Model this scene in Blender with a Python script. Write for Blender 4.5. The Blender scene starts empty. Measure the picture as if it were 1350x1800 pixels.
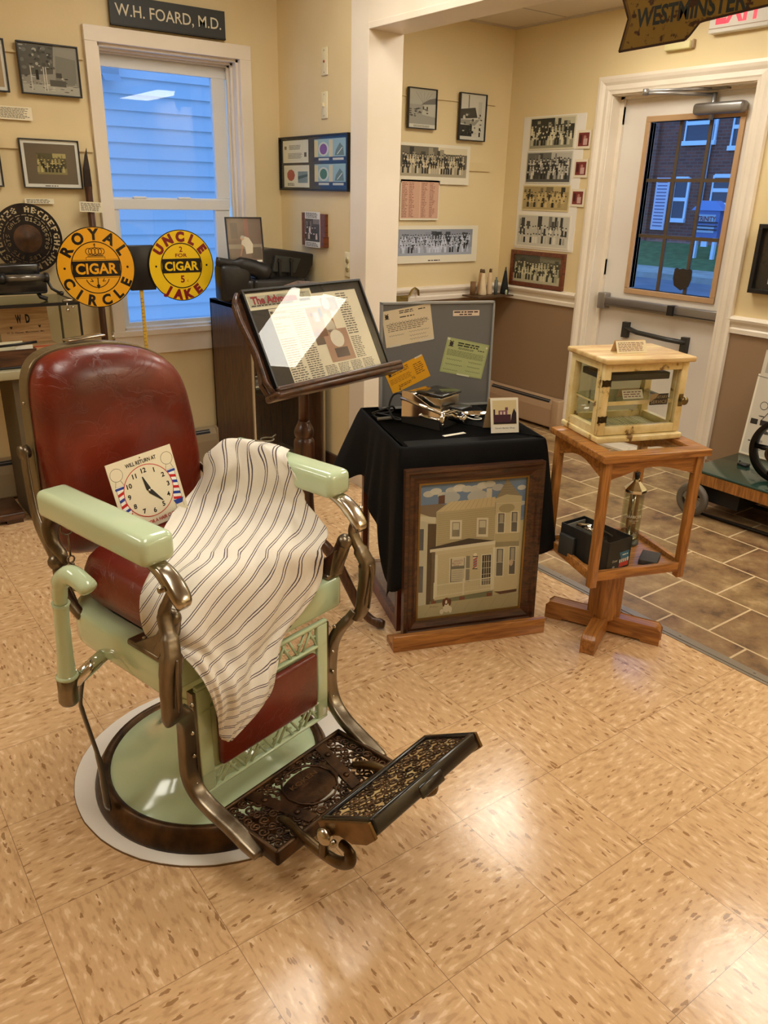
import bpy, bmesh, math, random
from mathutils import Matrix, Vector
random.seed(7)
scene = bpy.context.scene
COL = scene.collection
PI = math.pi
# ------------------------------------------------------------------ camera
cam_d = bpy.data.cameras.new('camera'); cam = bpy.data.objects.new('camera', cam_d); COL.objects.link(cam)
R_ = Vector((0.80793313, -0.58883107, 0.02284794)); U_ = Vector((0.20348557, 0.31517009, 0.92696356)); W_ = Vector((0.55302593, 0.74427535, -0.37445498))
cam.matrix_world = Matrix(((R_.x, U_.x, -W_.x, -0.1623), (R_.y, U_.y, -W_.y, -1.3972), (R_.z, U_.z, -W_.z, 1.4287), (0, 0, 0, 1)))
cam_d.sensor_fit = 'VERTICAL'; cam_d.sensor_height = 24.0; cam_d.lens = 24.0 * 1384.2 / 1800.0
cam_d.clip_start = 0.05; cam_d.clip_end = 200
scene.camera = cam
# ------------------------------------------------------------------ exposure, world
scene.view_settings.view_transform = 'Standard'; scene.view_settings.look = 'None'
scene.view_settings.exposure = 0.0; scene.view_settings.gamma = 1.0; scene.view_settings.use_curve_mapping = False
LIGHT = 9.6           # strength of the ceiling diffusers
LIGHT_ENTRY = 16.0    # the entry's own panels
LIGHT_COL = (1.0, 0.96, 0.85)
world = bpy.data.worlds.new('world'); scene.world = world; world.use_nodes = True
wn = world.node_tree; bg = wn.nodes['Background']
bg.inputs[0].default_value = (0.22, 0.47, 1.0, 1); bg.inputs[1].default_value = 2.3
# lamps: (name, x, y, z, sx, sy)
LAMPS = [(2.98, 1.35, 2.385, .6, .6), (3.22, -0.26, 2.385, .6, .6), (3.38, -2.6, 2.385, .6, 1.2),
         (1.35, 1.15, 2.545, .6, 1.2), (0.55, -0.75, 2.545, .6, 1.2), (-1.3, 0.9, 2.545, .6, 1.2)]
# ------------------------------------------------------------------ helpers
def lin(c):
    c = c / 255.0
    return c / 12.92 if c <= .04045 else ((c + .055) / 1.055) ** 2.4
def S(r, g, b): return (lin(r), lin(g), lin(b), 1.0)
MATS = {}
def nodes(m): return m.node_tree.nodes, m.node_tree.links
def mat(name, col=(200, 200, 200), rough=.5, metal=0, spec=.5, coat=0, noise=None, bump=None, trans=0, alpha=1, emit=None):
    """noise=(scale, col2, detail, stretch) mottles the colour; bump=(scale, strength)"""
    if name in MATS: return MATS[name]
    m = bpy.data.materials.new(name); m.use_nodes = True; n, l = nodes(m); b = n['Principled BSDF']
    b.inputs['Base Color'].default_value = S(*col); b.inputs['Roughness'].default_value = rough; b.inputs['Metallic'].default_value = metal
    b.inputs['Specular IOR Level'].default_value = spec; b.inputs['Coat Weight'].default_value = coat; b.inputs['Coat Roughness'].default_value = .08
    b.inputs['Transmission Weight'].default_value = trans; b.inputs['Alpha'].default_value = alpha
    if emit: b.inputs['Emission Color'].default_value = S(*emit[0]); b.inputs['Emission Strength'].default_value = emit[1]
    tc = n.new('ShaderNodeTexCoord')
    if noise:
        mp = n.new('ShaderNodeMapping'); mp.inputs['Scale'].default_value = noise[3] if len(noise) > 3 else (1, 1, 1); l.new(tc.outputs['Object'], mp.inputs[0])
        t = n.new('ShaderNodeTexNoise'); t.inputs['Scale'].default_value = noise[0]; t.inputs['Detail'].default_value = noise[2] if len(noise) > 2 else 4; l.new(mp.outputs[0], t.inputs[0])
        rp = n.new('ShaderNodeValToRGB'); rp.color_ramp.elements[0].position = .35; rp.color_ramp.elements[1].position = .65
        rp.color_ramp.elements[0].color = S(*noise[1]); rp.color_ramp.elements[1].color = S(*col); l.new(t.outputs[0], rp.inputs[0]); l.new(rp.outputs[0], b.inputs['Base Color'])
    if bump:
        t2 = n.new('ShaderNodeTexNoise'); t2.inputs['Scale'].default_value = bump[0]; t2.inputs['Detail'].default_value = 5; l.new(tc.outputs['Object'], t2.inputs[0])
        bp = n.new('ShaderNodeBump'); bp.inputs['Strength'].default_value = bump[1]; bp.inputs['Distance'].default_value = .004; l.new(t2.outputs[0], bp.inputs['Height']); l.new(bp.outputs[0], b.inputs['Normal'])
    MATS[name] = m
    return m
def wood(name, c1, c2, rough=.4, scale=9, axis=2, coat=0):
    """grain running along axis"""
    if name in MATS: return MATS[name]
    m = mat(name, c1, rough, coat=coat); n, l = nodes(m); b = n['Principled BSDF']
    tc = n.new('ShaderNodeTexCoord'); mp = n.new('ShaderNodeMapping'); s = [scale * 2.4] * 3; s[axis] = scale * .22; mp.inputs['Scale'].default_value = s
    l.new(tc.outputs['Object'], mp.inputs[0]); t = n.new('ShaderNodeTexNoise'); t.inputs['Scale'].default_value = 3.0; t.inputs['Detail'].default_value = 7; t.inputs['Distortion'].default_value = 1.2
    l.new(mp.outputs[0], t.inputs[0]); rp = n.new('ShaderNodeValToRGB'); e = rp.color_ramp.elements
    e[0].position = .34; e[0].color = S(*c2); e[1].position = .62; e[1].color = S(*c1); l.new(t.outputs[0], rp.inputs[0]); l.new(rp.outputs[0], b.inputs['Base Color'])
    bp = n.new('ShaderNodeBump'); bp.inputs['Strength'].default_value = .15; bp.inputs['Distance'].default_value = .002; l.new(t.outputs[0], bp.inputs['Height']); l.new(bp.outputs[0], b.inputs['Normal'])
    return m
def glass_pane(name, tint=(253, 254, 253), ior=1.5, rough=0.0, gain=1.0):
    if name in MATS: return MATS[name]
    m = bpy.data.materials.new(name); m.use_nodes = True; n, l = nodes(m); n.clear()
    o = n.new('ShaderNodeOutputMaterial'); mx = n.new('ShaderNodeMixShader'); tr = n.new('ShaderNodeBsdfTransparent'); gl = n.new('ShaderNodeBsdfGlossy'); fr = n.new('ShaderNodeFresnel')
    tr.inputs[0].default_value = S(*tint); gl.inputs['Roughness'].default_value = rough; fr.inputs[0].default_value = ior
    ml0 = n.new('ShaderNodeMath'); ml0.operation = 'MULTIPLY'; ml0.inputs[1].default_value = gain; l.new(fr.outputs[0], ml0.inputs[0])
    ge = n.new('ShaderNodeNewGeometry'); iv = n.new('ShaderNodeMath'); iv.operation = 'SUBTRACT'; iv.inputs[0].default_value = 1.0; l.new(ge.outputs['Backfacing'], iv.inputs[1])   # the far face of a thin pane reflects nothing more
    ml = n.new('ShaderNodeMath'); ml.operation = 'MULTIPLY'; l.new(ml0.outputs[0], ml.inputs[0]); l.new(iv.outputs[0], ml.inputs[1])
    l.new(ml.outputs[0], mx.inputs[0]); l.new(tr.outputs[0], mx.inputs[1]); l.new(gl.outputs[0], mx.inputs[2]); l.new(mx.outputs[0], o.inputs[0]); MATS[name] = m
    return m
def print_mat(name, rough=.55, coat=0):
    if name in MATS: return MATS[name]
    m = mat(name, (255, 255, 255), rough, coat=coat, spec=.35); n, l = nodes(m); a = n.new('ShaderNodeAttribute'); a.attribute_name = 'Col'
    l.new(a.outputs['Color'], n['Principled BSDF'].inputs['Base Color']); return m

def TR(loc=(0, 0, 0), rx=0, ry=0, rz=0): return Matrix.Translation(loc) @ Matrix.Rotation(rz, 4, 'Z') @ Matrix.Rotation(ry, 4, 'Y') @ Matrix.Rotation(rx, 4, 'X')
def frame_m(o, ux, uy):
    ux = Vector(ux).normalized(); uy = Vector(uy).normalized(); nz = ux.cross(uy)
    return Matrix(((ux.x, uy.x, nz.x, o[0]), (ux.y, uy.y, nz.y, o[1]), (ux.z, uy.z, nz.z, o[2]), (0, 0, 0, 1)))
def spline(pts, n=6):
    """Catmull-Rom through tuples of any length"""
    P = [pts[0]] + list(pts) + [pts[-1]]; out = []
    for i in range(1, len(P) - 2):
        for k in range(n):
            t = k / n; a, b, c, d = P[i - 1], P[i], P[i + 1], P[i + 2]
            out.append(tuple(.5 * (2 * b[j] + (c[j] - a[j]) * t + (2 * a[j] - 5 * b[j] + 4 * c[j] - d[j]) * t * t + (3 * b[j] - a[j] - 3 * c[j] + d[j]) * t ** 3) for j in range(len(b))))
    out.append(tuple(pts[-1])); return out
TXT = {}
def text_mesh(s, bold=0.0):
    k = (s, bold)
    if k in TXT: return TXT[k]
    cu = bpy.data.curves.new('t', 'FONT'); cu.body = s; cu.size = 1; cu.offset = bold; cu.fill_mode = 'FRONT'; cu.resolution_u = 3
    ob = bpy.data.objects.new('t', cu); COL.objects.link(ob); dg = bpy.context.evaluated_depsgraph_get(); me = bpy.data.meshes.new_from_object(ob.evaluated_get(dg))
    V = [(v.co.x, v.co.y) for v in me.vertices]; F = [tuple(p.vertices) for p in me.polygons]
    bpy.data.objects.remove(ob); bpy.data.curves.remove(cu); bpy.data.meshes.remove(me)
    TXT[k] = (V, F); return TXT[k]
class MB:
    def __init__(s, M=None): s.v = []; s.f = []; s.m = []; s.c = []; s.sm = []; s.M = M; s.uv = None
    def add(s, V, F, mi=0, col=(255, 255, 255), sm=False, M=None):
        if M is not None: V = [tuple(M @ Vector(v)) for v in V]
        if s.M is not None: V = [tuple(s.M @ Vector(v)) for v in V]
        o = len(s.v); s.v += [tuple(v) for v in V]
        for f in F: s.f.append(tuple(i + o for i in f)); s.m.append(mi); s.c.append(col); s.sm.append(sm)
        return s
    def box(s, x0, x1, y0, y1, z0, z1, mi=0, col=(255, 255, 255), M=None):
        V = [(x, y, z) for x in (x0, x1) for y in (y0, y1) for z in (z0, z1)]
        return s.add(V, [(0, 1, 3, 2), (4, 6, 7, 5), (0, 4, 5, 1), (2, 3, 7, 6), (0, 2, 6, 4), (1, 5, 7, 3)], mi, col, False, M)
    def rbox(s, x0, x1, y0, y1, z0, z1, r=.01, seg=3, mi=0, col=(255, 255, 255), M=None, sm=True):
        bm = bmesh.new(); bmesh.ops.create_cube(bm, size=1)
        for v in bm.verts: v.co = Vector(((x0 + x1) / 2 + v.co.x * (x1 - x0), (y0 + y1) / 2 + v.co.y * (y1 - y0), (z0 + z1) / 2 + v.co.z * (z1 - z0)))
        bmesh.ops.bevel(bm, geom=list(bm.edges), offset=r, segments=seg, profile=.5, affect='EDGES')
        bm.verts.index_update(); V = [tuple(v.co) for v in bm.verts]; F = [tuple(v.index for v in f.verts) for f in bm.faces]; bm.free()
        return s.add(V, F, mi, col, sm, M)
    def tube(s, pts, r, n=8, mi=0, col=(255, 255, 255), M=None, flat=None, up=None, caps=True, sm=True, sq=1.0):
        """pts of 3-tuples; r number or list; flat=(ry factor) with reference direction up"""
        P = [Vector(p) for p in pts]; N = len(P); R = r if isinstance(r, (list, tuple)) else [r] * N
        V = []; F = []; ref = Vector(up) if up else None; prev = None
        for i, p in enumerate(P):
            t = (P[min(i + 1, N - 1)] - P[max(i - 1, 0)]); t = t.normalized() if t.length > 1e-9 else Vector((0, 0, 1))
            if ref is not None: a = ref - t * ref.dot(t)
            elif prev is None: q = Vector((0, 0, 1)) if abs(t.z) < .9 else Vector((1, 0, 0)); a = q - t * q.dot(t)
            else: a = prev - t * prev.dot(t)
            a = a.normalized() if a.length > 1e-9 else Vector((1, 0, 0)); prev = a; b = t.cross(a); fl = flat or 1
            for k in range(n):
                w = 2 * PI * (k + .5) / n; cw, sw = math.cos(w), math.sin(w); cw = math.copysign(abs(cw) ** sq, cw); sw = math.copysign(abs(sw) ** sq, sw); V.append(tuple(p + a * (cw * R[i]) + b * (sw * R[i] * fl)))
        for i in range(N - 1):
            for k in range(n): F.append((i * n + k, i * n + (k + 1) % n, (i + 1) * n + (k + 1) % n, (i + 1) * n + k))
        if caps: F.append(tuple(range(n - 1, -1, -1))); F.append(tuple((N - 1) * n + k for k in range(n)))
        return s.add(V, F, mi, col, sm, M)
    def cyl(s, p0, p1, r0, r1=None, n=20, mi=0, col=(255, 255, 255), M=None, sm=True):
        return s.tube([p0, p1], [r0, r0 if r1 is None else r1], n, mi, col, M, sm=sm)
    def lathe(s, prof, n=32, mi=0, col=(255, 255, 255), M=None, sm=True, close=True):
        V = []; F = []
        for r, z in prof:
            for k in range(n): V.append((r * math.cos(2 * PI * k / n), r * math.sin(2 * PI * k / n), z))
        for i in range(len(prof) - 1):
            for k in range(n): F.append((i * n + k, i * n + (k + 1) % n, (i + 1) * n + (k + 1) % n, (i + 1) * n + k))
        if close: F.append(tuple(range(n - 1, -1, -1))); F.append(tuple((len(prof) - 1) * n + k for k in range(n)))
        return s.add(V, F, mi, col, sm, M)
    def sph(s, c, r, n=14, mi=0, col=(255, 255, 255), M=None, sc=(1, 1, 1)):
        m = n // 2; V = []; F = []
        for i in range(m + 1):
            a = PI * i / m
            for k in range(n): V.append((c[0] + r * sc[0] * math.sin(a) * math.cos(2 * PI * k / n), c[1] + r * sc[1] * math.sin(a) * math.sin(2 * PI * k / n), c[2] + r * sc[2] * math.cos(a)))
        for i in range(m):
            for k in range(n): F.append((i * n + k, i * n + (k + 1) % n, (i + 1) * n + (k + 1) % n, (i + 1) * n + k))
        return s.add(V, F, mi, col, True, M)
    def prism(s, poly, z0, z1, mi=0, col=(255, 255, 255), M=None, sm=False):
        n = len(poly); V = [(x, y, z0) for x, y in poly] + [(x, y, z1) for x, y in poly]
        F = [tuple(range(n - 1, -1, -1)), tuple(range(n, 2 * n))] + [(i, (i + 1) % n, n + (i + 1) % n, n + i) for i in range(n)]
        return s.add(V, F, mi, col, sm, M)
    # flat printed shapes in local x,y with layer height z
    def poly(s, pts, z, col, mi=0, M=None): return s.add([(x, y, z) for x, y in pts], [tuple(range(len(pts)))], mi, col, False, M)
    def rect(s, x0, x1, y0, y1, z, col, mi=0, M=None): return s.poly([(x0, y0), (x1, y0), (x1, y1), (x0, y1)], z, col, mi, M)
    def disc(s, cx, cy, rx, ry, z, col, n=16, mi=0, M=None): return s.poly([(cx + rx * math.cos(2 * PI * k / n), cy + ry * math.sin(2 * PI * k / n)) for k in range(n)], z, col, mi, M)
    def ring(s, cx, cy, r0, r1, z, col, n=40, mi=0, a0=0, a1=360, M=None):
        A = [math.radians(a0 + (a1 - a0) * k / n) for k in range(n + 1)]
        V = [(cx + r * math.cos(a), cy + r * math.sin(a), z) for a in A for r in (r0, r1)]
        return s.add(V, [(2 * k, 2 * k + 1, 2 * k + 3, 2 * k + 2) for k in range(n)], mi, col, False, M)
    def line(s, p, w, z, col, mi=0, M=None):
        for (x0, y0), (x1, y1) in zip(p[:-1], p[1:]):
            d = math.hypot(x1 - x0, y1 - y0) or 1; nx, ny = -(y1 - y0) / d * w / 2, (x1 - x0) / d * w / 2
            s.add([(x0 + nx, y0 + ny, z), (x0 - nx, y0 - ny, z), (x1 - nx, y1 - ny, z), (x1 + nx, y1 + ny, z)], [(0, 1, 2, 3)], mi, col, False, M)
        return s
    def text(s, st, x, y, h, z, col, w=None, bold=0.0, ang=0, align='c', mi=0, M=None):
        """h = cap height; w = total width; (x,y) baseline point"""
        V, F = text_mesh(st, bold)
        if not V: return s
        x0 = min(v[0] for v in V); x1 = max(v[0] for v in V); sy = h / .73; sx = w / (x1 - x0) if w else sy
        off = {'c': -(x0 + x1) / 2, 'l': -x0, 'r': -x1}[align]; ca, sa = math.cos(ang), math.sin(ang)
        return s.add([(x + ((a + off) * sx) * ca - b * sy * sa, y + ((a + off) * sx) * sa + b * sy * ca, z) for a, b in V], F, mi, col, False, M)
    def arc_text(s, st, cx, cy, r, h, z, col, a0, step, bold=0.0, mi=0, inward=False, wf=1.0):
        for i, ch in enumerate(st):
            a = math.radians(a0 + step * i)
            if ch == ' ': continue
            ang = a - PI / 2 if not inward else a + PI / 2
            s.text(ch, cx + r * math.cos(a), cy + r * math.sin(a), h, z, col, None, bold, ang, mi=mi)
        return s
    def scribble(s, x0, x1, y0, y1, rows, z, col=(60, 55, 50), fill=.55, ragged=.25, wgap=True, M=None, seed=1):
        """rows of small dark word marks standing for small print"""
        rd = random.Random(seed); H = (y1 - y0) / rows
        for i in range(rows):
            y = y1 - (i + .5) * H; x = x0; xe = x1 - (x1 - x0) * ragged * rd.random()
            while x < xe:
                w = H * rd.uniform(.9, 3.2); w = min(w, xe - x)
                if w > H * .3: s.rect(x, x + w, y - H * fill / 2, y + H * fill / 2, z, col, M=M)
                x += w + H * .45
        return s
    def build(s, name, mats, parent=None, label=None, cat=None, group=None, kind=None, loc=None, rotz=None, sub=0, bevel=0):
        me = bpy.data.meshes.new(name); me.from_pydata(s.v, [], s.f); mats = mats if isinstance(mats, (list, tuple)) else [mats]
        for m in mats: me.materials.append(m)
        me.polygons.foreach_set('material_index', s.m); me.polygons.foreach_set('use_smooth', s.sm)
        if any(c != (255, 255, 255) for c in s.c):
            at = me.color_attributes.new('Col', 'FLOAT_COLOR', 'CORNER'); d = []; cache = {}
            for p, c in zip(me.polygons, s.c):
                if c not in cache: cache[c] = list(S(*c))
                d += cache[c] * p.loop_total
            at.data.foreach_set('color', d)
        if s.uv is not None:
            u = me.uv_layers.new(name='UVMap'); d = []
            for p in me.polygons:
                for vi in p.vertices: d += list(s.uv[vi])
            u.data.foreach_set('uv', d)
        me.update(); o = bpy.data.objects.new(name, me); COL.objects.link(o)
        if parent is not None: o.parent = parent
        if loc is not None: o.location = loc
        if rotz is not None: o.rotation_euler = (0, 0, rotz)
        tag(o, label, cat, group, kind)
        if bevel:
            md = o.modifiers.new('bevel', 'BEVEL'); md.width = bevel; md.segments = 2; md.limit_method = 'ANGLE'; md.angle_limit = math.radians(40)
        if sub:
            md = o.modifiers.new('sub', 'SUBSURF'); md.levels = sub; md.render_levels = sub
        return o
def tag(o, label=None, cat=None, group=None, kind=None):
    if label: o['label'] = label
    if cat: o['category'] = cat
    if group: o['group'] = group
    if kind: o['kind'] = kind
    return o
def thing(name, label, cat, loc=(0, 0, 0), rotz=0, group=None, rot=None):
    o = bpy.data.objects.new(name, None); COL.objects.link(o); o.location = loc; o.rotation_euler = rot if rot else (0, 0, rotz); o.empty_display_size = .05
    return tag(o, label, cat, group)
def struct(name, mb, m, parent=None, **k): return mb.build(name, m, parent, kind=None if parent else 'structure', **k)
def dup(root, loc, label=None, group=None, rotz=None):
    r = root.copy(); COL.objects.link(r); r.location = loc
    if rotz is not None: r.rotation_euler = (0, 0, rotz)
    if label: r['label'] = label
    if group: r['group'] = group
    for ch in list(root.children):
        c = ch.copy(); COL.objects.link(c); c.parent = r
        for g in ch.children:
            d = g.copy(); COL.objects.link(d); d.parent = c
    return r
# ------------------------------------------------------------------ materials
M_PRINT = print_mat('printed_paper', .6); M_GLOSSP = print_mat('glossy_print', .25, coat=.3)
M_CREAM = mat('cream_wall_paint', (226, 205, 158), .6, noise=(2.5, (220, 198, 148), 3), bump=(60, .12))
M_WHITE = mat('white_trim_paint', (236, 224, 206), .35, noise=(3, (228, 215, 194), 3), bump=(15, .1))
M_DOORW = mat('door_paint', (228, 220, 208), .4, noise=(2, (220, 210, 198), 2))
M_TAN = mat('tan_metal', (168, 142, 112), .45)
M_DARK = mat('dark_slot', (18, 15, 12), .6)
M_BLACK = mat('black_frame', (22, 20, 20), .35)
M_SILVER = mat('grey_metal', (150, 145, 140), .35, .7)
M_CHROME = mat('chrome', (225, 222, 215), .08, 1)
M_GLASS = glass_pane('clear_glass', gain=.9)
M_WGLASS = glass_pane('window_glass', (235, 243, 250))
M_PGLASS = glass_pane('picture_glass', gain=.5)
M_OAK = wood('golden_oak', (180, 120, 56), (132, 82, 34), .38, 10, 2, .2)
M_OAKX = wood('golden_oak_side_grain', (184, 124, 60), (132, 80, 34), .38, 10, 0, .2)
M_WALNUT = wood('dark_walnut', (92, 56, 34), (52, 30, 18), .38, 10, 2, .2)
M_WALNUTX = wood('dark_walnut_side_grain', (88, 54, 33), (48, 28, 18), .35, 10, 0, .25)
M_MAHOG = wood('mahogany', (120, 58, 28), (74, 32, 15), .35, 10, 2, .3)
def wall_two_tone(name, split):
    m = bpy.data.materials.new(name); m.use_nodes = True; n, l = nodes(m); b = n['Principled BSDF']; b.inputs['Roughness'].default_value = .6
    g = n.new('ShaderNodeNewGeometry'); sx = n.new('ShaderNodeSeparateXYZ'); l.new(g.outputs['Position'], sx.inputs[0])
    c = n.new('ShaderNodeMath'); c.operation = 'GREATER_THAN'; c.inputs[1].default_value = split; l.new(sx.outputs[2], c.inputs[0])
    t = n.new('ShaderNodeTexNoise'); t.inputs['Scale'].default_value = 2.5; l.new(g.outputs['Position'], t.inputs[0])
    def two(a, b_):
        x = n.new('ShaderNodeMix'); x.data_type = 'RGBA'; l.new(t.outputs[0], x.inputs[0]); x.inputs[6].default_value = S(*a); x.inputs[7].default_value = S(*b_); return x
    lo = two((150, 122, 92), (142, 114, 84)); hi = two((230, 210, 164), (222, 200, 150))
    x = n.new('ShaderNodeMix'); x.data_type = 'RGBA'; l.new(c.outputs[0], x.inputs[0]); l.new(lo.outputs[2], x.inputs[6]); l.new(hi.outputs[2], x.inputs[7]); l.new(x.outputs[2], b.inputs['Base Color']); return m
M_TWO = wall_two_tone('cream_over_brown_wall', .81)
def vct_floor():
    m = bpy.data.materials.new('vinyl_floor_tiles'); m.use_nodes = True; n, l = nodes(m); b = n['Principled BSDF']
    g = n.new('ShaderNodeNewGeometry'); T = .3048
    def vm(op, a, *c):
        x = n.new('ShaderNodeVectorMath'); x.operation = op; l.new(a, x.inputs[0])
        for i, k in enumerate(c):
            if hasattr(k, 'node'): l.new(k, x.inputs[i + 1])
            else: x.inputs[i + 1].default_value = k
        return x.outputs[0]
    def mm(op, a, b_=None, c=None):
        x = n.new('ShaderNodeMath'); x.operation = op
        for i, k in enumerate((a, b_, c)):
            if k is None: continue
            if hasattr(k, 'node'): l.new(k, x.inputs[i])
            else: x.inputs[i].default_value = k
        return x.outputs[0]
    sc = vm('MULTIPLY', g.outputs['Position'], (1 / T, 1 / T, 0)); cell = vm('FLOOR', sc); fr = vm('FRACTION', sc)
    sp = n.new('ShaderNodeSeparateXYZ'); l.new(cell, sp.inputs[0]); par = mm('MODULO', mm('ABSOLUTE', mm('ADD', sp.outputs[0], sp.outputs[1])), 2.0)
    sf = n.new('ShaderNodeSeparateXYZ'); l.new(fr, sf.inputs[0])
    sw = n.new('ShaderNodeCombineXYZ'); spp = n.new('ShaderNodeSeparateXYZ'); l.new(sc, spp.inputs[0]); l.new(spp.outputs[1], sw.inputs[0]); l.new(spp.outputs[0], sw.inputs[1])
    mix = n.new('ShaderNodeMix'); mix.data_type = 'VECTOR'; l.new(par, mix.inputs[0]); l.new(sc, mix.inputs[4]); l.new(sw.outputs[0], mix.inputs[5])
    offs = vm('ADD', mix.outputs[1], vm('MULTIPLY', cell, (3.7, 5.3, 0)))
    st = vm('MULTIPLY', offs, (8, 23, 1))
    v1 = n.new('ShaderNodeTexNoise'); v1.inputs['Scale'].default_value = 1.0; v1.inputs['Detail'].default_value = 2.5; l.new(st, v1.inputs[0])
    r1 = n.new('ShaderNodeValToRGB'); r1.color_ramp.interpolation = 'LINEAR'; e = r1.color_ramp.elements
    e[0].position = .36; e[0].color = S(196, 157, 113); e[1].position = .66; e[1].color = S(231, 200, 158)
    x = e.new(.44); x.color = S(211, 172, 127); x = e.new(.58); x.color = S(216, 178, 133); l.new(v1.outputs[0], r1.inputs[0])
    st2 = vm('MULTIPLY', offs, (11, 34, 1)); v2 = n.new('ShaderNodeTexVoronoi'); v2.inputs['Scale'].default_value = 1.0; v2.inputs['Randomness'].default_value = 1.0
    wob = n.new('ShaderNodeTexNoise'); wob.inputs['Scale'].default_value = 1.3; l.new(st2, wob.inputs[0]); l.new(vm('ADD', st2, vm('MULTIPLY', wob.outputs[1], (1.2, 1.2, 0))), v2.inputs[0])
    sc3 = n.new('ShaderNodeSeparateColor'); l.new(v2.outputs['Color'], sc3.inputs[0])
    fleck = mm('MULTIPLY', mm('LESS_THAN', v2.outputs['Distance'], mm('MULTIPLY', sc3.outputs[1], .50)), mm('GREATER_THAN', sc3.outputs[0], .74))
    fm = n.new('ShaderNodeMix'); fm.data_type = 'RGBA'; l.new(mm('MULTIPLY', fleck, .8), fm.inputs[0]); l.new(r1.outputs[0], fm.inputs[6]); fm.inputs[7].default_value = S(146, 104, 62)
    # seams
    dx = mm('MINIMUM', sf.outputs[0], mm('SUBTRACT', 1.0, sf.outputs[0])); dy = mm('MINIMUM', sf.outputs[1], mm('SUBTRACT', 1.0, sf.outputs[1]))
    seam = mm('LESS_THAN', mm('MINIMUM', dx, dy), .0022)
    sm = n.new('ShaderNodeMix'); sm.data_type = 'RGBA'; l.new(mm('MULTIPLY', seam, .7), sm.inputs[0]); l.new(fm.outputs[2], sm.inputs[6]); sm.inputs[7].default_value = S(96, 66, 38)
    l.new(sm.outputs[2], b.inputs['Base Color'])
    wn_ = n.new('ShaderNodeTexNoise'); wn_.inputs['Scale'].default_value = 5; l.new(g.outputs['Position'], wn_.inputs[0])
    l.new(mm('MULTIPLY_ADD', wn_.outputs[0], .10, .12), b.inputs['Roughness']); b.inputs['Specular IOR Level'].default_value = .5
    w2 = n.new('ShaderNodeTexNoise'); w2.inputs['Scale'].default_value = 90; l.new(g.outputs['Position'], w2.inputs[0])
    bp = n.new('ShaderNodeBump'); bp.inputs['Strength'].default_value = .12; bp.inputs['Distance'].default_value = .0015; l.new(w2.outputs[0], bp.inputs['Height']); l.new(bp.outputs[0], b.inputs['Normal'])
    return m
def slate_floor():
    m = bpy.data.materials.new('brown_stone_tiles'); m.use_nodes = True; n, l = nodes(m); b = n['Principled BSDF']; g = n.new('ShaderNodeNewGeometry')
    sp = n.new('ShaderNodeSeparateXYZ'); l.new(g.outputs['Position'], sp.inputs[0]); cb = n.new('ShaderNodeCombineXYZ')
    a = n.new('ShaderNodeMath'); a.operation = 'ADD'; a.inputs[1].default_value = 20 * .295 - .331 + .1475; l.new(sp.outputs[1], a.inputs[0]); l.new(a.outputs[0], cb.inputs[0])
    c = n.new('ShaderNodeMath'); c.operation = 'ADD'; c.inputs[1].default_value = 10 * .281 - 2.258 + .281; l.new(sp.outputs[0], c.inputs[0]); l.new(c.outputs[0], cb.inputs[1])
    br = n.new('ShaderNodeTexBrick'); br.offset = .5; br.inputs['Scale'].default_value = 1; br.inputs['Brick Width'].default_value = .295; br.inputs['Row Height'].default_value = .281
    br.inputs['Mortar Size'].default_value = .0045; br.inputs['Mortar Smooth'].default_value = .2; br.inputs['Color1'].default_value = (0, 0, 0, 1); br.inputs['Color2'].default_value = (1, 1, 1, 1); l.new(cb.outputs[0], br.inputs[0])
    t = n.new('ShaderNodeTexNoise'); t.inputs['Scale'].default_value = 7; t.inputs['Detail'].default_value = 9; t.inputs['Roughness'].default_value = .65; l.new(g.outputs['Position'], t.inputs[0])
    rp = n.new('ShaderNodeValToRGB'); e = rp.color_ramp.elements; e[0].position = .36; e[0].color = S(84, 60, 40); e[1].position = .66; e[1].color = S(182, 152, 108)
    x = e.new(.45); x.color = S(130, 98, 64); x = e.new(.55); x.color = S(150, 120, 80); l.new(t.outputs[0], rp.inputs[0])
    mx = n.new('ShaderNodeMix'); mx.data_type = 'RGBA'; mx.inputs[0].default_value = .22; mx.blend_type = 'MIX'; l.new(rp.outputs[0], mx.inputs[6])
    sc = n.new('ShaderNodeMix'); sc.data_type = 'RGBA'; l.new(br.outputs[0], sc.inputs[0]); sc.inputs[6].default_value = S(120, 84, 66); sc.inputs[7].default_value = S(150, 128, 78); l.new(sc.outputs[2], mx.inputs[7])
    fx = n.new('ShaderNodeMix'); fx.data_type = 'RGBA'; l.new(br.outputs['Fac'], fx.inputs[0]); l.new(mx.outputs[2], fx.inputs[6]); fx.inputs[7].default_value = S(206, 182, 142); l.new(fx.outputs[2], b.inputs['Base Color'])
    b.inputs['Roughness'].default_value = .42
    bp = n.new('ShaderNodeBump'); bp.inputs['Strength'].default_value = .35; bp.inputs['Distance'].default_value = .004; l.new(t.outputs[0], bp.inputs['Height']); l.new(bp.outputs[0], b.inputs['Normal']); return m
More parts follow.
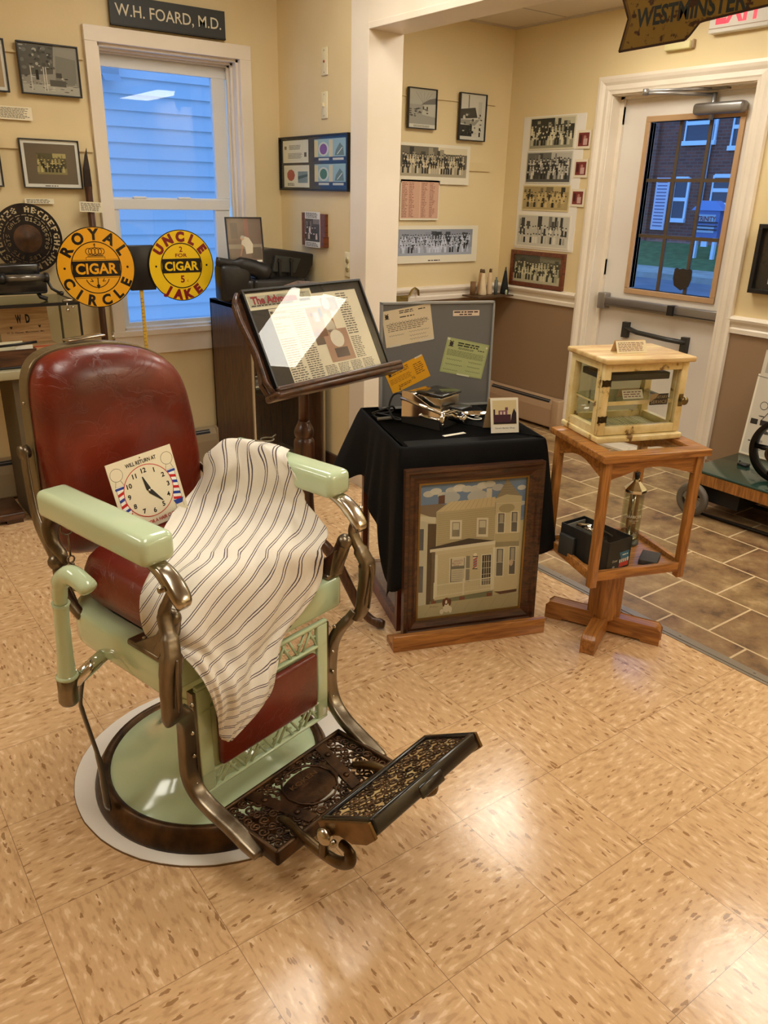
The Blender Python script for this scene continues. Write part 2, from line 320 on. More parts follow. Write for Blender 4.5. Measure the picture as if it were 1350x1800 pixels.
def ceiling_tile():
    m = bpy.data.materials.new('ceiling_tiles'); m.use_nodes = True; n, l = nodes(m); b = n['Principled BSDF']; g = n.new('ShaderNodeNewGeometry')
    mp = n.new('ShaderNodeMapping'); mp.inputs['Location'].default_value = (12.02, 12.4, 0); l.new(g.outputs['Position'], mp.inputs[0])
    br = n.new('ShaderNodeTexBrick'); br.offset = 0; br.inputs['Scale'].default_value = 1; br.inputs['Brick Width'].default_value = .61; br.inputs['Row Height'].default_value = .61; br.inputs['Mortar Size'].default_value = .008
    br.inputs['Color1'].default_value = S(218, 206, 188); br.inputs['Color2'].default_value = S(214, 202, 184); br.inputs['Mortar'].default_value = S(170, 158, 142); l.new(mp.outputs[0], br.inputs[0]); l.new(br.outputs[0], b.inputs['Base Color'])
    b.inputs['Roughness'].default_value = .9; return m
# ------------------------------------------------------------------ lamps
M_DIFF = mat('light_diffuser', (255, 244, 224), .5); n_, l_ = nodes(M_DIFF)
n_['Principled BSDF'].inputs['Emission Color'].default_value = (*LIGHT_COL, 1); n_['Principled BSDF'].inputs['Emission Strength'].default_value = LIGHT
LL = ['ceiling light panel above the entrance mat by the door', 'ceiling light panel over the stone tile floor, middle one', 'ceiling light panel at the near end of the entry ceiling',
      'ceiling troffer nearest the window wall, above the barber chair', 'long ceiling troffer directly over the barber chair footrest', 'long ceiling troffer on the left side near the window wall', 'long ceiling troffer at the far left rear of the room']
M_DIFF2 = M_DIFF.copy(); M_DIFF2.name = 'entry_light_diffuser'; M_DIFF2.node_tree.nodes['Principled BSDF'].inputs['Emission Strength'].default_value = LIGHT_ENTRY
for (x, y, z, sx, sy), lb in zip(LAMPS, LL):
    t = thing('ceiling_light', lb, 'ceiling light', (x, y, z), group='ceiling light panels')
    f = MB(); w = .025
    f.box(-sx/2-w, sx/2+w, -sy/2-w, -sy/2, -.012, .004); f.box(-sx/2-w, sx/2+w, sy/2, sy/2+w, -.012, .004); f.box(-sx/2-w, -sx/2, -sy/2, sy/2, -.012, .004); f.box(sx/2, sx/2+w, -sy/2, sy/2, -.012, .004)
    f.build('light_frame', M_WHITE, t); MB().box(-sx/2, sx/2, -sy/2, sy/2, -.008, 0).build('diffuser', M_DIFF2 if x > 2.1 else M_DIFF, t)
# ------------------------------------------------------------------ room shell
M_VCT = vct_floor(); M_SLATE = slate_floor(); M_CEIL = ceiling_tile()
struct('floor', MB().box(-2.6, 2.135, -3.6, 2.6, -.1, 0), M_VCT)
struct('floor_entry', MB().box(2.135, 3.9, -3.6, 2.67, -.1, 0), M_SLATE)
strip = MB(); strip.box(2.118, 2.150, -3.2, 1.78, 0, .004); strip.box(2.105, 2.118, -3.2, 1.78, 0, .002)
for k in range(12): strip.cyl((2.134, 1.6 - k * .28, .004), (2.134, 1.6 - k * .28, .0055), .004, n=8)
struct('trim_1', strip, mat('metal_threshold', (150, 140, 126), .4, .6))
tag(bpy.data.objects['trim_1'], 'metal threshold strip')
# back wall (with the window opening), y = 2.6
WX0, WX1, WZ0, WZ1 = 1.155, 1.845, .76, 2.022
bw = MB(); bw.box(-2.6, WX0, 2.6, 2.75, 0, 2.55); bw.box(WX1, 2.07, 2.6, 2.75, 0, 2.55); bw.box(WX0, WX1, 2.6, 2.75, 0, WZ0); bw.box(WX0, WX1, 2.6, 2.75, WZ1, 2.55)
struct('wall_back', bw, M_CREAM)
struct('wall_left', MB().box(-2.7, -2.6, -3.6, 2.75, 0, 2.55), M_CREAM)
struct('wall_rear', MB().box(-2.7, 4.0, -3.7, -3.6, 0, 2.6), M_CREAM)
# partition x 2.07..2.30 with the wide opening y -2.2..1.78
pw = MB(); pw.box(2.07, 2.215, 1.80, 2.75, 0, 2.55); pw.box(2.07, 2.215, -3.6, -3.3, 0, 2.55); pw.box(2.07, 2.215, -3.3, 1.80, 2.10, 2.55)
struct('wall_partition', pw, M_CREAM)
struct('wall_entry', MB().box(2.2, 3.9, 2.67, 2.8, 0, 2.6), M_TWO)
DY0, DY1, DZ = .995, 1.86, 1.972
dw = MB(); dw.box(3.78, 3.93, DY1, 2.8, 0, 2.6); dw.box(3.78, 3.93, -3.7, DY0, 0, 2.6); dw.box(3.78, 3.93, DY0, DY1, DZ, 2.6)
struct('wall_right', dw, M_TWO)
struct('ceiling', MB().box(-2.7, 2.215, -3.7, 2.75, 2.55, 2.6), M_CEIL)
struct('ceiling_entry', MB().box(2.215, 3.93, -3.7, 2.8, 2.392, 2.45), M_CEIL)
ag = MB(); ag.box(2.215, 3.78, 2.645, 2.67, 2.383, 2.392); ag.box(3.755, 3.78, -3.6, 2.645, 2.383, 2.392)
struct('trim_2', ag, mat('ceiling_grid_metal', (196, 184, 168), .5))
# opening casing: face casing on x=2.07, jamb liner, header
cs = MB(); cs.box(2.05, 2.07, 1.775, 1.907, 0, 2.215); cs.box(2.05, 2.07, -2.3, 1.775, 2.08, 2.215)
cs.box(2.045, 2.232, 1.765, 1.80, 0, 2.10); cs.box(2.045, 2.232, -3.3, 1.765, 2.075, 2.10); cs.box(2.215, 2.228, 1.80, 1.9, 0, 2.2); cs.box(2.215, 2.228, -3.3, 1.80, 2.10, 2.2)
struct('trim_3', cs, M_WHITE, bevel=.002)
# chair rails
def rail_prof(mb, a, b, n):   # a->b along wall at z .80-.885, n = outward normal
    a = Vector(a); b = Vector(b); n = Vector(n); pr = [(0, 0), (.012, .0), (.014, .022), (.008, .03), (.01, .045), (.022, .06), (.026, .072), (.02, .084), (0, .088)]
    V = [tuple(p + n * d + Vector((0, 0, h))) for p in (a, b) for d, h in pr]; k = len(pr)
    mb.add(V, [(i, i + 1, k + i + 1, k + i) for i in range(k - 1)] + [tuple(range(k - 1, -1, -1)), tuple(range(k, 2 * k))])
r = MB(); rail_prof(r, (2.215, 2.67, .797), (3.78, 2.67, .797), (0, -1, 0)); rail_prof(r, (3.78, 2.67, .797), (3.78, 1.955, .797), (-1, 0, 0)); rail_prof(r, (3.78, .93, .797), (3.78, -3.6, .797), (-1, 0, 0))
struct('trim_4', r, M_WHITE)
# baseboards
struct('baseboard_partition', MB().box(2.055, 2.07, 1.907, 2.6, 0, .10), mat('dark_brown_base', (78, 54, 38), .5))
bb = MB(); bb.box(3.765, 3.78, -3.6, .93, 0, .1)
struct('baseboard_right', bb, mat('tan_base', (140, 112, 86), .5))
struct('baseboard_entry', MB().box(2.215, 3.78, 2.655, 2.67, 0, .1), MATS['tan_base'])
# picture rails (thin ledges)
pr = MB()
for x0, x1, z in ((-2.4, 1.09, 1.951), (-2.4, 1.09, 1.581)):
    pr.box(x0, x1, 2.588, 2.6, z - .006, z + (.055 if z < 1.7 else .003))
pr.box(2.215, 3.643, 2.658, 2.67, 1.955, 1.96); pr.box(2.215, 3.632, 2.658, 2.67, 1.575, 1.625)
struct('trim_5', pr, M_CREAM)
# ------------------------------------------------------------------ window
wc = MB(); o = .055
wc.box(1.098, WX0, 2.575, 2.602, .70, WZ1); wc.box(WX1, 1.906, 2.575, 2.602, .70, WZ1)
wc.prism([(1.098, 0), (1.906, 0), (1.906, .062), (1.098, .062)], 0, .027, M=frame_m((0, 2.602, WZ1), (1, 0, 0), (0, 0, 1)))
wc.box(1.09, 1.912, 2.565, 2.602, .735, .762); wc.box(1.10, 1.905, 2.58, 2.602, .638, .735)
win = struct('window_1', wc, M_WHITE, bevel=.002)
j = MB(); j.box(WX0, WX0 + .012, 2.6, 2.75, WZ0, WZ1); j.box(WX1 - .012, WX1, 2.6, 2.75, WZ0, WZ1); j.box(WX0, WX1, 2.6, 2.75, WZ1 - .012, WZ1); j.box(WX0, WX1, 2.6, 2.75, WZ0 - .001, WZ0 + .012)
for d, a in ((.01, 2.64), (.018, 2.665)): j.box(WX1 - .012 - d, WX1 - .012, a, a + .014, WZ0, WZ1); j.box(WX0 + .012, WX0 + .012 + d * .4, a, a + .014, WZ0, WZ1); j.box(WX0, WX1, a, a + .014, WZ1 - .012 - d, WZ1 - .012)
j.build('window_jamb', M_WHITE, win)
sash = mat('white_vinyl_sash', (222, 220, 216), .35)
up = MB(); up.box(1.170, 1.195, 2.69, 2.72, 1.385, 1.942); up.box(1.742, 1.815, 2.69, 2.72, 1.385, 1.942); up.box(1.160, 1.84, 2.69, 2.72, 1.942, 2.015); up.box(1.170, 1.815, 2.69, 2.72, 1.345, 1.385)
up.build('upper_sash', sash, win, bevel=.002)
lo = MB(); lo.box(1.170, 1.206, 2.655, 2.688, .79, 1.33); lo.box(1.712, 1.79, 2.655, 2.688, .79, 1.33); lo.box(1.170, 1.79, 2.65, 2.688, 1.33, 1.378); lo.box(1.170, 1.79, 2.655, 2.688, .765, .79)
for x in (1.32, 1.55): lo.rbox(x - .035, x + .03, 2.655, 2.68, 1.378, 1.390, .004)
lo.build('lower_sash', sash, win, bevel=.002)
MB().box(1.195, 1.742, 2.704, 2.707, 1.385, 1.942).build('upper_pane', M_WGLASS, win)
MB().box(1.206, 1.712, 2.670, 2.673, .79, 1.33).build('lower_pane', M_WGLASS, win)
# ------------------------------------------------------------------ neighbour's house with clapboards seen through the window
sd = MB(); Y0 = 5.2
for k in range(34):
    z = -.6 + k * .112
    sd.add([(-1, Y0, z), (6.5, Y0, z), (6.5, Y0 + .022, z + .118), (-1, Y0 + .022, z + .118), (-1, Y0 + .03, z), (6.5, Y0 + .03, z)], [(0, 1, 2, 3), (4, 5, 1, 0)])
sd.box(-1, 6.5, Y0 + .03, Y0 + .2, -.7, 3.3)
sidm = mat('white_clapboard', (205, 208, 212), .6)
hs = thing('neighbour_house', 'white clapboard house wall close outside the window', 'house', (0, 0, 0)); sd.build('clapboard_wall', sidm, hs)
vt = MB(); vt.box(2.0, 2.13, Y0 - .10, Y0 + .02, 2.20, 2.36); vt.add([(2.0, Y0 - .10, 2.2), (2.13, Y0 - .10, 2.2), (2.13, Y0 - .16, 2.15), (2.0, Y0 - .16, 2.15)], [(0, 1, 2, 3)])
vt.build('vent_hood', mat('grey_vent', (170, 172, 176), .6), hs)
# ------------------------------------------------------------------ street side
bx = 22.0
def far(y, z, X=bx):
    k = (X + .162) / (16 + .162); return (-1.397 + (y + 1.397) * k, 1.4287 + (z - 1.4287) * k)
gr = MB(); gr.box(4.2, 16.6, -12, 30, -.5, -.3)
struct('ground_road', gr, mat('asphalt', (112, 116, 124), .8, noise=(2, (98, 102, 110), 5)))
gs = MB(); gs.box(4.0, 5.4, -12, 30, -.32, -.18); gs.box(16.9, 18.6, -12, 30, -.4, -.19); gs.box(16.6, 16.9, -12, 30, -.4, -.17)
struct('ground_sidewalk', gs, mat('concrete_walk', (176, 172, 160), .8, noise=(3, (150, 146, 132), 5)))
lw = MB(); lw.add([(18.6, -12, -.19), (18.6, 30, -.19), (bx - .13, 30, .25), (bx - .13, -12, .25)], [(0, 1, 2, 3)]); lawn = lw.build('lawn', mat('grass_lawn', (88, 116, 62), .9, noise=(5, (66, 92, 44), 6)), kind='stuff', label='mown green lawn in front of the brick building', cat='grass')
ln = MB(); ln.box(9.2, 9.35, -12, 30, -.3, -.295); ln.box(9.6, 9.75, -12, 30, -.3, -.295); struct('ground_road_marking', ln, mat('road_paint', (206, 190, 120), .7))
def brick_mat():
    m = bpy.data.materials.new('red_brick'); m.use_nodes = True; n, l = nodes(m); b = n['Principled BSDF']; g = n.new('ShaderNodeNewGeometry'); sp = n.new('ShaderNodeSeparateXYZ'); l.new(g.outputs['Position'], sp.inputs[0])
    cb = n.new('ShaderNodeCombineXYZ'); l.new(sp.outputs[1], cb.inputs[0]); l.new(sp.outputs[2], cb.inputs[1]); br = n.new('ShaderNodeTexBrick'); br.inputs['Scale'].default_value = 1; br.inputs['Brick Width'].default_value = .26; br.inputs['Row Height'].default_value = .09
    br.inputs['Mortar Size'].default_value = .012; br.inputs['Color1'].default_value = S(142, 78, 60); br.inputs['Color2'].default_value = S(110, 62, 50); br.inputs['Mortar'].default_value = S(120, 96, 84); l.new(cb.outputs[0], br.inputs[0]); l.new(br.outputs[0], b.inputs['Base Color']); b.inputs['Roughness'].default_value = .85; return m
bl = thing('brick_building', 'brown brick building with white framed windows across the street', 'building', (bx, 0, 0))
M_BRK = brick_mat()
b_ = MB(); b_.box(0, 3, -10, 34, -.3, 8); b_.box(-.12, 0, far(10.5, 0)[0], 34, -.3, 8); b_.build('brick_wall', M_BRK, bl)
ww = mat('white_window_frame', (228, 232, 238), .5); wd = mat('dark_far_glass', (64, 70, 80), .15)
def far_win(y0, y1, z0, z1):
    a, c = far(y0, z0), far(y1, z1); m = MB(); m.box(-.10, 0, a[0] - .08, c[0] + .08, a[1] - .12, a[1]); m.box(-.06, 0, a[0] - .07, a[0], a[1], c[1] + .07); m.box(-.06, 0, c[0], c[0] + .04, a[1], c[1] + .07); m.box(-.06, 0, a[0], c[0], c[1], c[1] + .1)
    m.box(-.05, 0, a[0], c[0], (a[1] + c[1]) / 2 - .05, (a[1] + c[1]) / 2 + .05); w = m.build('window', ww, bl); MB().box(-.02, .0, a[0], c[0], a[1], c[1]).build('pane', wd, w)
far_win(9.62, 9.93, 1.08, 1.85); far_win(9.18, 9.85, 2.62, 3.3); far_win(8.60, 9.0, 1.42, 1.9); far_win(8.2, 8.75, 2.5, 3.2)
m = MB(); a = far(9.24, 1.2); m.cyl((-.08, a[0], .3), (-.08, a[0], 7.5), .07, n=10); m.build('downspout', ww, bl)
m = MB(); a = far(10.02, 1.9); c = far(10.36, .82); m.box(-.16, -.12, a[0], c[0], c[1], a[1])
bn = m.build('banner', mat('pale_banner', (216, 204, 214), .6), bl)
m = MB()
for k in range(14):
    z = c[1] + .1 + k * (a[1] - c[1] - .15) / 14; m.box(-.165, -.16, a[0] + .06, c[0] - .06, z, z + .035)
m.build('lettering', mat('banner_ink', (120, 110, 140), .6), bn)
cs_ = thing('street_sign', 'blue framed notice board sign with a peaked top on the far lawn', 'sign', (20, 0, 0))
a = far(8.7, .80, 20); c = far(9.28, 1.18, 20)
m = MB(); m.box(-.1, .1, a[0], c[0], a[1] - .1, c[1] + .1); m.build('sign_panel', mat('sign_blue', (92, 112, 160), .5), cs_)
m = MB(); m.prism([(a[0] - .12, c[1] + .1), (c[0] + .12, c[1] + .1), ((a[0] + c[0]) / 2 + .2, c[1] + .34), ((a[0] + c[0]) / 2 - .2, c[1] + .34)], -.14, .14, M=Matrix(((0, 0, 1, 0), (1, 0, 0, 0), (0, 1, 0, 0), (0, 0, 0, 1)))); m.build('sign_roof', mat('sign_roof_blue', (120, 150, 200), .5), cs_)
m = MB(); m.box(-.12, -.1, a[0] + .1, c[0] - .1, (a[1] + c[1]) / 2 + .04, c[1]); m.box(-.12, -.1, a[0] + .1, c[0] - .1, a[1] + .02, (a[1] + c[1]) / 2 - .02); m.build('sign_face', mat('sign_face_grey', (170, 180, 188), .5), cs_)
M_YZ = frame_m((-.125, 0, 0), (0, -1, 0), (0, 0, 1)); ym = (a[0] + c[0]) / 2; m = MB()
m.text('TRINITY', -ym, c[1] - .16, .12, 0, (120, 40, 40), .55, .02, M=M_YZ)
for k in range(3): m.rect(-ym - .35, -ym + .35, a[1] + .08 + k * .09, a[1] + .12 + k * .09, 0, (50, 50, 60), M=M_YZ)
m.build('lettering', M_PRINT, cs_)
m = MB(); g0 = -.005; m.box(-.05, .05, a[0] + .05, a[0] + .13, g0, a[1]); m.build('sign_post', ww, cs_); m = MB(); m.box(-.05, .05, c[0] - .13, c[0] - .05, g0, a[1]); m.build('sign_post', ww, cs_)
m = MB(); m.box(-.03, .03, a[0] + .3, c[0] - .25, a[1] - .34, a[1] - .16); m.build('small_board', ww, cs_)
# ------------------------------------------------------------------ entrance door
dc = MB(); 
def casing(mb, y0, y1, z0, z1, horiz=False):
    pr = [(0, .0), (.022, .0), (.022, .012), (.016, .02), (.018, .045), (.012, .055), (.014, .08), (.010, .092), (0, .095)]
    return pr
cw = .092
def cas_seg(mb, pts, mitre0, mitre1):
    pr = [(0, 0), (.010, 0), (.012, .014), (.016, .022), (.014, .045), (.022, .06), (.026, .075), (.024, .09), (0, cw)]
    V = [];
    for (y, z, sy, sz) in pts:
        for d, w in pr: V.append((3.78 - d, y + sy * w, z + sz * w))
    k = len(pr); mb.add(V, [(i, i + 1, k + i + 1, k + i) for i in range(k - 1)])
cas_seg(dc, [(DY1, 0, 1, 0), (DY1, DZ, 1, 1)], 0, 0); cas_seg(dc, [(DY1, DZ, 1, 1), (DY0, DZ, -1, 1)], 0, 0); cas_seg(dc, [(DY0, DZ, -1, 1), (DY0, 0, -1, 0)], 0, 0)
dc.box(3.78, 3.93, DY1 - .005, DY1 + .01, 0, DZ); dc.box(3.78, 3.93, DY0 - .01, DY0 + .005, 0, DZ); dc.box(3.78, 3.93, DY0, DY1, DZ - .006, DZ + .01)
dc.box(3.852, 3.87, DY1 - .03, DY1, 0, DZ); dc.box(3.852, 3.87, DY0, DY0 + .02, 0, DZ); dc.box(3.852, 3.87, DY0, DY1, DZ - .02, DZ); dc.box(3.75, 3.93, DY0, DY1, -.001, .012)
struct('trim_6', dc, M_WHITE)
# slab at x 3.86..3.90
SX = 3.872
def onX(y, z, X=SX, X0=3.78):
    k = (X + .1623) / (X0 + .1623); return (-1.3972 + (y + 1.3972) * k, 1.4287 + (z - 1.4287) * k)
y1, zt = onX(1.752, 1.962); y0, _ = onX(1.0, 1.96)
gy1, gz1 = onX(1.577, 1.820); gy0, gz0 = onX(1.053, .955); y0 = DY0 + .003; y1 = DY1 - .003
sl = MB(); X1 = SX + .045
sl.box(SX, X1, gy1, y1, .012, DZ - .008); sl.box(SX, X1, y0, gy0, .012, DZ - .008); sl.box(SX, X1, gy0, gy1, .012, gz0); sl.box(SX, X1, gy0, gy1, gz1, DZ - .008)
door = struct('door_1', sl, M_DOORW)
gf = MB(); w = .030
for a in ((gy0 - w, gy1 + w, gz1, gz1 + w), (gy0 - w, gy1 + w, gz0 - w, gz0), (gy0 - w, gy0, gz0, gz1), (gy1, gy1 + w, gz0, gz1)): gf.box(SX - .010, SX + .05, *a)
gf.build('glazing_frame', mat('tan_glazing_frame', (186, 150, 110), .45), door, bevel=.003)
mu = MB()
for k in (1, 2): y = gy0 + (gy1 - gy0) * k / 3; mu.box(SX + .02, SX + .032, y - .009, y + .009, gz0, gz1)
for k in (1, 2): z = gz0 + (gz1 - gz0) * k / 3 + (.0 if k == 1 else .0); mu.box(SX + .021, SX + .031, gy0, gy1, z - .009, z + .009)
mu.build('muntin', mat('bronze_muntin', (84, 68, 50), .5), door)
MB().box(SX + .024, SX + .028, gy0, gy1, gz0, gz1).build('door_pane', M_WGLASS, door)
sh = [(-.055, .05), (-.04, .057), (-.025, .05), (0, .056), (.025, .05), (.04, .057), (.055, .05), (.058, .0), (.045, -.04), (0, -.062), (-.045, -.04), (-.058, 0)]
m = MB(); cy, cz = onX(1.25, 1.035); m.prism(sh, 0, .004, M=frame_m((SX + .018, cy, cz), (0, -1, 0), (0, 0, 1))); m.build('shield_sticker', mat('dark_sticker', (44, 36, 30), .5), door)
h = MB()
for z in (1.87, 1.05, .25): h.cyl((3.862, DY1 - .008, z - .05), (3.862, DY1 - .008, z + .05), .009, n=10); h.box(3.853, 3.871, DY1 - .03, DY1 + .006, z - .045, z + .045)
h.build('hinge', M_WHITE, door)
m = MB(); a, b = onX(1.56, .735), onX(1.14, .665)   # dark lower kick bar
m.tube([(SX - .02, onX(1.55, .705)[0], .72), (SX - .045, onX(1.45, .7)[0], .705), (SX - .045, onX(1.25, .7)[0], .695), (SX - .02, onX(1.14, .7)[0], .69)], .014, 8)
m.box(SX - .03, SX, onX(1.56, 0)[0] - .03, onX(1.56, 0)[0] + .01, .66, .75); m.box(SX - .03, SX, onX(1.14, 0)[0] - .01, onX(1.14, 0)[0] + .03, .63, .72)
m.build('lower_pull_bar', mat('dark_grey_metal', (72, 70, 68), .4, .6), door)
# panic bar
pb = thing('panic_bar', 'grey crash bar across the middle of the white door', 'door bar', (SX, 0, 0))
ya, yb = DY1 - .03, DY0 + .01; zb = .855
m = MB(); m.rbox(-.055, 0, ya - .06, ya, zb - .045, zb + .05, .008); m.build('end_bracket', M_SILVER, pb)
m = MB(); m.rbox(-.045, -.002, yb, yb + .29, zb - .027, zb + .027, .006); m.rbox(-.045, -.002, yb, ya - .05, zb - .027, zb - .012, .005); m.build('rail', M_SILVER, pb)
m = MB(); m.rbox(-.062, -.012, yb + .30, ya - .06, zb - .012, zb + .027, .006); m.build('push_pad', mat('push_pad_grey', (128, 124, 122), .3, .6), pb)
m = MB(); m.box(-.063, -.01, yb + .285, yb + .32, zb - .026, zb + .028); m.build('pad_end', M_DARK, pb)
# closer
dcl = thing('door_closer', 'silver door closer with a folding arm above the door glass', 'door closer', (SX, 0, 0))
m = MB(); ca, cb_ = onX(1.02, 1.865)[0], onX(1.30, 1.865)[0]; m.rbox(-.06, 0, ca, cb_, 1.845, 1.90, .018, 4); m.build('closer_body', M_SILVER, dcl)
m = MB(); yc = onX(1.20, 0)[0]; m.cyl((-.03, yc, 1.82), (-.03, yc, 1.945), .012); m.build('spindle', M_SILVER, dcl)
m = MB(); m.tube([(-.03, yc, 1.935), (-.20, yc + .10, 1.935), (-.30, yc + .22, 1.935)], .009, 8, flat=.5); m.tube([(-.30, yc + .22, 1.945), (-.16, yc + .1, 1.955), (-.03, yc - .02, 1.962)], .008, 8, flat=.6); m.cyl((-.30, yc + .22, 1.925), (-.30, yc + .22, 1.955), .014); m.box(-.06, -.02, yc - .08, yc + .05, 1.957, 1.968); m.build('closer_arm', M_SILVER, dcl)
# baseboard heaters
def heater(name, L, label, M, col, loc, rotz):   # runs along local +x, wall at y=0, front toward -y
    t = thing(name, label, 'baseboard heater', loc, rotz); hm = mat(col[0], col[1], .45)
    pr = [(0, .02), (-.055, .02), (-.06, .028), (-.06, .14), (-.052, .175), (-.03, .203), (-.012, .207), (0, .207)]
    m = MB(); V = [(x, y, z) for x in (0, L) for y, z in pr]; k = len(pr); m.add(V, [(i, k + i, k + i + 1, i + 1) for i in range(k - 1)] + [tuple(range(k)), tuple(range(2 * k - 1, k - 1, -1))]); m.build('cover', hm, t)
    m = MB(); m.add([(.06, -.0505, .181), (L - .09, -.0505, .181), (L - .09, -.0355, .1995), (.06, -.0355, .1995)], [(0, 1, 2, 3)]); m.build('vent_slot', M_DARK, t)
    m = MB(); m.add([(.06, -.044, .1905), (L - .09, -.044, .1905), (L - .09, -.041, .194), (.06, -.041, .194)], [(0, 1, 2, 3)]); m.build('damper_bar', M_SILVER, t)
    m = MB(); m.rbox(L - .055, L + .01, -.068, .0, 0, .212, .01); m.build('end_cap', hm, t); m = MB(); m.rbox(-.01, .04, -.068, .0, 0, .212, .01); m.build('end_cap', hm, t)
    return t
heater('baseboard_heater', .70, 'tan baseboard heater on the brown wall left of the door', None, ('tan_heater', (172, 142, 110)), (3.775, 2.655, 0), -PI / 2)
heater('baseboard_heater', 2.2, 'beige baseboard heater under the window behind the barber chair', None, ('beige_heater', (166, 146, 114)), (-.55, 2.597, 0), 0)
# ------------------------------------------------------------------ barber chair (a = across, b = forward, z)
def P(a, b, z): return (a, -b, z)
CH = TR((.50, .215, 0), rz=math.radians(14))
chair = thing('barber_chair', 'antique pale green and red leather barber chair with ornate cast iron footrest', 'barber chair', (.50, .215, 0), math.radians(14))
M_GREEN = mat('mint_green_enamel', (200, 218, 180), .12, coat=.6, noise=(2.5, (193, 212, 172), 3))
def leather():
    m = mat('red_brown_leather', (128, 42, 24), .32, coat=.35); n, l = nodes(m); b = n['Principled BSDF']; b.inputs['Coat Roughness'].default_value = .22
    tc = n.new('ShaderNodeTexCoord'); t = n.new('ShaderNodeTexNoise'); t.inputs['Scale'].default_value = 6; t.inputs['Detail'].default_value = 6; l.new(tc.outputs['Object'], t.inputs[0])
    rp = n.new('ShaderNodeValToRGB'); e = rp.color_ramp.elements; e[0].position = .3; e[0].color = S(84, 22, 11); e[1].position = .7; e[1].color = S(128, 38, 17); l.new(t.outputs[0], rp.inputs[0]); l.new(rp.outputs[0], b.inputs['Base Color'])
    v = n.new('ShaderNodeTexNoise'); v.inputs['Scale'].default_value = 9; v.inputs['Detail'].default_value = 8; v.inputs['Distortion'].default_value = 2.5; v.inputs['Roughness'].default_value = .55; l.new(tc.outputs['Object'], v.inputs[0])
    rr = n.new('ShaderNodeValToRGB'); q = rr.color_ramp.elements; q[0].position = .47; q[0].color = (.6, .6, .6, 1); q[1].position = .53; q[1].color = (.6, .6, .6, 1); x = q.new(.5); x.color = (0, 0, 0, 1); l.new(v.outputs[0], rr.inputs[0])
    w = n.new('ShaderNodeTexNoise'); w.inputs['Scale'].default_value = 120; l.new(tc.outputs['Object'], w.inputs[0])
    ad = n.new('ShaderNodeMath'); ad.operation = 'MULTIPLY_ADD'; ad.inputs[1].default_value = .25; l.new(w.outputs[0], ad.inputs[0]); l.new(rr.outputs[0], ad.inputs[2])
    bp = n.new('ShaderNodeBump'); bp.inputs['Strength'].default_value = .28; bp.inputs['Distance'].default_value = .003; l.new(ad.outputs[0], bp.inputs['Height']); l.new(bp.outputs[0], b.inputs['Normal']); return m
M_LEATH = leather()
M_IRON = mat('worn_nickel_plate', (146, 134, 114), .32, .9, noise=(14, (92, 78, 60), 6, (1, 1, .25)), bump=(60, .15))
M_NICK = mat('polished_nickel', (216, 208, 194), .2, 1, noise=(9, (150, 138, 118), 4))
M_RUST = mat('worn_rusty_iron', (92, 66, 40), .42, .75, noise=(18, (50, 36, 24), 7), bump=(50, .3))
M_CAST = mat('dark_cast_iron', (92, 64, 40), .36, .75, noise=(24, (44, 30, 20), 7), bump=(70, .3))
M_BLKEN = mat('black_enamel', (26, 22, 18), .2, coat=.4)
# base ring and dome
rim = MB(); rim.lathe([(.262, .050), (.268, .060), (.276, .064), (.284, .060), (.290, .052), (.300, .034), (.305, .014), (.305, .0058), (.25, .0058), (.25, .04)], 72, close=False)
rim.build('base_ring', M_RUST, chair)
dm = MB(); dm.lathe(spline([(.264, .052), (.235, .066), (.20, .084), (.165, .108), (.135, .14), (.112, .18), (.098, .225), (.09, .27)], 4), 72, close=False); dm.build('base_dome', M_GREEN, chair)
st = MB(); st.lathe([(.088, .24), (.088, .30), (.082, .31), (.082, .46)], 40, close=False); st.build('hydraulic_column', M_GREEN, chair)
# seat box: rounded rear, hollow look
def seat_outline(hw, b0, b1, rf, rr):
    o = []
    for cx, cy, r, a0 in ((hw - rf, b1 - rf, rf, 0), (-hw + rf, b1 - rf, rf, 90), (-hw + rr, b0 + rr, rr, 180), (hw - rr, b0 + rr, rr, 270)):
        for k in range(9): a = math.radians(a0 + 90 * k / 8); o.append((cx + r * math.cos(a), cy + r * math.sin(a)))
    return o
bxm = MB(); rings = [(0, .460, .006), (0, .464, .002), (0, .469, 0), (0, .533, 0), (0, .540, .003), (0, .545, .011), (0, .545, .05), (0, .535, .055)]
V = []; F = []; N = 36
for _, z, ins in rings:
    for a, b in seat_outline(.27 - ins, -.20 + ins, .21 - ins, .022, .11): V.append(P(a, b, z))
for i in range(len(rings) - 1):
    for k in range(N): F.append((i * N + k, i * N + (k + 1) % N, (i + 1) * N + (k + 1) % N, (i + 1) * N + k))
F.append(tuple(range(N))); F.append(tuple((len(rings) - 1) * N + k for k in range(N)))
bxm.add(V, F, sm=True); bxm.build('seat_box', M_GREEN, chair)
def puff(mb, outl, D, back, M, steps=(1, .985, .95, .90, .82, .70, .52, .30, .12), pw=2.2):
    """rounded cushion: outline in the plane, bulging to +z by D, closed at z = -back"""
    n = len(outl); cx = sum(p[0] for p in outl) / n; cy = sum(p[1] for p in outl) / n; V = []; F = []
    for x, y in outl: V.append((x, y, -back))
    for s in steps:
        h = D * (1 - max(0, (s - .0)) ** (pw * 2.4)) ** (1 / pw)
        for x, y in outl: V.append((cx + (x - cx) * s, cy + (y - cy) * s, h))
    R = len(steps) + 1
    for i in range(R - 1):
        for k in range(n): F.append((i * n + k, i * n + (k + 1) % n, (i + 1) * n + (k + 1) % n, (i + 1) * n + k))
    V.append((cx, cy, D)); c = len(V) - 1
    for k in range(n): F.append(((R - 1) * n + k, (R - 1) * n + (k + 1) % n, c))
    F.append(tuple(range(n - 1, -1, -1))); mb.add(V, F, sm=True, M=M)
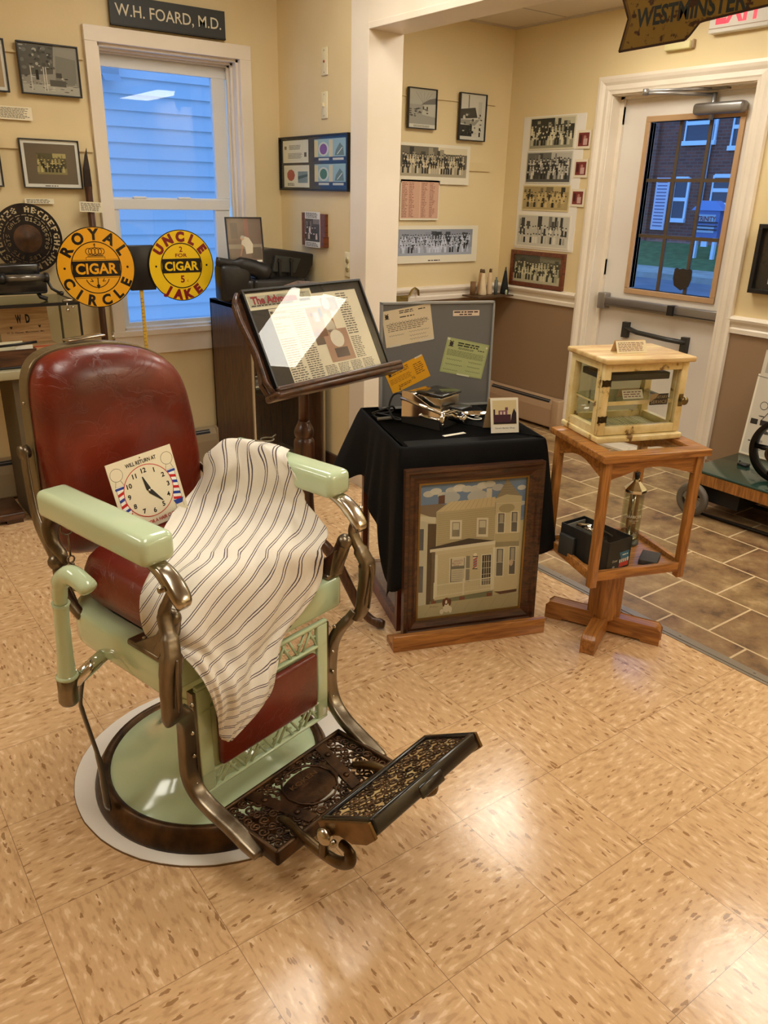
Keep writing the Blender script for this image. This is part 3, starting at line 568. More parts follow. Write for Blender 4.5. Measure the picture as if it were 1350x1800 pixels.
# seat cushion
sc_ = MB(); puff(sc_, seat_outline(.232, -.19, .205, .05, .10), .085, .065, Matrix(((1, 0, 0, 0), (0, -1, 0, 0), (0, 0, 1, .575), (0, 0, 0, 1))), (1.0, 1.03, 1.045, 1.03, .985, .93, .84, .7, .45), 2.2) if False else None
outl = seat_outline(1, -1, 1, 1, 1)
V = []; F = []; prof = [(.545, .93), (.56, .985), (.58, 1.01), (.60, 1.015), (.62, 1.0), (.638, .97), (.650, .92), (.658, .84), (.662, .70), (.664, .5), (.665, .2)]
for z, s in prof:
    for a, b in seat_outline(.232, -.195, .200, .055, .10): V.append(P(a * s, (b - .0025) * s + .0025, z))
for i in range(len(prof) - 1):
    for k in range(N): F.append((i * N + k, i * N + (k + 1) % N, (i + 1) * N + (k + 1) % N, (i + 1) * N + k))
F.append(tuple(range(N))); F.append(tuple((len(prof) - 1) * N + k for k in range(N)))
sc_ = MB().add(V, F, sm=True); sc_.build('seat_cushion', M_LEATH, chair)
# back rest
bo = [(-.12, .575), (-.19, .60), (-.217, .68), (-.219, .79), (-.217, .90), (-.215, 1.0), (-.206, 1.045), (-.184, 1.076), (-.145, 1.092), (-.09, 1.097), (-.02, 1.095), (.06, 1.080), (.12, 1.055), (.162, 1.022), (.190, .975), (.206, .91), (.218, .83), (.226, .76), (.222, .66), (.19, .60), (.12, .575), (0, .572)]
bo = spline(bo + [bo[0]], 3)[:-1]; lean = math.radians(4)
MBK = Matrix(((1, 0, 0, .020), (0, 0, -1, .325), (0, .985, 0, 0), (0, 0, 0, 1)))   # plane x=a, y=z ; out = toward front (-y local)
bc = MB(); puff(bc, bo, .062, .012, MBK, pw=2.0); bc.build('back_cushion', M_LEATH, chair)
fo = [(x * 1.02, .575 + (y - .575) * 1.012) for x, y in bo]
bf = MB(); bf.prism(fo, -.048, -.012, M=MBK, sm=False); bfo = bf.build('back_frame', mat('olive_grey_metal', (138, 128, 98), .35, .6, noise=(5, (108, 88, 58), 4, (1, 1, .6))), chair, bevel=.003)
s_ = MB()
for x, z in ((-.2005, .965), (-.203, .85), (.045, 1.088)): s_ = MB(); s_.sph(P(x * 1.0, -.355, z), .004, 8); s_.build('back_screw', M_NICK, chair)
hp = MB(); hp.rbox(-.048, .048, .335, .368, -.0025, .0025, .002, 2, M=TR((-.035, 0, 1.096), ry=math.radians(-2))); hp.box(-.030, .0, .343, .356, .0026, .0032, M=TR((-.035, 0, 1.096), ry=math.radians(-2))); hp.build('headrest_plate', M_NICK, chair)
for sx in (-1, 1):
    h = MB(); h.tube(spline([P(sx * .222, -.345, .855 if sx < 0 else .76), P(sx * .228, -.335, .81 if sx < 0 else .74), P(sx * .240, -.30, .72), P(sx * .25, -.24, .66), P(sx * .25, -.19, .60), P(sx * .25, -.15, .54)], 5), .016, 10, flat=.4, up=(0, 1, .2)); h.cyl(P(sx * .212, -.345, .855 if sx < 0 else .76), P(sx * .232, -.345, .855 if sx < 0 else .76), .016)
    h.build('back_hinge_arm', M_IRON, chair)
# arm rests
def armrest(sx):
    m = MB(); m.rbox(-.0385, .0385, -.2, .2, -.031, .031, .017, 4)
    V2 = []
    for x, y, z in m.v:
        t = (y + .2) / .4                        # 0 front(-y) .. 1 rear
        z2 = z - (.010 * math.sin(PI * min(1, max(0, t))) if z < 0 else 0) + (.004 * math.sin(PI * t) if z > 0 else 0)
        V2.append((x + sx * .2525, y - .015, z2 + .790))
    m.v = V2; return m.build('armrest', M_GREEN, chair)
for sx in (-1, 1): armrest(sx)
for sx in (-1, 1):
    c = MB(); A = lambda a, b, z: P(sx * a, b, z)
    prf_ = spline([(.150, .7665, .014), (.190, .7665, .017), (.222, .762, .019), (.250, .748, .021), (.270, .729, .021), (.279, .716, .018), (.280, .706, .013)], 5); V = []; F = []; nn_ = 10
    for q_, (b, z, w_) in enumerate(prf_):
        h_ = .004 + .012 * min(1, q_ / 14); t_ = math.radians(-10 - 55 * max(0, (b - .19)) / .09)
        for k_ in range(nn_):
            a_ = 2 * PI * k_ / nn_; ca_, sa_ = math.cos(a_), math.sin(a_); ex = abs(ca_) ** .5 * (1 if ca_ > 0 else -1); ey = abs(sa_) ** .6 * (1 if sa_ > 0 else -1)
            V.append(A(.254 + ex * w_, b - ey * h_ * math.sin(-t_) * -1 * .5, z - h_ + ey * h_ * math.cos(t_)))
    for q_ in range(len(prf_) - 1):
        for k_ in range(nn_): F.append((q_ * nn_ + k_, q_ * nn_ + (k_ + 1) % nn_, (q_ + 1) * nn_ + (k_ + 1) % nn_, (q_ + 1) * nn_ + k_))
    F.append(tuple(range(nn_))); F.append(tuple((len(prf_) - 1) * nn_ + k_ for k_ in range(nn_))); c.add(V, F, sm=True); c.build('arm_front_cap', M_NICK, chair)
    k = MB(); k.cyl(A(.246, .248, .728), A(.285, .248, .728), .006); k.sph(A(.242 if sx < 0 else .287, .248, .728), .008, 10); k.build('cap_screw', M_NICK, chair)
    p = MB(); p.tube(spline([A(.262, .258, .722), A(.268, .243, .69), A(.272, .238, .665), A(.278, .256, .625), A(.286, .270, .592), A(.290, .268, .55), A(.289, .262, .50), A(.286, .256, .455), A(.276, .244, .430)], 6),
                          [.012] * 6 + [.013] * 6 + [.015] * 6 + [.020] * 6 + [.024] * 6 + [.023] * 6 + [.022] * 6 + [.022] * 6 + [.012], 16, flat=.55, up=(1, 0, 0), sq=.6); p.build('arm_front_post', M_IRON, chair)
    g = MB(); g.tube(spline([A(.296, .262, .60), A(.304, .276, .575), A(.304, .272, .52), A(.300, .264, .46)], 5), .004, 6); g.tube(spline([A(.283, .283, .59), A(.288, .286, .55), A(.286, .280, .47)], 5), .0035, 6); g.build('post_rib', M_IRON, chair)
    # bracket with ball on the seat box
    q = MB(); q.rbox(-.029, .029, -.055, .055, -.007, .007, .004, 2, M=TR(A(.245, .150, .551)))
    q.add([A(.222, .12, .556), A(.222, .207, .556), A(.222, .222, .63), A(.222, .19, .60), A(.272, .12, .556), A(.272, .207, .556), A(.268, .228, .63), A(.272, .19, .60)], [(0, 1, 2, 3), (4, 7, 6, 5), (0, 3, 7, 4), (3, 2, 6, 7), (2, 1, 5, 6), (0, 4, 5, 1)])
    q.tube([A(.250, .19, .565), A(.25, .214, .61), A(.25, .228, .645)], [.024, .020, .018], 14); q.sph(A(.25, .230, .648), .0195, 16); q.build('arm_bracket', M_IRON, chair, bevel=.002)
    s = MB(); s.sph(A(.245, .12, .558), .007, 10, sc=(1, 1, .5)); s.build('bracket_bolt', M_NICK, chair)
    # rear arm support
    r = MB(); r.tube(spline([A(.255, -.165, .765), A(.262, -.185, .735), A(.268, -.175, .695), A(.262, -.152, .665), A(.255, -.16, .64)], 5), [.012, .014, .016, .018, .019, .020, .02, .019, .018, .017, .016, .015, .014, .014, .014, .013, .012, .012, .012, .011, .01], 10, flat=.6, up=(1, 0, 0))
    r.sph(A(.270, -.168, .648), .019, 14); r.tube(spline([A(.268, -.168, .648), A(.272, -.160, .61), A(.270, -.135, .565), A(.262, -.10, .53)], 5), [.012] * 5 + [.014] * 5 + [.013] * 5 + [.012], 10, flat=.7, up=(1, 0, 0)); r.build('arm_rear_post', M_IRON, chair)
# front leg brackets and panel
for sx in (-1, 1):
    A = lambda a, b, z: P(sx * a, b, z)
    p = MB(); p.tube(spline([A(.272, .246, .452), A(.255, .238, .432), A(.236, .224, .405), A(.226, .210, .36), A(.224, .204, .29), A(.224, .206, .235), A(.220, .225, .195), A(.214, .265, .168), A(.208, .32, .15), A(.206, .365, .135), A(.206, .405, .122)], 5),
                          [.016] * 5 + [.019] * 40 + [.019, .018, .017, .016, .014, .012], 16, flat=.62, up=(1, 0, 0), sq=.45); p.build('leg_bracket', M_IRON, chair)
    for z in (.425, .35, .29, .215): b = MB(); b.sph(A(.218, .226 if z > .4 else .220, z), .0055, 8); b.build('bracket_bolt', M_NICK, chair)
    f = MB(); f.box(*sorted((sx * .18, sx * .208)), -.216, -.196, .205, .44); f.build('inner_flange', M_IRON, chair)
fp = MB()
for a0, a1, z0, z1 in ((-.20, .20, .443, .452), (-.20, .20, .383, .391), (-.20, .20, .216, .224), (-.20, .20, .164, .172), (-.20, -.165, .172, .443), (.165, .20, .172, .443)): fp.rbox(a0, a1, -.220, -.206, z0, z1, .003, 2)
fp.rbox(-.165, .165, -.214, -.204, .222, .385, .003, 2)
for z0, z1 in ((.391, .443), (.172, .216)):
    n = 15; w = .33 / n; h = z1 - z0
    for k in range(n):
        x = -.165 + w * k; xm = x + w / 2
        up_ = (k % 4) < 2
        pts = [(x, z0), (x + w * 1.35, z1)] if up_ else [(x + w * 1.1, z0), (x - w * .2, z1)]
        fp.tube([(pts[0][0], -.213, pts[0][1]), (pts[1][0], -.213, pts[1][1])], .0038, 6)
        if k % 4 in (0, 2): fp.tube([(x + w * .2, -.213, z0 + h * .5), (x + w * .9, -.213, z0 + h * .5)], .003, 6)
fp.build('front_panel', M_GREEN, chair)
rp_ = MB(); rp_.rbox(-.153, .153, -.234, -.214, .228, .380, .009, 3); rp_.build('panel_cushion', M_LEATH, chair)
# lever on the near side
lv = MB(); hx = -.355
lv.tube(spline([P(hx, -.02, .452), P(hx, -.015, .50), P(hx, -.01, .55), P(hx, -.006, .60), P(hx, .0, .640)], 4), [.021, .0205, .019, .018, .0175, .017, .0165, .016, .016, .016, .0155, .0155, .0155, .0155, .016, .0165, .019], 16)
lv.tube(spline([P(hx, .0, .640), P(hx, .004, .67), P(hx + .002, .018, .70), P(hx + .008, .048, .716), P(hx + .014, .085, .703), P(hx + .016, .098, .694)], 5), [.014] * 3 + [.016] * 5 + [.019] * 5 + [.0205] * 5 + [.020] * 4 + [.019, .017, .013, .006], 16, flat=1.0)
lv.sph(P(hx, -.0195, .456), .0245, 16, sc=(1, 1, .4)); lvo = lv.build('lever_handle', M_GREEN, chair)
lb_ = MB(); lb_.tube([P(hx, -.022, .452), P(hx, -.024, .42), P(hx, -.026, .392), P(hx, -.026, .384)], [.0215, .021, .022, .018], 16); lb_.build('lever_socket', M_IRON, chair)
sh_ = MB(); sh_.cyl(P(hx + .01, -.022, .43), P(-.262, -.022, .466), .0155, n=18); sh_.build('lever_shaft', M_CHROME, chair)
bk = MB(); bk.tube(spline([P(-.315, -.03, .43), P(-.318, -.045, .38), P(-.318, -.052, .34), P(-.312, -.04, .27), P(-.305, -.03, .20), P(-.302, -.028, .12), P(-.302, -.026, .055)], 5), [.008] * 10 + [.011] * 10 + [.014] * 5 + [.016] * 5 + [.014], 8, flat=.35, up=(0, 1, 0)); bk.build('brake_bar', M_BLKEN, chair)
# footrest, lower plate
def curl(mb, cx, cy, r, a0, turns, z, w=.0032, dirn=1, shrink=.35, mi=0, M=None):
    pts = []; n = max(6, int(14 * turns))
    for k in range(n + 1):
        t = k / n; a = math.radians(a0) + dirn * t * turns * 2 * PI; rr = r * (1 - (1 - shrink) * t); pts.append((cx + rr * math.cos(a), cy + rr * math.sin(a), z))
    mb.tube(pts, w, 5, mi, M=M)
def scrollwork(mb, x0, x1, y0, y1, z, nx, ny, w, seed, hole=None, mi=0, M=None):
    rd = random.Random(seed); dx = (x1 - x0) / nx; dy = (y1 - y0) / ny
    for i in range(nx):
        for j in range(ny):
            cx = x0 + (i + .5) * dx; cy = y0 + (j + .5) * dy
            if hole and ((cx - hole[0]) / hole[2]) ** 2 + ((cy - hole[1]) / hole[3]) ** 2 < 1: continue
            r = min(dx, dy) * .52; d = 1 if (i + j) % 2 else -1
            curl(mb, cx, cy, r, rd.uniform(0, 360), 1.25, z + rd.uniform(-.0008, .001), w, d, .3, mi, M)
            mb.tube([(cx - dx * .5, cy + d * dy * .5, z - .001), (cx, cy + rd.uniform(-.2, .2) * dy, z - .002), (cx + dx * .5, cy - d * dy * .5, z - .001)], w * .9, 5, mi, M=M)
lp = MB(); a_ = .195; y0, y1 = -.452, -.262; zt = .150
lp.rbox(-a_, a_, y0, y0 + .013, .112, zt, .005, 2); lp.rbox(-a_, a_, y1 - .010, y1, .125, zt, .004, 2); lp.rbox(-a_, -a_ + .012, y0, y1, .112, zt, .005, 2); lp.rbox(a_ - .012, a_, y0, y1, .112, zt, .005, 2)
lp.build('footrest_frame', M_RUST, chair)
fg = MB(); scrollwork(fg, -a_ + .012, a_ - .012, y0 + .012, y1 - .01, .142, 14, 7, .0030, 3, (0.0, -.35, .085, .055)); fg.build('footrest_grille', M_CAST, chair)
ov = MB(); ov.prism([(.082 * math.cos(t * PI / 16), -.352 + .050 * math.sin(t * PI / 16)) for t in range(32)], .138, .1455); curl(ov, 0, -.352, .066, 0, 1.0, .146, .003, 1, 1.0)
for s in (-1, 1):
    ov.add([(s * .10, -.27, .139), (s * .13, -.27, .139), (s * .085, -.435, .139), (s * .055, -.435, .139), (s * .10, -.27, .146), (s * .13, -.27, .146), (s * .085, -.435, .146), (s * .055, -.435, .146)], [(4, 5, 6, 7), (0, 1, 5, 4), (1, 2, 6, 5), (2, 3, 7, 6), (3, 0, 4, 7)])
    for t in (.25, .75): ov.sph((s * (.115 - .045 * t), -.27 - .165 * t, .147), .008, 8, sc=(1, 1, .5))
ov.text('KOKEN', 0, -.338, .013, .1462, (255, 255, 255), .082, .01); ov.text('BARBERS', 0, -.356, .009, .1462, (255, 255, 255), .06, .01); ov.text('ST.LOUIS', 0, -.371, .008, .1462, (255, 255, 255), .05, .01)
Zt = []
ov.build('maker_plate', M_CAST, chair)
ln_ = MB(); ln_.text('KOKEN', 0, -.338, .013, .1466, (255, 255, 255), .082, .02); ln_.build('raised_lettering', mat('worn_raised_iron', (120, 88, 54), .35, .7), chair)
# upper flap, tilted
ang = math.atan2(.075, .130); MF = Matrix.Translation(P(.012, .543, .275)) @ Matrix.Rotation(-ang, 4, 'X')   # local: x across, -y forward up the slope
fl = MB(); L = .152; hw = .172
fl.rbox(-hw, hw, -L, -L + .012, -.032, .004, .004, 2, M=MF); fl.rbox(-hw, hw, -.012, 0, -.012, .004, .003, 2, M=MF); fl.rbox(-hw, -hw + .012, -L, 0, -.03, .004, .004, 2, M=MF); fl.rbox(hw - .012, hw, -L, 0, -.03, .004, .004, 2, M=MF)
fl.box(-hw + .006, hw - .006, -L + .008, -.006, -.012, -.008, M=MF); fl.rbox(-.035, .040, -L - .003, -L + .004, -.036, -.010, .003, 2, M=MF); fl.build('upper_footrest', M_BLKEN, chair)
fs = MB(); fs.box(-hw + .012, hw - .012, -L + .012, -.012, -.008, -.004, M=MF); fs.build('brass_backing', mat('tarnished_brass', (222, 194, 136), .42, .35, noise=(30, (182, 148, 96), 4)), chair)
fs2 = MB(); scrollwork(fs2, -hw + .013, hw - .013, -L + .013, -.012, -.003, 13, 5, .0019, 9, None, 0, MF); fs2.build('upper_scrollwork', M_CAST, chair)
for s in (-1, 1): ec = MB(); ec.prism([(0, .0), (-L, .0), (-L - .002, -.034), (-L + .03, -.046), (-.08, -.046), (-.05, -.03), (0, -.03)], 0, .008, M=MF @ Matrix(((0, 0, s, s * hw), (1, 0, 0, 0), (0, 1, 0, 0), (0, 0, 0, 1)))); ec.build('flap_end_plate', mat('brown_brass', (128, 98, 56), .35, .8, noise=(15, (92, 66, 34), 5)), chair, bevel=.0015)
for s in (-1, 1):
    hk = MB(); A = lambda a, b, z: P(s * a, b, z)
    hk.tube(spline([A(.118, .385, .146), A(.124, .41, .157), A(.132, .44, .164), A(.138, .48, .165), A(.138, .53, .160), A(.138, .575, .166), A(.138, .603, .188), A(.138, .60, .214), A(.138, .578, .22)], 5), [.008] * 5 + [.009] * 10 + [.011] * 20 + [.009] * 5 + [.007], 10, flat=1.3, up=(1, 0, 0))
    hk.tube(spline([A(.142, .535, .165), A(.146, .540, .20), A(.148, .555, .235), A(.148, .575, .265)], 4), .012, 10, flat=.8, up=(1, 0, 0)); hk.build('footrest_hook_arm', mat('dull_bronze', (112, 92, 62), .34, .85, noise=(12, (70, 54, 34), 5)), chair)
    kn = MB(); kn.sph(A(.178, .572, .262), .019, 14, sc=(.7, 1, 1)); kn.sph(A(.184, .602, .268), .008, 10); kn.build('flap_pivot', M_NICK, chair)
# strop clip hanging from the arm
cl = thing('strop_clip', 'small metal strop clip hanging on a ring from the left armrest of the barber chair', 'clip', CH @ Vector(P(-.262, -.115, .742)), math.radians(14))
m = MB(); curl(m, 0, 0, .014, 90, 1.0, 0, .0022, 1, 1.0, M=Matrix.Rotation(PI / 2, 4, 'X')); m.tube([(0, 0, -.014), (0, .0, -.065)], .0022, 6); curl(m, 0, 0, .008, 90, 1, 0, .0022, 1, 1, M=TR((0, 0, -.073), rx=PI / 2)); m.build('ring_and_rod', M_IRON, cl)
m = MB(); m.rbox(-.006, .006, -.004, .004, -.15, -.082, .002, 2); m.rbox(-.010, -.003, -.003, .003, -.125, -.095, .001, 2); m.tube([(.008, 0, -.09), (.013, 0, -.12), (.011, 0, -.15)], .0012, 5); m.build('clip_body', M_IRON, cl)
# ------------------------------------------------------------------ cardboard disc
cd = MB(); pts = []
rd = random.Random(4)
for k in range(90): a = 2 * PI * k / 90; r = .362 + .002 * math.sin(3 * a) + rd.uniform(-.0008, .0008); pts.append((r * math.cos(a), r * math.sin(a)))
cd.prism(pts, .0045, .0055, 0); cd.prism([(x * 1.004, y * 1.004) for x, y in pts], 0, .0045, 1)
cd.build('cardboard_disc', [mat('white_card', (238, 232, 222), .6), mat('corrugated_edge', (120, 92, 60), .8)], None, 'round white cardboard disc lying under the barber chair base', 'cardboard', loc=(.515, .235, 0))
# ------------------------------------------------------------------ striped cape
CAPE = [
 [(0.160,-0.161,0.800,15.28),(0.200,-0.148,0.832,16.33),(0.224,-0.092,0.840,17.92),(0.244,-0.046,0.838,19.25),(0.255,-0.003,0.836,20.34),(0.262,0.030,0.830,20.95)],
 [(0.150,-0.175,0.785,15.0),(0.176,-0.135,0.818,16.3),(0.206,-0.085,0.832,17.9),(0.213,-0.025,0.831,19.4),(0.214,0.030,0.830,20.6),(0.2145,0.064,0.829,21.3)],
 [(0.149,-0.180,0.740,14.56),(0.150,-0.095,0.772,16.17),(0.188,-0.065,0.775,17.84),(0.195,0.012,0.784,19.52),(0.203,0.065,0.790,20.91),(0.208,0.100,0.792,21.78)],
 [(0.090,-0.180,0.685,13.84),(0.126,-0.131,0.690,15.72),(0.168,-0.069,0.693,17.80),(0.192,0.006,0.702,19.89),(0.210,0.078,0.716,21.88),(0.222,0.128,0.715,23.52)],
 [(-0.013,-0.106,0.676,13.63),(0.031,-0.034,0.676,16.20),(0.086,0.026,0.676,18.70),(0.130,0.088,0.676,21.07),(0.176,0.150,0.675,23.61),(0.226,0.196,0.672,25.83)],
 [(-0.170,0.05,0.676,14.58),(-0.077,0.083,0.676,17.14),(-0.019,0.130,0.676,19.85),(0.037,0.178,0.672,22.35),(0.100,0.208,0.658,24.67),(0.175,0.222,0.640,26.53)],
 [(-0.246,0.110,0.640,15.81),(-0.169,0.150,0.672,18.36),(-0.098,0.196,0.655,20.89),(-0.008,0.214,0.622,23.22),(0.085,0.218,0.598,25.24),(0.170,0.220,0.570,27.09)],
 [(-0.252,0.135,0.565,18.88),(-0.222,0.214,0.600,20.70),(-0.127,0.226,0.569,23.22),(-0.041,0.228,0.542,25.25),(0.052,0.228,0.521,27.06),(0.116,0.226,0.517,27.97)],
 [(-0.236,0.224,0.566,22.33),(-0.187,0.236,0.534,24.43),(-0.129,0.240,0.506,26.09),(-0.066,0.242,0.482,27.54),(-0.008,0.240,0.470,28.57),(0.041,0.234,0.475,28.92)],
 [(-0.212,0.250,0.502,25.53),(-0.181,0.262,0.473,27.27),(-0.141,0.270,0.450,28.70),(-0.095,0.270,0.431,29.77),(-0.045,0.265,0.413,30.53),(-0.007,0.256,0.419,30.40)],
 [(-0.189,0.255,0.417,29.88),(-0.168,0.270,0.401,31.25),(-0.142,0.275,0.386,32.24),(-0.110,0.275,0.375,32.76),(-0.073,0.270,0.364,32.98),(-0.039,0.256,0.359,32.70)],
 [(-0.173,0.250,0.334,34.46),(-0.171,0.260,0.328,34.83),(-0.166,0.264,0.322,35.12),(-0.160,0.264,0.316,35.45),(-0.153,0.260,0.314,35.49),(-0.142,0.250,0.312,35.46)]]
rowsS = [spline(r, 9) for r in CAPE]; cols = list(zip(*rowsS)); colsS = [spline(list(c), 7) for c in cols]; NC = len(colsS); NR = len(colsS[0])
cp = MB(); V = []; UV = []
def fold(u, v):
    s = v / NR
    w = 1.0 if s > .3 else .35 + .65 * s / .3
    e_ = 1 - math.exp(-(s / .05) ** 2); f = e_ * (.0065 * math.sin(u * 8.5 + s * 6 + 1.5 * math.sin(s * 9)) + .0045 * math.sin(u * 15 - s * 12 + math.sin(s * 21)) + .0045 * math.sin(u * 4 + s * 23) + .002 * math.sin(u * 31 + s * 40))
    return f * w
for i in range(NR):
    for j in range(NC):
        a, b, z, u = colsS[j][i]; s = i / NR; f = fold(j / NC * 2.2, i)
        nb = .75 if s > .45 else .25; nz = .3 if s > .45 else .9
        f += .006 if .28 < s < .5 else .004
        f = max(f, .0) if (.25 < s < .62) else f
        ez = .0012 * math.sin(i * 1.7) * (1 if j in (0, NC - 1) else 0)
        V.append(P(a + (f * .5 if s < .25 else 0), b + f * nb, z + f * nz + ez)); UV.append((u + .12 * math.sin(i * .35 + j * .2), i / 7.0))
F = [(i * NC + j, i * NC + j + 1, (i + 1) * NC + j + 1, (i + 1) * NC + j) for i in range(NR - 1) for j in range(NC - 1)]
cp.add(V, F, sm=True); cp.uv = UV
def stripes():
    m = bpy.data.materials.new('striped_cotton'); m.use_nodes = True; n, l = nodes(m); b = n['Principled BSDF']; b.inputs['Roughness'].default_value = .8; b.inputs['Sheen Weight'].default_value = .2
    u = n.new('ShaderNodeUVMap'); s = n.new('ShaderNodeSeparateXYZ'); l.new(u.outputs[0], s.inputs[0]); fr = n.new('ShaderNodeMath'); fr.operation = 'FRACT'; l.new(s.outputs[0], fr.inputs[0])
    def near(c, w):
        d = n.new('ShaderNodeMath'); d.operation = 'COMPARE'; l.new(fr.outputs[0], d.inputs[0]); d.inputs[1].default_value = c; d.inputs[2].default_value = w; return d.outputs[0]
    ad = n.new('ShaderNodeMath'); ad.operation = 'ADD'; l.new(near(.40, .035), ad.inputs[0]); l.new(near(.58, .035), ad.inputs[1])
    x = n.new('ShaderNodeMix'); x.data_type = 'RGBA'; l.new(ad.outputs[0], x.inputs[0]); x.inputs[6].default_value = S(232, 224, 208); x.inputs[7].default_value = S(74, 58, 70); l.new(x.outputs[2], b.inputs['Base Color'])
    t = n.new('ShaderNodeTexNoise'); t.inputs['Scale'].default_value = 30; bp = n.new('ShaderNodeBump'); bp.inputs['Strength'].default_value = .25; bp.inputs['Distance'].default_value = .004; l.new(t.outputs[0], bp.inputs['Height']); l.new(bp.outputs[0], b.inputs['Normal']); return m
cape = cp.build('barber_cape', stripes(), None, 'white cotton barber cape with thin dark double stripes draped over the chair seat and arm', 'cape', loc=(.50, .215, 0), rotz=math.radians(14))
md = cape.modifiers.new('thick', 'SOLIDIFY'); md.thickness = .0016; md.offset = 1
m = MB(); curl(m, 0, 0, .018, 0, 1.0, 0, .0016, 1, .9); m.tube([(-.018, 0, .0), (-.034, .01, .002)], .0018, 6); m.tube([(.016, 0, .001), (.034, .004, .004)], .0018, 6)
m.build('cape_clip', M_IRON, None, 'small wire clip on the cape where it gathers over the right armrest', 'clip', loc=CH @ Vector(P(.246, -.03, .851)), rotz=.3)
# ------------------------------------------------------------------ clock sign on the seat
w_, h_ = .186, .160
ck = MB(); CW, CHt = .170, .178   # sign size
def C2(x, y): return x, y
cream = (236, 226, 196); blk = (20, 20, 24); red = (196, 24, 30); blu = (30, 60, 150); wht = (250, 248, 240)
ck.box(-CW / 2, CW / 2, 0, CHt, -.002, 0, col=cream)
z1, z2, z3 = .0003, .0006, .0009; cy = .088
for s in (-1, 1):
    x = s * .066
    ck.ring(x, .148, .0150, .0157, z1, blk, 30)
    ck.line([(x - .006, .133), (x - .011, .120), (x + .011, .120), (x + .006, .133)], .0007, z1, blk); ck.rect(x - .013, x + .013, .112, .118, z1, blu); ck.rect(x - .011, x + .011, .118, .120, z1, wht)
    ck.rect(x - .0105, x + .0105, .040, .112, z1, wht)
    for k in range(5):
        y = .102 - k * .0145; c = red if k % 2 == 0 else blu; ck.poly([(x - .0105, y - (.006 if s < 0 else 0)), (x + .0105, y - (0 if s < 0 else .006)), (x + .0105, y + (.007 if s < 0 else .001)), (x - .0105, y + (.001 if s < 0 else .007))], z2, c)
    ck.line([(x - .0105, .112), (x - .0105, .02)], .0006, z2, blk); ck.line([(x + .0105, .112), (x + .0105, .02)], .0006, z2, blk)
    ck.poly([(x - .014, .042), (x + .014, .042), (x + .008, .030), (x - .008, .030)], z2, blu)
ck.disc(0, cy, .0640, .0640, z2 + .0001, cream, 48); ck.ring(0, cy, .0622, .0640, z3, red, 60)
for k in range(1, 13):
    a = PI / 2 - k * PI / 6; ck.text(str(k), .0515 * math.cos(a), cy + .0505 * math.sin(a) - .0055, .0115, z3, blk, None, .035)
ck.text('WILL RETURN AT', 0, .156, .0095, z3, blk, .080, .02); ck.text('TIME FOR A HAIR CUT?', 0, .009, .0085, z3, red, .100, .02); ck.disc(0, .1705, .0016, .0016, z3, blk)
ck.build('return_time_sign', M_GLOSSP, None); cko = bpy.data.objects['return_time_sign']
tag(cko, 'cream WILL RETURN AT clock sign with barber poles leaning on the chair back', 'sign')
# orientation: bottom edge on the seat, leaning back, rolled 15 deg
base = Vector(P(-.008, -.150, .664)); lean_ = math.radians(-12); roll = math.radians(4)
B_ = frame_m(base, (1, 0, 0), (0, math.sin(math.radians(14)), math.cos(math.radians(14)))) @ Matrix.Rotation(roll, 4, 'Z') @ Matrix.Diagonal((1.08, 1.0, 1, 1))
cko.matrix_world = CH @ B_
for nm, tip, wd in (('clock_hand', (-.0075, .0358), .010), ('clock_hand', (.0261, -.0342), .010)):
    h = MB(); L = math.hypot(*tip); ax = (tip[0] / L, tip[1] / L); px = (-ax[1], ax[0])
    h.prism([(ax[0] * t + px[0] * w, ax[1] * t + px[1] * w) for t, w in ((-.006, 0), (.004, .0058), (L, .0012), (L + .001, 0), (L, -.0012), (.004, -.0058))], .0012, .0018, M=TR((0, cy, 0))); h.build(nm, M_BLACK, cko)
h = MB(); h.cyl((0, cy, .001), (0, cy, .003), .003, n=12); h.build('hand_rivet', M_NICK, cko)
# ------------------------------------------------------------------ picture painters (local x right, y up, metres)
def g_(v, tint=(1, .97, .9)): return tuple(int(max(0, min(255, v * k))) for k in tint)
def group_photo(m, x0, y0, w, h, rows, n, seed, tint=(1, .98, .93), z=.0004, sky=190, ground=150, back=90, dark=.45):
    rd = random.Random(seed); m.rect(x0, x0 + w, y0, y0 + h, z, g_(ground, tint)); m.rect(x0, x0 + w, y0 + h * .3, y0 + h, z + .0001, g_(back, tint)); m.rect(x0 + w * .55, x0 + w, y0 + h * .78, y0 + h, z + .0002, g_(sky, tint))
    for k in range(9): a = x0 + rd.random() * w * .9; b = w * rd.uniform(.03, .09); m.rect(a, min(a + b, x0 + w), y0 + h * .55, y0 + h * rd.uniform(.8, .99), z + .00022 + k * .000008, g_(rd.choice((60, 75, 120, 150)), tint))
    for r in range(rows - 1, -1, -1):
        yb = y0 + h * (.10 + .52 * r / rows); ph = h * .36
        for i in range(n):
            x = x0 + w * (.03 + .94 * (i + .5 * (r % 2) + rd.uniform(.0, .3)) / n); bw = w * .80 / n; c = rd.choice((35, 50, 60)) if rd.random() < dark else rd.choice((200, 185, 160, 215)); zz = z + .0003 + .00006 * (rows - r)
            if x + bw * .5 > x0 + w: continue
            hh = yb + ph * rd.uniform(.82, 1.0); m.poly([(x - bw * .42, yb), (x + bw * .42, yb), (x + bw * .36, hh - ph * .3), (x - bw * .36, hh - ph * .3)], zz, g_(c, tint)); m.disc(x, hh - ph * .15, bw * .30, ph * .15, zz + .00003, g_(rd.choice((205, 190, 175)), tint), 7)
            m.disc(x, hh - ph * .06, bw * .30, ph * .07, zz + .00004, g_(50, tint), 6)
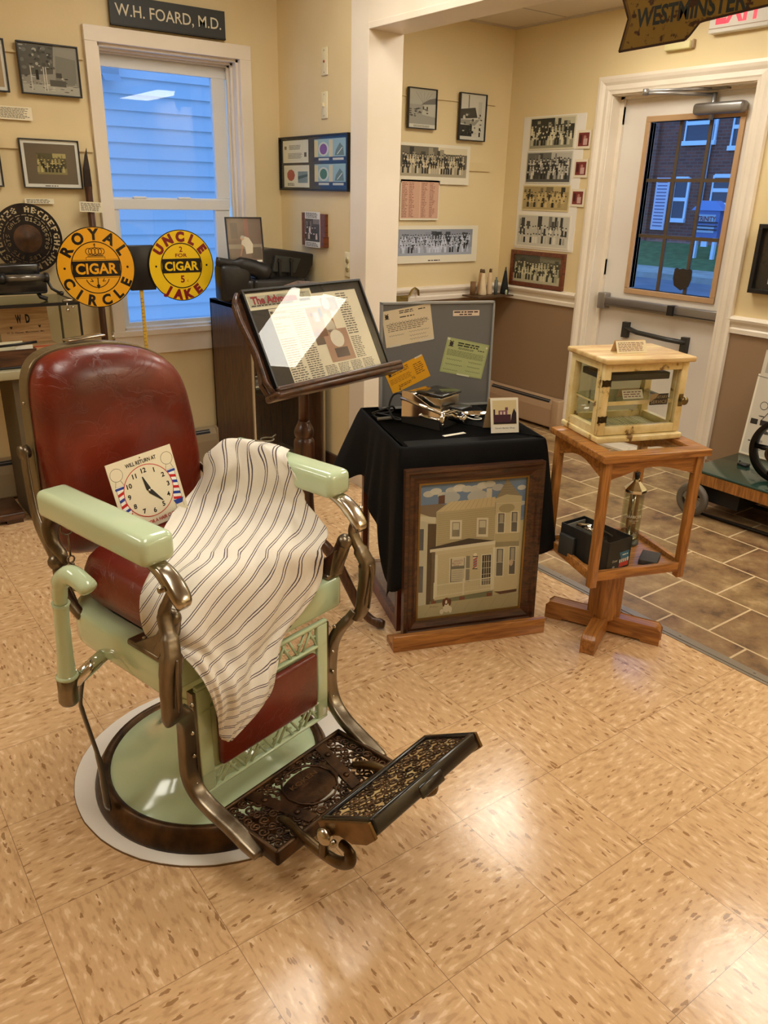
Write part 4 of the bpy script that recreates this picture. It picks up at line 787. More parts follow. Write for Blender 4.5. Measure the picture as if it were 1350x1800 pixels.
def blotch(m, x0, y0, w, h, n, cols, smin, smax, seed, z, tint=(1, .97, .9)):
    rd = random.Random(seed)
    for k in range(n):
        rx = w * rd.uniform(smin, smax); ry = h * rd.uniform(smin, smax); rx = min(rx, w * .45); ry = min(ry, h * .45); cx = x0 + rx + rd.random() * (w - 2 * rx); cy = y0 + ry + rd.random() * (h - 2 * ry); m.disc(cx, cy, rx, ry, z + k * .000004, g_(rd.choice(cols), tint), 7)
def FW(x, z): return frame_m((x, 2.5865, z), (1, 0, 0), (0, 0, 1))        # window wall
def FE(x, z): return frame_m((x, 2.657, z), (1, 0, 0), (0, 0, 1))       # entry back wall
def FD(y, z): return frame_m((3.78, y, z), (0, -1, 0), (0, 0, 1))      # door wall (x right = -y)
def FP(y, z): return frame_m((2.07, y, z), (0, -1, 0), (0, 0, 1))      # partition
def framed(name, label, M, w, h, fw, fmat, paint, depth=.018, cat='picture', glass=True, group=None, pm=None):
    """M at the lower left corner on the wall"""
    t = thing(name, label, cat, (0, 0, 0), group=group); t.matrix_world = M
    f = MB(); f.box(0, w, 0, fw, .001, depth); f.box(0, w, h - fw, h, .001, depth); f.box(0, fw, fw, h - fw, .001, depth); f.box(w - fw, w, fw, h - fw, .001, depth); f.build('frame', fmat, t, bevel=.0012)
    p = MB(); p.box(fw * .6, w - fw * .6, fw * .6, h - fw * .6, .002, depth * .5, col=(228, 222, 208)); p2 = MB(); Z = depth * .5 + .0002; paint(p2, fw, fw, w - 2 * fw, h - 2 * fw, Z); p.v += []; o = len(p.v)
    p.v += p2.v; p.f += [tuple(i + o for i in q) for q in p2.f]; p.m += p2.m; p.c += p2.c; p.sm += p2.sm; p.build('photograph', pm or M_GLOSSP, t)
    if glass: MB().box(fw, w - fw, fw, h - fw, depth * .5 + .0028, depth * .5 + .0034).build('glazing', M_PGLASS, t)
    return t
def card(name, label, M, w, h, rows, seed, cat='label', bg=(236, 226, 196), group=None, thick=.0012):
    m = MB(); m.box(0, w, 0, h, 0, thick, col=bg); m.scribble(w * .06, w * .94, h * .1, h * .9, rows, thick + .0002, (92, 82, 66), .5, .15, seed=seed); o = m.build(name, M_PRINT, None, label, cat, group); o.matrix_world = M; return o
# ---- window wall pictures
def p_street(m, x, y, w, h, z):
    m.rect(x, x + w, y, y + h, z, g_(150)); m.rect(x, x + w, y, y + h * .18, z + .0001, g_(178)); m.poly([(x, y + h * .35), (x + w * .55, y + h * .42), (x + w * .6, y + h), (x, y + h)], z + .0001, g_(92)); m.poly([(x + w * .58, y + h * .2), (x + w * .95, y + h * .22), (x + w * .97, y + h * .75), (x + w * .62, y + h * .8)], z + .0002, g_(128))
    blotch(m, x, y + h * .45, w * .62, h * .55, 60, (60, 75, 95, 120, 175), .02, .08, 3, z + .0003); blotch(m, x, y + h * .02, w, h * .35, 50, (80, 190, 200, 110, 60), .01, .05, 5, z + .0003)
    for q in (.16, .38, .42): m.rect(x + w * q, x + w * q + w * .018, y + h * .05, y + h * .55, z + .0007, g_(205))
    m.rect(x + w * .25, x + w * .30, y + h * .28, y + h * .48, z + .0007, g_(35)); m.rect(x + w * .60, x + w * .70, y + h * .35, y + h * .45, z + .0007, g_(70)); m.rect(x + w * .48, x + w * .76, y + h * .17, y + h * .30, z + .0006, g_(88))
framed('framed_photograph', 'black framed grey street scene photograph with no mat, left of the window top', FW(.812, 1.791), .252, .199, .006, M_BLACK, p_street)
def p_mat(bgc, ic, sd, n=8):
    def f(m, x, y, w, h, z):
        m.rect(x, x + w, y, y + h, z, (226, 222, 214)); m.rect(x + w * .06, x + w * .95, y + h * .07, y + h * .93, z + .0002, bgc); tint = (ic[0] / 200, ic[1] / 200, ic[2] / 200)
        group_photo(m, x + w * .25, y + h * .28, w * .52, h * .45, 3, n, sd, tint, z + .0005); m.scribble(x + w * .35, x + w * .65, y + h * .01, y + h * .05, 1, z + .0003, (90, 80, 70), seed=2)
    return f
framed('framed_photograph', 'black framed small sepia group photo on brown mat, beside the spear tip', FW(.769, 1.417), .254, .201, .005, M_BLACK, p_mat((98, 84, 70), (178, 162, 108), 4))
framed('framed_photograph', 'white matted tan picture cut off by the left edge, upper row', FW(.52, 1.790), .244, .199, .006, M_BLACK, p_mat((176, 150, 116), (190, 170, 130), 6))
framed('framed_photograph', 'dark matted picture cut off by the left edge, lower row', FW(.455, 1.419), .232, .199, .006, M_BLACK, p_mat((90, 84, 86), (150, 150, 150), 7))
card('caption_card', 'typed cream caption card between the two rows of pictures at left', FW(.66, 1.688), .184, .052, 9, 1)
card('caption_card', 'narrow typed caption strip just above the round iron stencil disc', FW(.765, 1.352), .125, .022, 3, 2)
# doctor's name board
m = MB(); m.box(0, .55, 0, .118, 0, .016, 0, (58, 60, 60)); m.box(0, .55, 0, .006, 0, .018, 0, (40, 40, 38)); m.text('W.H. FOARD, M.D.', .275, .040, .048, .0185, (214, 205, 176), .505, .006)
o = m.build('name_board', print_mat('painted_board', .5), None, 'long dark board with a doctor name in pale letters above the window', 'sign'); o.matrix_world = FW(1.222, 2.094)
# serifs for the lettering are thin strokes on each stem
# ---- partition wall
def blank_plate(y, z, toggles, label):
    t = thing('wall_plate', label, 'wall plate', (2.07, y, z)); m = MB(); m.rbox(-.006, 0, -.028, .028, -.058, .058, .003, 2); m.build('plate', mat('almond_plate', (228, 214, 172), .35), t)
    m = MB()
    if toggles == 'red': m.sph((-.006, 0, 0), .006, 8); m.build('indicator', mat('red_button', (150, 50, 40), .4), t)
    elif toggles == 'switch': m.box(-.016, -.005, -.004, .004, -.006, .010); m.build('toggle', mat('almond_plate'), t)
    else:
        for k in (-.02, .02):
            m.cyl((-.0075, 0, k), (-.005, 0, k), .016, n=16)
        m.build('socket', mat('almond_socket', (206, 190, 140), .4), t); s = MB()
        for k in (-.02, .02):
            for d in (-.006, .006): s.box(-.0085, -.0074, d - .0012, d + .0012, k - .004, k + .006)
        s.build('socket_slot', M_DARK, t)
    for k in ((-.045, .045) if toggles != 'outlet' else (0,)): s = MB(); s.sph((-.0062, 0, k), .003, 6); s.build('plate_screw', M_SILVER, t)
    return t
blank_plate(2.153, 1.994, 'red', 'upper almond wall plate with a red indicator, left of the column')
blank_plate(2.155, 1.812, 'switch', 'almond light switch plate directly above the dark four-part frame')
blank_plate(1.948, 1.105, 'outlet', 'almond electrical outlet low beside the white column')
def p_four(m, x, y, w, h, z):
    m.rect(x, x + w, y, y + h, z, (34, 36, 44)); cr = (224, 216, 190)
    A = (x + w * .04, y + h * .52, w * .40, h * .44); B = (x + w * .05, y + h * .03, w * .40, h * .44); C_ = (x + w * .53, y + h * .53, w * .44, h * .42); D = (x + w * .53, y + h * .06, w * .44, h * .42)
    for q in (A, B): m.rect(q[0], q[0] + q[2], q[1], q[1] + q[3], z + .0002, cr)
    m.scribble(A[0] + A[2] * .25, A[0] + A[2] * .72, A[1] + A[3] * .58, A[1] + A[3] * .8, 4, z + .0004, (110, 106, 96), .5, .1, seed=3); m.scribble(A[0] + A[2] * .2, A[0] + A[2] * .76, A[1] + A[3] * .18, A[1] + A[3] * .44, 5, z + .0004, (110, 106, 96), .5, .1, seed=4)
    m.rect(A[0] + A[2] * .06, A[0] + A[2] * .15, A[1] + A[3] * .6, A[1] + A[3] * .75, z + .0004, (130, 120, 100)); m.rect(A[0] + A[2] * .84, A[0] + A[2] * .93, A[1] + A[3] * .25, A[1] + A[3] * .45, z + .0004, (90, 86, 76))
    m.disc(B[0] + B[2] * .28, B[1] + B[3] * .55, B[2] * .16, B[3] * .27, z + .0004, (168, 78, 66), 9); m.scribble(B[0] + B[2] * .14, B[0] + B[2] * .42, B[1] + B[3] * .06, B[1] + B[3] * .2, 2, z + .0004, (90, 90, 86), .6, .05, seed=6)
    m.rect(B[0] + B[2] * .56, B[0] + B[2] * .94, B[1] + B[3] * .2, B[1] + B[3] * .72, z + .0004, (120, 140, 144)); m.poly([(B[0] + B[2] * .56, B[1] + B[3] * .35), (B[0] + B[2] * .94, B[1] + B[3] * .5), (B[0] + B[2] * .94, B[1] + B[3] * .6), (B[0] + B[2] * .56, B[1] + B[3] * .5)], z + .0005, (66, 92, 100))
    for q, c in ((C_, (130, 70, 130)), (D, (70, 110, 54))):
        m.rect(q[0], q[0] + q[2], q[1], q[1] + q[3], z + .0002, (150, 176, 178)); m.rect(q[0], q[0] + q[2], q[1], q[1] + q[3] * .2, z + .0003, (36, 44, 70))
        for s in (.0, .48): m.rect(q[0] + q[2] * s, q[0] + q[2] * (s + .12), q[1] + q[3] * .2, q[1] + q[3] * .95, z + .0003, (212, 196, 150))
        m.disc(q[0] + q[2] * .30, q[1] + q[3] * .55, q[2] * .17, q[3] * .32, z + .0004, (206, 204, 190), 14); m.disc(q[0] + q[2] * .30, q[1] + q[3] * .55, q[2] * .12, q[3] * .24, z + .0005, c, 14)
        m.poly([(q[0] + q[2] * .66, q[1] + q[3] * .25), (q[0] + q[2] * .95, q[1] + q[3] * .25), (q[0] + q[2] * .92, q[1] + q[3] * .62), (q[0] + q[2] * .82, q[1] + q[3] * .8), (q[0] + q[2] * .7, q[1] + q[3] * .5)], z + .0004, (108, 120, 104)); m.line([(q[0] + q[2] * .74, q[1] + q[3] * .3), (q[0] + q[2] * .9, q[1] + q[3] * .6)], .004, z + .0006, (226, 220, 200))
        for s in (.14, .6): m.rect(q[0] + q[2] * s, q[0] + q[2] * (s + .34), q[1] + q[3] * .05, q[1] + q[3] * .15, z + .0005, (206, 200, 184))
framed('four_part_frame', 'wide black frame holding four cream and coloured cards beside the column', FP(2.585, 1.435), .650, .252, .008, M_BLACK, p_four)
t = thing('photo_plaque', 'small brown wooden plaque with a dark photo strip, below the four-part frame', 'plaque', (0, 0, 0)); t.matrix_world = FP(2.358, 1.173)
m = MB(); m.box(0, .05, 0, .158, 0, .018); m.box(.17, .226, -.002, .156, 0, .018); m.box(.05, .17, .0, .150, 0, .012); m.box(.226, .232, .0, .05, 0, .03); m.build('wooden_board', M_MAHOG, t, bevel=.001)
m = MB(); m.box(.036, .180, -.006, .164, .0181, .020, col=(226, 222, 210)); group_photo(m, .038, .022, .140, .108, 2, 5, 8, (1, .92, .9), .0204, 120, 60, 70, .8); m.scribble(.045, .172, .134, .160, 4, .0204, (90, 84, 78), seed=5); m.scribble(.045, .172, -.003, .018, 3, .0204, (90, 84, 78), seed=6); m.build('photo_strip', M_GLOSSP, t)
# ---- entry back wall
def p_snow(m, x, y, w, h, z):
    m.rect(x, x + w, y, y + h, z, g_(160)); m.rect(x, x + w, y, y + h * .1, z + .0001, g_(216)); m.rect(x, x + w, y + h * .6, y + h, z + .0001, g_(178)); m.poly([(x + w * .5, y + h * .35), (x + w, y + h * .3), (x + w, y + h * .65), (x + w * .55, y + h * .6)], z + .0002, g_(190)); m.poly([(x + w * .45, y + h * .6), (x + w, y + h * .64), (x + w, y + h * .8), (x + w * .75, y + h * .75)], z + .0003, g_(110))
    for q in (.52, .66): m.rect(x + w * q, x + w * (q + .05), y + h * .48, y + h * .56, z + .0004, g_(50))
    for q in (-.3, -.15, .02, .18, .32): m.line([(x + w * .55, y + h * .62), (x + w * (.55 + q), y + h * .92)], .0012, z + .0004, g_(90))
    blotch(m, x, y + h * .28, w * .8, h * .25, 24, (60, 80, 110, 50), .03, .09, 2, z + .0005); m.scribble(x + w * .2, x + w * .8, y + h * .02, y + h * .08, 3, z + .0004, (120, 110, 90), seed=1)
def p_wagon(m, x, y, w, h, z):
    m.rect(x, x + w, y, y + h, z, g_(208)); m.poly([(x, y + h * .45), (x + w * .7, y + h * .5), (x + w * .6, y + h * .72), (x, y + h * .66)], z + .0002, g_(58)); m.rect(x, x + w * .5, y + h * .08, y + h * .33, z + .0002, g_(52)); m.poly([(x, y + h * .36), (x + w * .6, y + h * .32), (x + w * .8, y + h * .46), (x, y + h * .44)], z + .0003, g_(150)); m.rect(x + w * .72, x + w * .86, y + h * .45, y + h * .85, z + .0003, g_(190)); m.rect(x + w * .78, x + w * .84, y + h * .08, y + h * .28, z + .0003, g_(48)); m.rect(x + w * .32, x + w * .35, y + h * .7, y + h * .98, z + .0003, g_(60)); blotch(m, x + w * .1, y + h * .1, w * .85, h * .5, 34, (40, 70, 200, 180, 100), .02, .07, 9, z + .0004); m.rect(x, x + w, y, y + h * .06, z + .0009, g_(214))
framed('framed_photograph', 'small black framed snowy house photo, left of the pair on the entry wall', FE(2.942, 1.789), .212, .214, .005, M_BLACK, p_snow, .022)
framed('framed_photograph', 'small black framed log building photo, right of the pair on the entry wall', FE(3.336, 1.745), .216, .262, .005, M_BLACK, p_wagon, .022)
def sheet(name, label, M, w, h, paint, cat='photograph', thick=.003, bg=(228, 220, 196), mats=None, group=None):
    m = MB(); m.box(0, w, 0, h, 0, thick, col=bg); paint(m, thick + .0002); o = m.build(name, mats or M_PRINT, None, label, cat, group); o.matrix_world = M; return o
def long1(m, z): group_photo(m, .0, .04, .52, .165, 3, 26, 11, (1, .94, .78), z, 215, 170, 110, .5)
sheet('group_photograph', 'sepia panoramic group photograph on the entry wall above the pink list', FE(2.905, 1.492), .545, .222, long1)
def plist(m, z):
    m.rect(.006, .296, .010, .218, z, (206, 164, 138)); m.rect(.148, .152, .01, .218, z + .0001, (226, 190, 166))
    for x in (.012, .065, .162, .225): m.scribble(x, x + .045, .015, .214, 22, z + .0002, (126, 74, 62), .35, .5, seed=int(x * 1000))
sheet('name_list', 'pinkish typed name list sheet hanging below the sepia group photograph', FE(2.912, 1.284), .302, .228, plist, 'document')
def long2(m, z): group_photo(m, .0, .045, .605, .155, 4, 27, 12, (.92, .95, 1.02), z, 150, 178, 160, .3); m.scribble(.24, .36, .008, .02, 1, z + .0002, (80, 70, 70), seed=9)
sheet('group_photograph', 'bluish grey panoramic group photograph with white border above the chair rail', FE(2.905, 1.030), .652, .222, long2)
# ---- door wall pictures
pb_ = sheet('poster_board', 'tall white poster board behind the stack of group photos left of the door', FD(2.530, 1.120), .500, .772, lambda m, z: None, 'board', .004, (232, 226, 214))
def gp(seed, tint, **k): return lambda m, z: group_photo(m, .008, .008, k.pop('w') - .016, k.pop('h') - .016, k.pop('rows', 3), k.pop('n', 12), seed, tint, z, **k)
def FDp(y, z): return frame_m((3.7755, y, z), (0, -1, 0), (0, 0, 1))
sheet('group_photograph', 'topmost of four group photos on the white poster board', FDp(2.470, 1.703), .368, .182, gp(21, (1, .97, .82), w=.368, h=.182, back=55), bg=(214, 206, 176))
sheet('group_photograph', 'second group photo from the top on the white poster board', FDp(2.478, 1.512), .378, .182, gp(22, (.95, .93, .86), w=.378, h=.182, rows=4, back=110, ground=90), bg=(200, 196, 180))
sheet('group_photograph', 'yellowed third group photo from the top on the white poster board', FDp(2.488, 1.352), .395, .150, gp(23, (.95, .84, .58), w=.395, h=.150, rows=3, back=170, ground=180, dark=.2), bg=(212, 196, 150))
sheet('group_photograph', 'lowest and palest group photo on the white poster board', FDp(2.515, 1.132), .450, .198, gp(24, (1, .98, .9), w=.45, h=.198, rows=2, back=190, ground=200, n=16), bg=(226, 220, 200))
for i, (z, lb) in enumerate(((1.701, 'topmost'), (1.545, 'middle'), (1.383, 'lowest'))):
    def sn(m, zz): m.rect(.012, .092, .014, .086, zz, (120, 50, 44)); m.rect(.05, .08, .02, .055, zz + .0002, (196, 160, 150)); m.rect(.02, .038, .03, .075, zz + .0002, (72, 24, 24)); m.disc(.06, .062, .01, .01, zz + .0002, (176, 120, 108), 8)
    sheet('snapshot', lb + ' of three small reddish snapshots beside the poster board', FDp(2.082, z), .103, .100, sn, bg=(226, 214, 188), group='reddish snapshots by the door')
def p_wood(m, x, y, w, h, z): group_photo(m, x, y, w, h, 3, 15, 31, (1, .96, .8), z, 120, 190, 80, .4)
framed('framed_photograph', 'brown wooden framed group photo resting on the chair rail left of the door', FD(2.538, .886), .468, .222, .026, M_MAHOG, p_wood, .022)
def p_doc(m, x, y, w, h, z): m.rect(x, x + w, y, y + h, z, (52, 46, 40)); m.rect(x + w * .22, x + w * .8, y + h * .1, y + h * .75, z + .0002, (214, 200, 160)); m.scribble(x + w * .26, x + w * .76, y + h * .14, y + h * .7, 10, z + .0004, (90, 80, 60), seed=3)
framed('framed_certificate', 'black framed document cut off by the right edge beside the door', FD(.830, 1.010), .34, .325, .020, M_BLACK, p_doc, .045)
# ---- exit sign, alarm box, hanging place sign
t = thing('exit_sign', 'white box exit sign with red EXIT letters above the door', 'exit sign', (3.78, 1.125, 2.19)); m = MB(); m.rbox(-.05, 0, -.155, .155, 0, .195, .006, 2); m.build('housing', mat('white_plastic', (226, 222, 212), .4), t)
m = MB(M=frame_m((-.0505, 0, 0), (0, -1, 0), (0, 0, 1))); m.text('EXIT', 0, .040, .125, .0003, (230, 40, 60), .24, .03); m.build('lettering', mat('red_exit_letters', (230, 30, 50), .4, emit=((255, 40, 60), 1.2)), t)
m = MB(); m.box(-.052, -.0505, -.15, .15, .018, .021); m.build('seam', MATS['tan_metal'], t)
t = thing('door_sensor', 'small cream box sensor on the wall above the door', 'sensor', (3.78, 1.46, 2.146)); m = MB(); m.rbox(-.035, 0, -.075, .075, -.0, .034, .004, 2); m.build('cover', mat('cream_plastic', (226, 216, 160), .4), t); m = MB(); m.rbox(-.02, 0, -.088, -.076, .0, .04, .003, 2); m.build('end_piece', mat('tan_metal'), t)
def rusty():
    m = print_mat('rusty_painted_metal', .5); n, l = nodes(m); b = n['Principled BSDF']; a = [x for x in n if x.type == 'ATTRIBUTE'][0]; tc = n.new('ShaderNodeTexCoord'); t = n.new('ShaderNodeTexNoise'); t.inputs['Scale'].default_value = 28; t.inputs['Detail'].default_value = 5; l.new(tc.outputs['Object'], t.inputs[0])
    rp = n.new('ShaderNodeValToRGB'); e = rp.color_ramp.elements; e[0].position = .56; e[0].color = (0, 0, 0, 1); e[1].position = .62; e[1].color = (1, 1, 1, 1); l.new(t.outputs[0], rp.inputs[0]); x = n.new('ShaderNodeMix'); x.data_type = 'RGBA'; l.new(rp.outputs[0], x.inputs[0]); l.new(a.outputs['Color'], x.inputs[6]); x.inputs[7].default_value = S(70, 42, 22); l.new(x.outputs[2], b.inputs['Base Color']); return m
wx = 2.6; t = thing('place_sign', 'rusty yellow fishtail shaped town sign hanging near the ceiling in front of the door', 'sign', (0, 0, 0)); t.matrix_world = frame_m((wx, .88, 1.955), (0, -1, 0), (0, 0, 1))
out = [(0, 0), (.29, .007), (.305, .018), (.34, .055), (.36, .058), (.60, .072), (.605, .035), (.62, .03), (.72, .135), (.605, .235), (.60, .20), (-.012, .20), (-.018, .192), (.026, .106)]
m = MB(); m.prism(out, -.004, 0, col=(120, 92, 36)); ins = [(.016 + x * .965, .006 + y * .95) for x, y in out]; m.poly(ins, .0004, (146, 120, 50))
for a, b in zip(out, out[1:] + out[:1]): m.line([a, b], .008, .0008, (56, 32, 20))
m.text('WESTMINSTER.', .292, .073, .060, .0010, (44, 54, 58), .455, .03); m.text('TO', .20, .150, .035, .0010, (44, 54, 58), None, .02); m.build('sign_plate', rusty(), t)
m = MB()
for x in (.08, .52): m.tube([(x, .2, -.002), (x, .437, -.002)], .0015, 6)
m.build('hanging_wire', M_SILVER, t)
# ---- corner shelf with thread cones
o = MB().box(3.44, 3.755, 2.48, 2.642, .812, .822).build('corner_shelf', mat('brown_shelf', (84, 60, 38), .5), None, 'small brown shelf in the entry corner holding thread cones', 'shelf', bevel=.001)
def cone(x, y, h, r0, r1, col, label, tip=(92, 66, 34), grp=None):
    t = thing('thread_cone', label, 'thread cone', (x, y, .8225), group=grp); m = MB(); m.lathe([(r0 * .9, 0), (r0, .006), (r1, h - .012), (r1 * .9, h - .01)], 20); m.build('thread', mat('thread_%d_%d_%d' % col, col, .8, bump=(200, .3)), t)
    m = MB(); m.lathe([(r1 * .85, h - .012), (r1 * .7, h + .010), (r1 * .3, h + .014)], 14); m.build('cone_tip', mat('cone_tip_%d' % tip[0], tip, .6), t)
cone(3.545, 2.56, .150, .028, .011, (222, 200, 160), 'tall cream thread cone in front on the corner shelf'); cone(3.565, 2.605, .148, .022, .012, (186, 146, 106), 'pinkish brown thread cone behind the tall cream one'); cone(3.620, 2.575, .150, .022, .012, (214, 186, 146), 'tan thread spool cone in the middle of the corner shelf'); cone(3.735, 2.55, .160, .030, .008, (20, 20, 19), 'black thread cone at the right end of the corner shelf', (96, 84, 60))
m = MB(); m.lathe([(.018, 0), (.018, .085)], 16); m.build('cardboard_spool', mat('brown_card', (120, 88, 52), .7), None, 'short brown cardboard spool at the left end of the corner shelf', 'spool', loc=(3.485, 2.59, .8225))
m = MB(); m.lathe([(.012, 0), (.012, .09), (.006, .094), (.006, .11)], 14); m.build('blue_spool', mat('slate_blue_thread', (96, 102, 98), .6), None, 'narrow slate blue thread spool on the corner shelf', 'spool', loc=(3.660, 2.555, .8225))
m = MB(); m.lathe([(.007, 0), (.008, .02), (.005, .032)], 12); m.build('pale_spool', mat('pale_green_thread', (186, 196, 160), .6), None, 'tiny pale green spool in front of the black thread cone', 'spool', loc=(3.705, 2.50, .8225))
m = MB(); m.tube([(0, 0, 0), (.004, .004, .1), (-.004, .008, .16)], .004, 6); rd = random.Random(2)
for k in range(14): a = rd.uniform(0, 6.28); z = rd.uniform(.08, .15); m.tube([(0, .004, z), (.012 * math.cos(a), .004 + .012 * math.sin(a), z + .012)], [.005, .001], 5)
m.build('dried_sprig', mat('dried_straw', (200, 176, 124), .8), None, 'dried straw coloured sprig standing behind the blue spool', 'dried plant', loc=(3.66, 2.605, .8225))
# brass hook shape on the entry wall rail
m = MB(); m.tube([(0, 0, 0), (.05, 0, 0), (.075, 0, .01), (.09, 0, .04), (.115, 0, .055), (.14, 0, .04), (.145, 0, .005)], .011, 8, flat=.35, up=(0, 1, 0)); m.box(-.03, .06, -.003, .003, -.06, .012)
m.build('brass_hook', mat('dull_brass', (146, 124, 66), .4, .7), None, 'dull brass hook mounted on the entry wall behind the grey board', 'hook', loc=(2.92, 2.635, .83))
# ------------------------------------------------------------------ spear, iron disc, left table
t = thing('spear', 'long dark iron tipped wooden pike leaning beside the window', 'pike', (0, 0, 0))
m = MB(); m.tube([(1.042, 2.552, 0.002), (1.040, 2.552, 1.43)], .016, 12); m.build('shaft', M_WALNUT, t)
m = MB(); m.tube([(1.040, 2.552, 1.40), (1.040, 2.552, 1.43), (1.041, 2.553, 1.50), (1.046, 2.555, 1.56), (1.052, 2.557, 1.59)], [.019, .022, .019, .008, .001], 4, flat=.6, sm=False); m.build('spearhead', mat('dark_iron', (46, 36, 30), .4, .7), t)
card('caption_card', 'typed cream card pinned across the shaft of the pike', frame_m((.983, 2.530, 1.322), (1, 0, -.08), (0, 0, 1)), .105, .044, 6, 3)
# iron stencil disc with cut-out characters
import itertools
bk_ = thing('stencil_disc', 'round pierced iron stencil disc with cut-out letters hanging on the wall at left', 'stencil disc', (0, 0, 0)); bk_.matrix_world = frame_m((.745, 2.535, 1.207), (1, 0, 0), (0, 0, 1))
def ringband(mb, r0, r1, n=72, z0=-.002, z1=.0):
    V = [(r * math.cos(2 * PI * k / n), r * math.sin(2 * PI * k / n), z) for k in range(n) for r in (r0, r1) for z in (z0, z1)]
    F = []
    for k in range(n):
        a = 4 * k; b = 4 * ((k + 1) % n); F += [(a, b, b + 1, a + 1), (a + 2, a + 3, b + 3, b + 2), (a + 1, b + 1, b + 3, a + 3), (a, a + 2, b + 2, b)]
    mb.add(V, F)
FONT35 = {'A': '010101111101101', 'B': '110101110101110', 'C': '011100100100011', 'D': '110101101101110', 'E': '111100110100111', 'F': '111100110100100', 'G': '011100101101011', 'H': '101101111101101', 'I': '111010010010111', 'J': '001001001101010', 'K': '101101110101101', 'L': '100100100100111', 'M': '101111111101101', 'N': '110101101101101', 'O': '010101101101010', 'P': '110101110100100', 'Q': '010101101111011', 'R': '110101110110101', 'S': '011100010001110', 'T': '111010010010010', 'U': '101101101101111', 'V': '101101101101010', 'W': '101101111111101', 'X': '101101010101101', 'Y': '101101010010010', 'Z': '111001010100111', '&': '010101010101011', '0': '111101101101111', '1': '010110010010111', '2': '110001010100111', '3': '110001010001110', '4': '101101111001001', '5': '111100110001110', '6': '011100110101010', '7': '111001010010010', '8': '010101010101010', '9': '010101011001110', ' ': '000000000000000'}
pl_ = MB()
def polar_band(mb, r0, r1, text, rep):
    '''letters cut through a ring: solid cells everywhere but on the letter strokes'''
    cols = len(text) * 4; n = cols
    for ci in range(n):
        ch = FONT35[text[ci // 4]]; cx_ = ci % 4; a0 = -2 * PI * ci / n + PI / 2; a1 = -2 * PI * (ci + 1) / n + PI / 2
        for ri in range(5):
            cut = cx_ < 3 and ch[ri * 3 + cx_] == '1'
            if cut: continue
            ra = r1 - (r1 - r0) * ri / 5; rb = r1 - (r1 - r0) * (ri + 1) / 5
            mb.add([(ra * math.cos(a0), ra * math.sin(a0), 0), (rb * math.cos(a0), rb * math.sin(a0), 0), (rb * math.cos(a1), rb * math.sin(a1), 0), (ra * math.cos(a1), ra * math.sin(a1), 0)], [(0, 1, 2, 3)])
pl_.ring(0, 0, .0005, .075, 0, (255, 255, 255), 60); polar_band(pl_, .075, .092, '0123456789  LBS PTS QTS GALS ', 1); pl_.ring(0, 0, .092, .099, 0, (255, 255, 255), 80)
for k in range(22): a = 360 / 22 * k; pl_.ring(0, 0, .099, .1015, 0, (255, 255, 255), 2, a0=a, a1=a + 4)
pl_.ring(0, 0, .1015, .111, 0, (255, 255, 255), 80); polar_band(pl_, .111, .137, 'ABCDEFGHIJKLMNOPRSTUVWXYZ& ', 1); pl_.ring(0, 0, .137, .148, 0, (255, 255, 255), 90)
plo = pl_.build('pierced_plate', mat('rusted_black_iron', (52, 40, 30), .5, .6, noise=(22, (30, 24, 20), 6), bump=(60, .2)), bk_); md = plo.modifiers.new('thick', 'SOLIDIFY'); md.thickness = .002
m = MB(); m.lathe([(.0001, .006), (.012, .006), (.016, .0015), (.056, .001), (.060, .0003)], 30, close=False); m.build('centre_boss', mat('rust_brown', (96, 64, 34), .6, .4, noise=(20, (58, 38, 22), 6)), bk_)
# table with side panel
tb = thing('work_table', 'pale edged table with a dark end panel under the window at left', 'table', (0, 0, 0))
m = MB(); m.rbox(-.55, .92, 2.185, 2.585, .662, .70, .004, 2); m.build('tabletop', mat('pale_olive_laminate', (170, 164, 132), .4, noise=(8, (158, 150, 118), 3)), tb)
m = MB(); m.box(.53, .57, 2.23, 2.52, .0, .662); m.build('end_panel', mat('brown_grey_panel', (92, 80, 60), .5), tb)
m = MB(); m.box(-.5, -.46, 2.23, 2.52, 0, .662); m.build('end_panel', MATS['brown_grey_panel'], tb)
m = MB(); m.rbox(-.2, .50, 2.235, 2.46, .018, .05, .004, 2); 
for x in (-.16, .42): m.box(x, x + .07, 2.24, 2.45, 0, .018)
m.build('wooden_plinth', M_WALNUTX, None, 'low dark wooden plinth on the floor under the left table', 'plinth')
m = MB()
for k in range(3): curl(m, .0, 0, .045 - .006 * k, 30 * k, 1.0, .006 + .007 * k, .0035, 1, .95)
m.tube([(.04, .0, .006), (.07, .05, .006), (.06, .11, .006)], .0035, 6); m.build('power_cord', M_DARK, None, 'black cord coiled on the floor behind the barber chair', 'cord', loc=(.640, 2.30, 0))
# glass display case
gc = thing('display_case', 'glass topped display case on the left table holding boxes', 'display case', (0, 0, 0))
m = MB(); m.box(-.3, .842, 2.205, 2.52, .958, .966); m.build('glass_top', glass_pane('smoky_glass', (200, 206, 190), 1.6), gc)
m = MB(); m.box(-.3, .842, 2.197, 2.205, .955, .968); m.box(.834, .842, 2.197, 2.206, .700, .958); m.box(.834, .842, 2.51, 2.52, .70, .958); m.box(.834, .842, 2.205, 2.52, .955, .968); m.build('black_edging', M_BLACK, gc)
m = MB(); m.box(.834, .838, 2.206, 2.51, .702, .955); m.build('side_pane', M_GLASS, gc)
m = MB(); m.box(-.29, .832, 2.505, 2.510, .702, .955); m.build('back_pane', M_GLASS, gc)
m = MB(); m.rbox(.775, .815, 2.20, 2.225, .966, .978, .003, 2); m.sph((.788, 2.195, .935), .008, 8); m.tube([(.788, 2.196, .965), (.788, 2.194, .94)], .0035, 6); m.sph((.812, 2.20, .945), .006, 8); m.build('corner_clasp', M_NICK, gc)
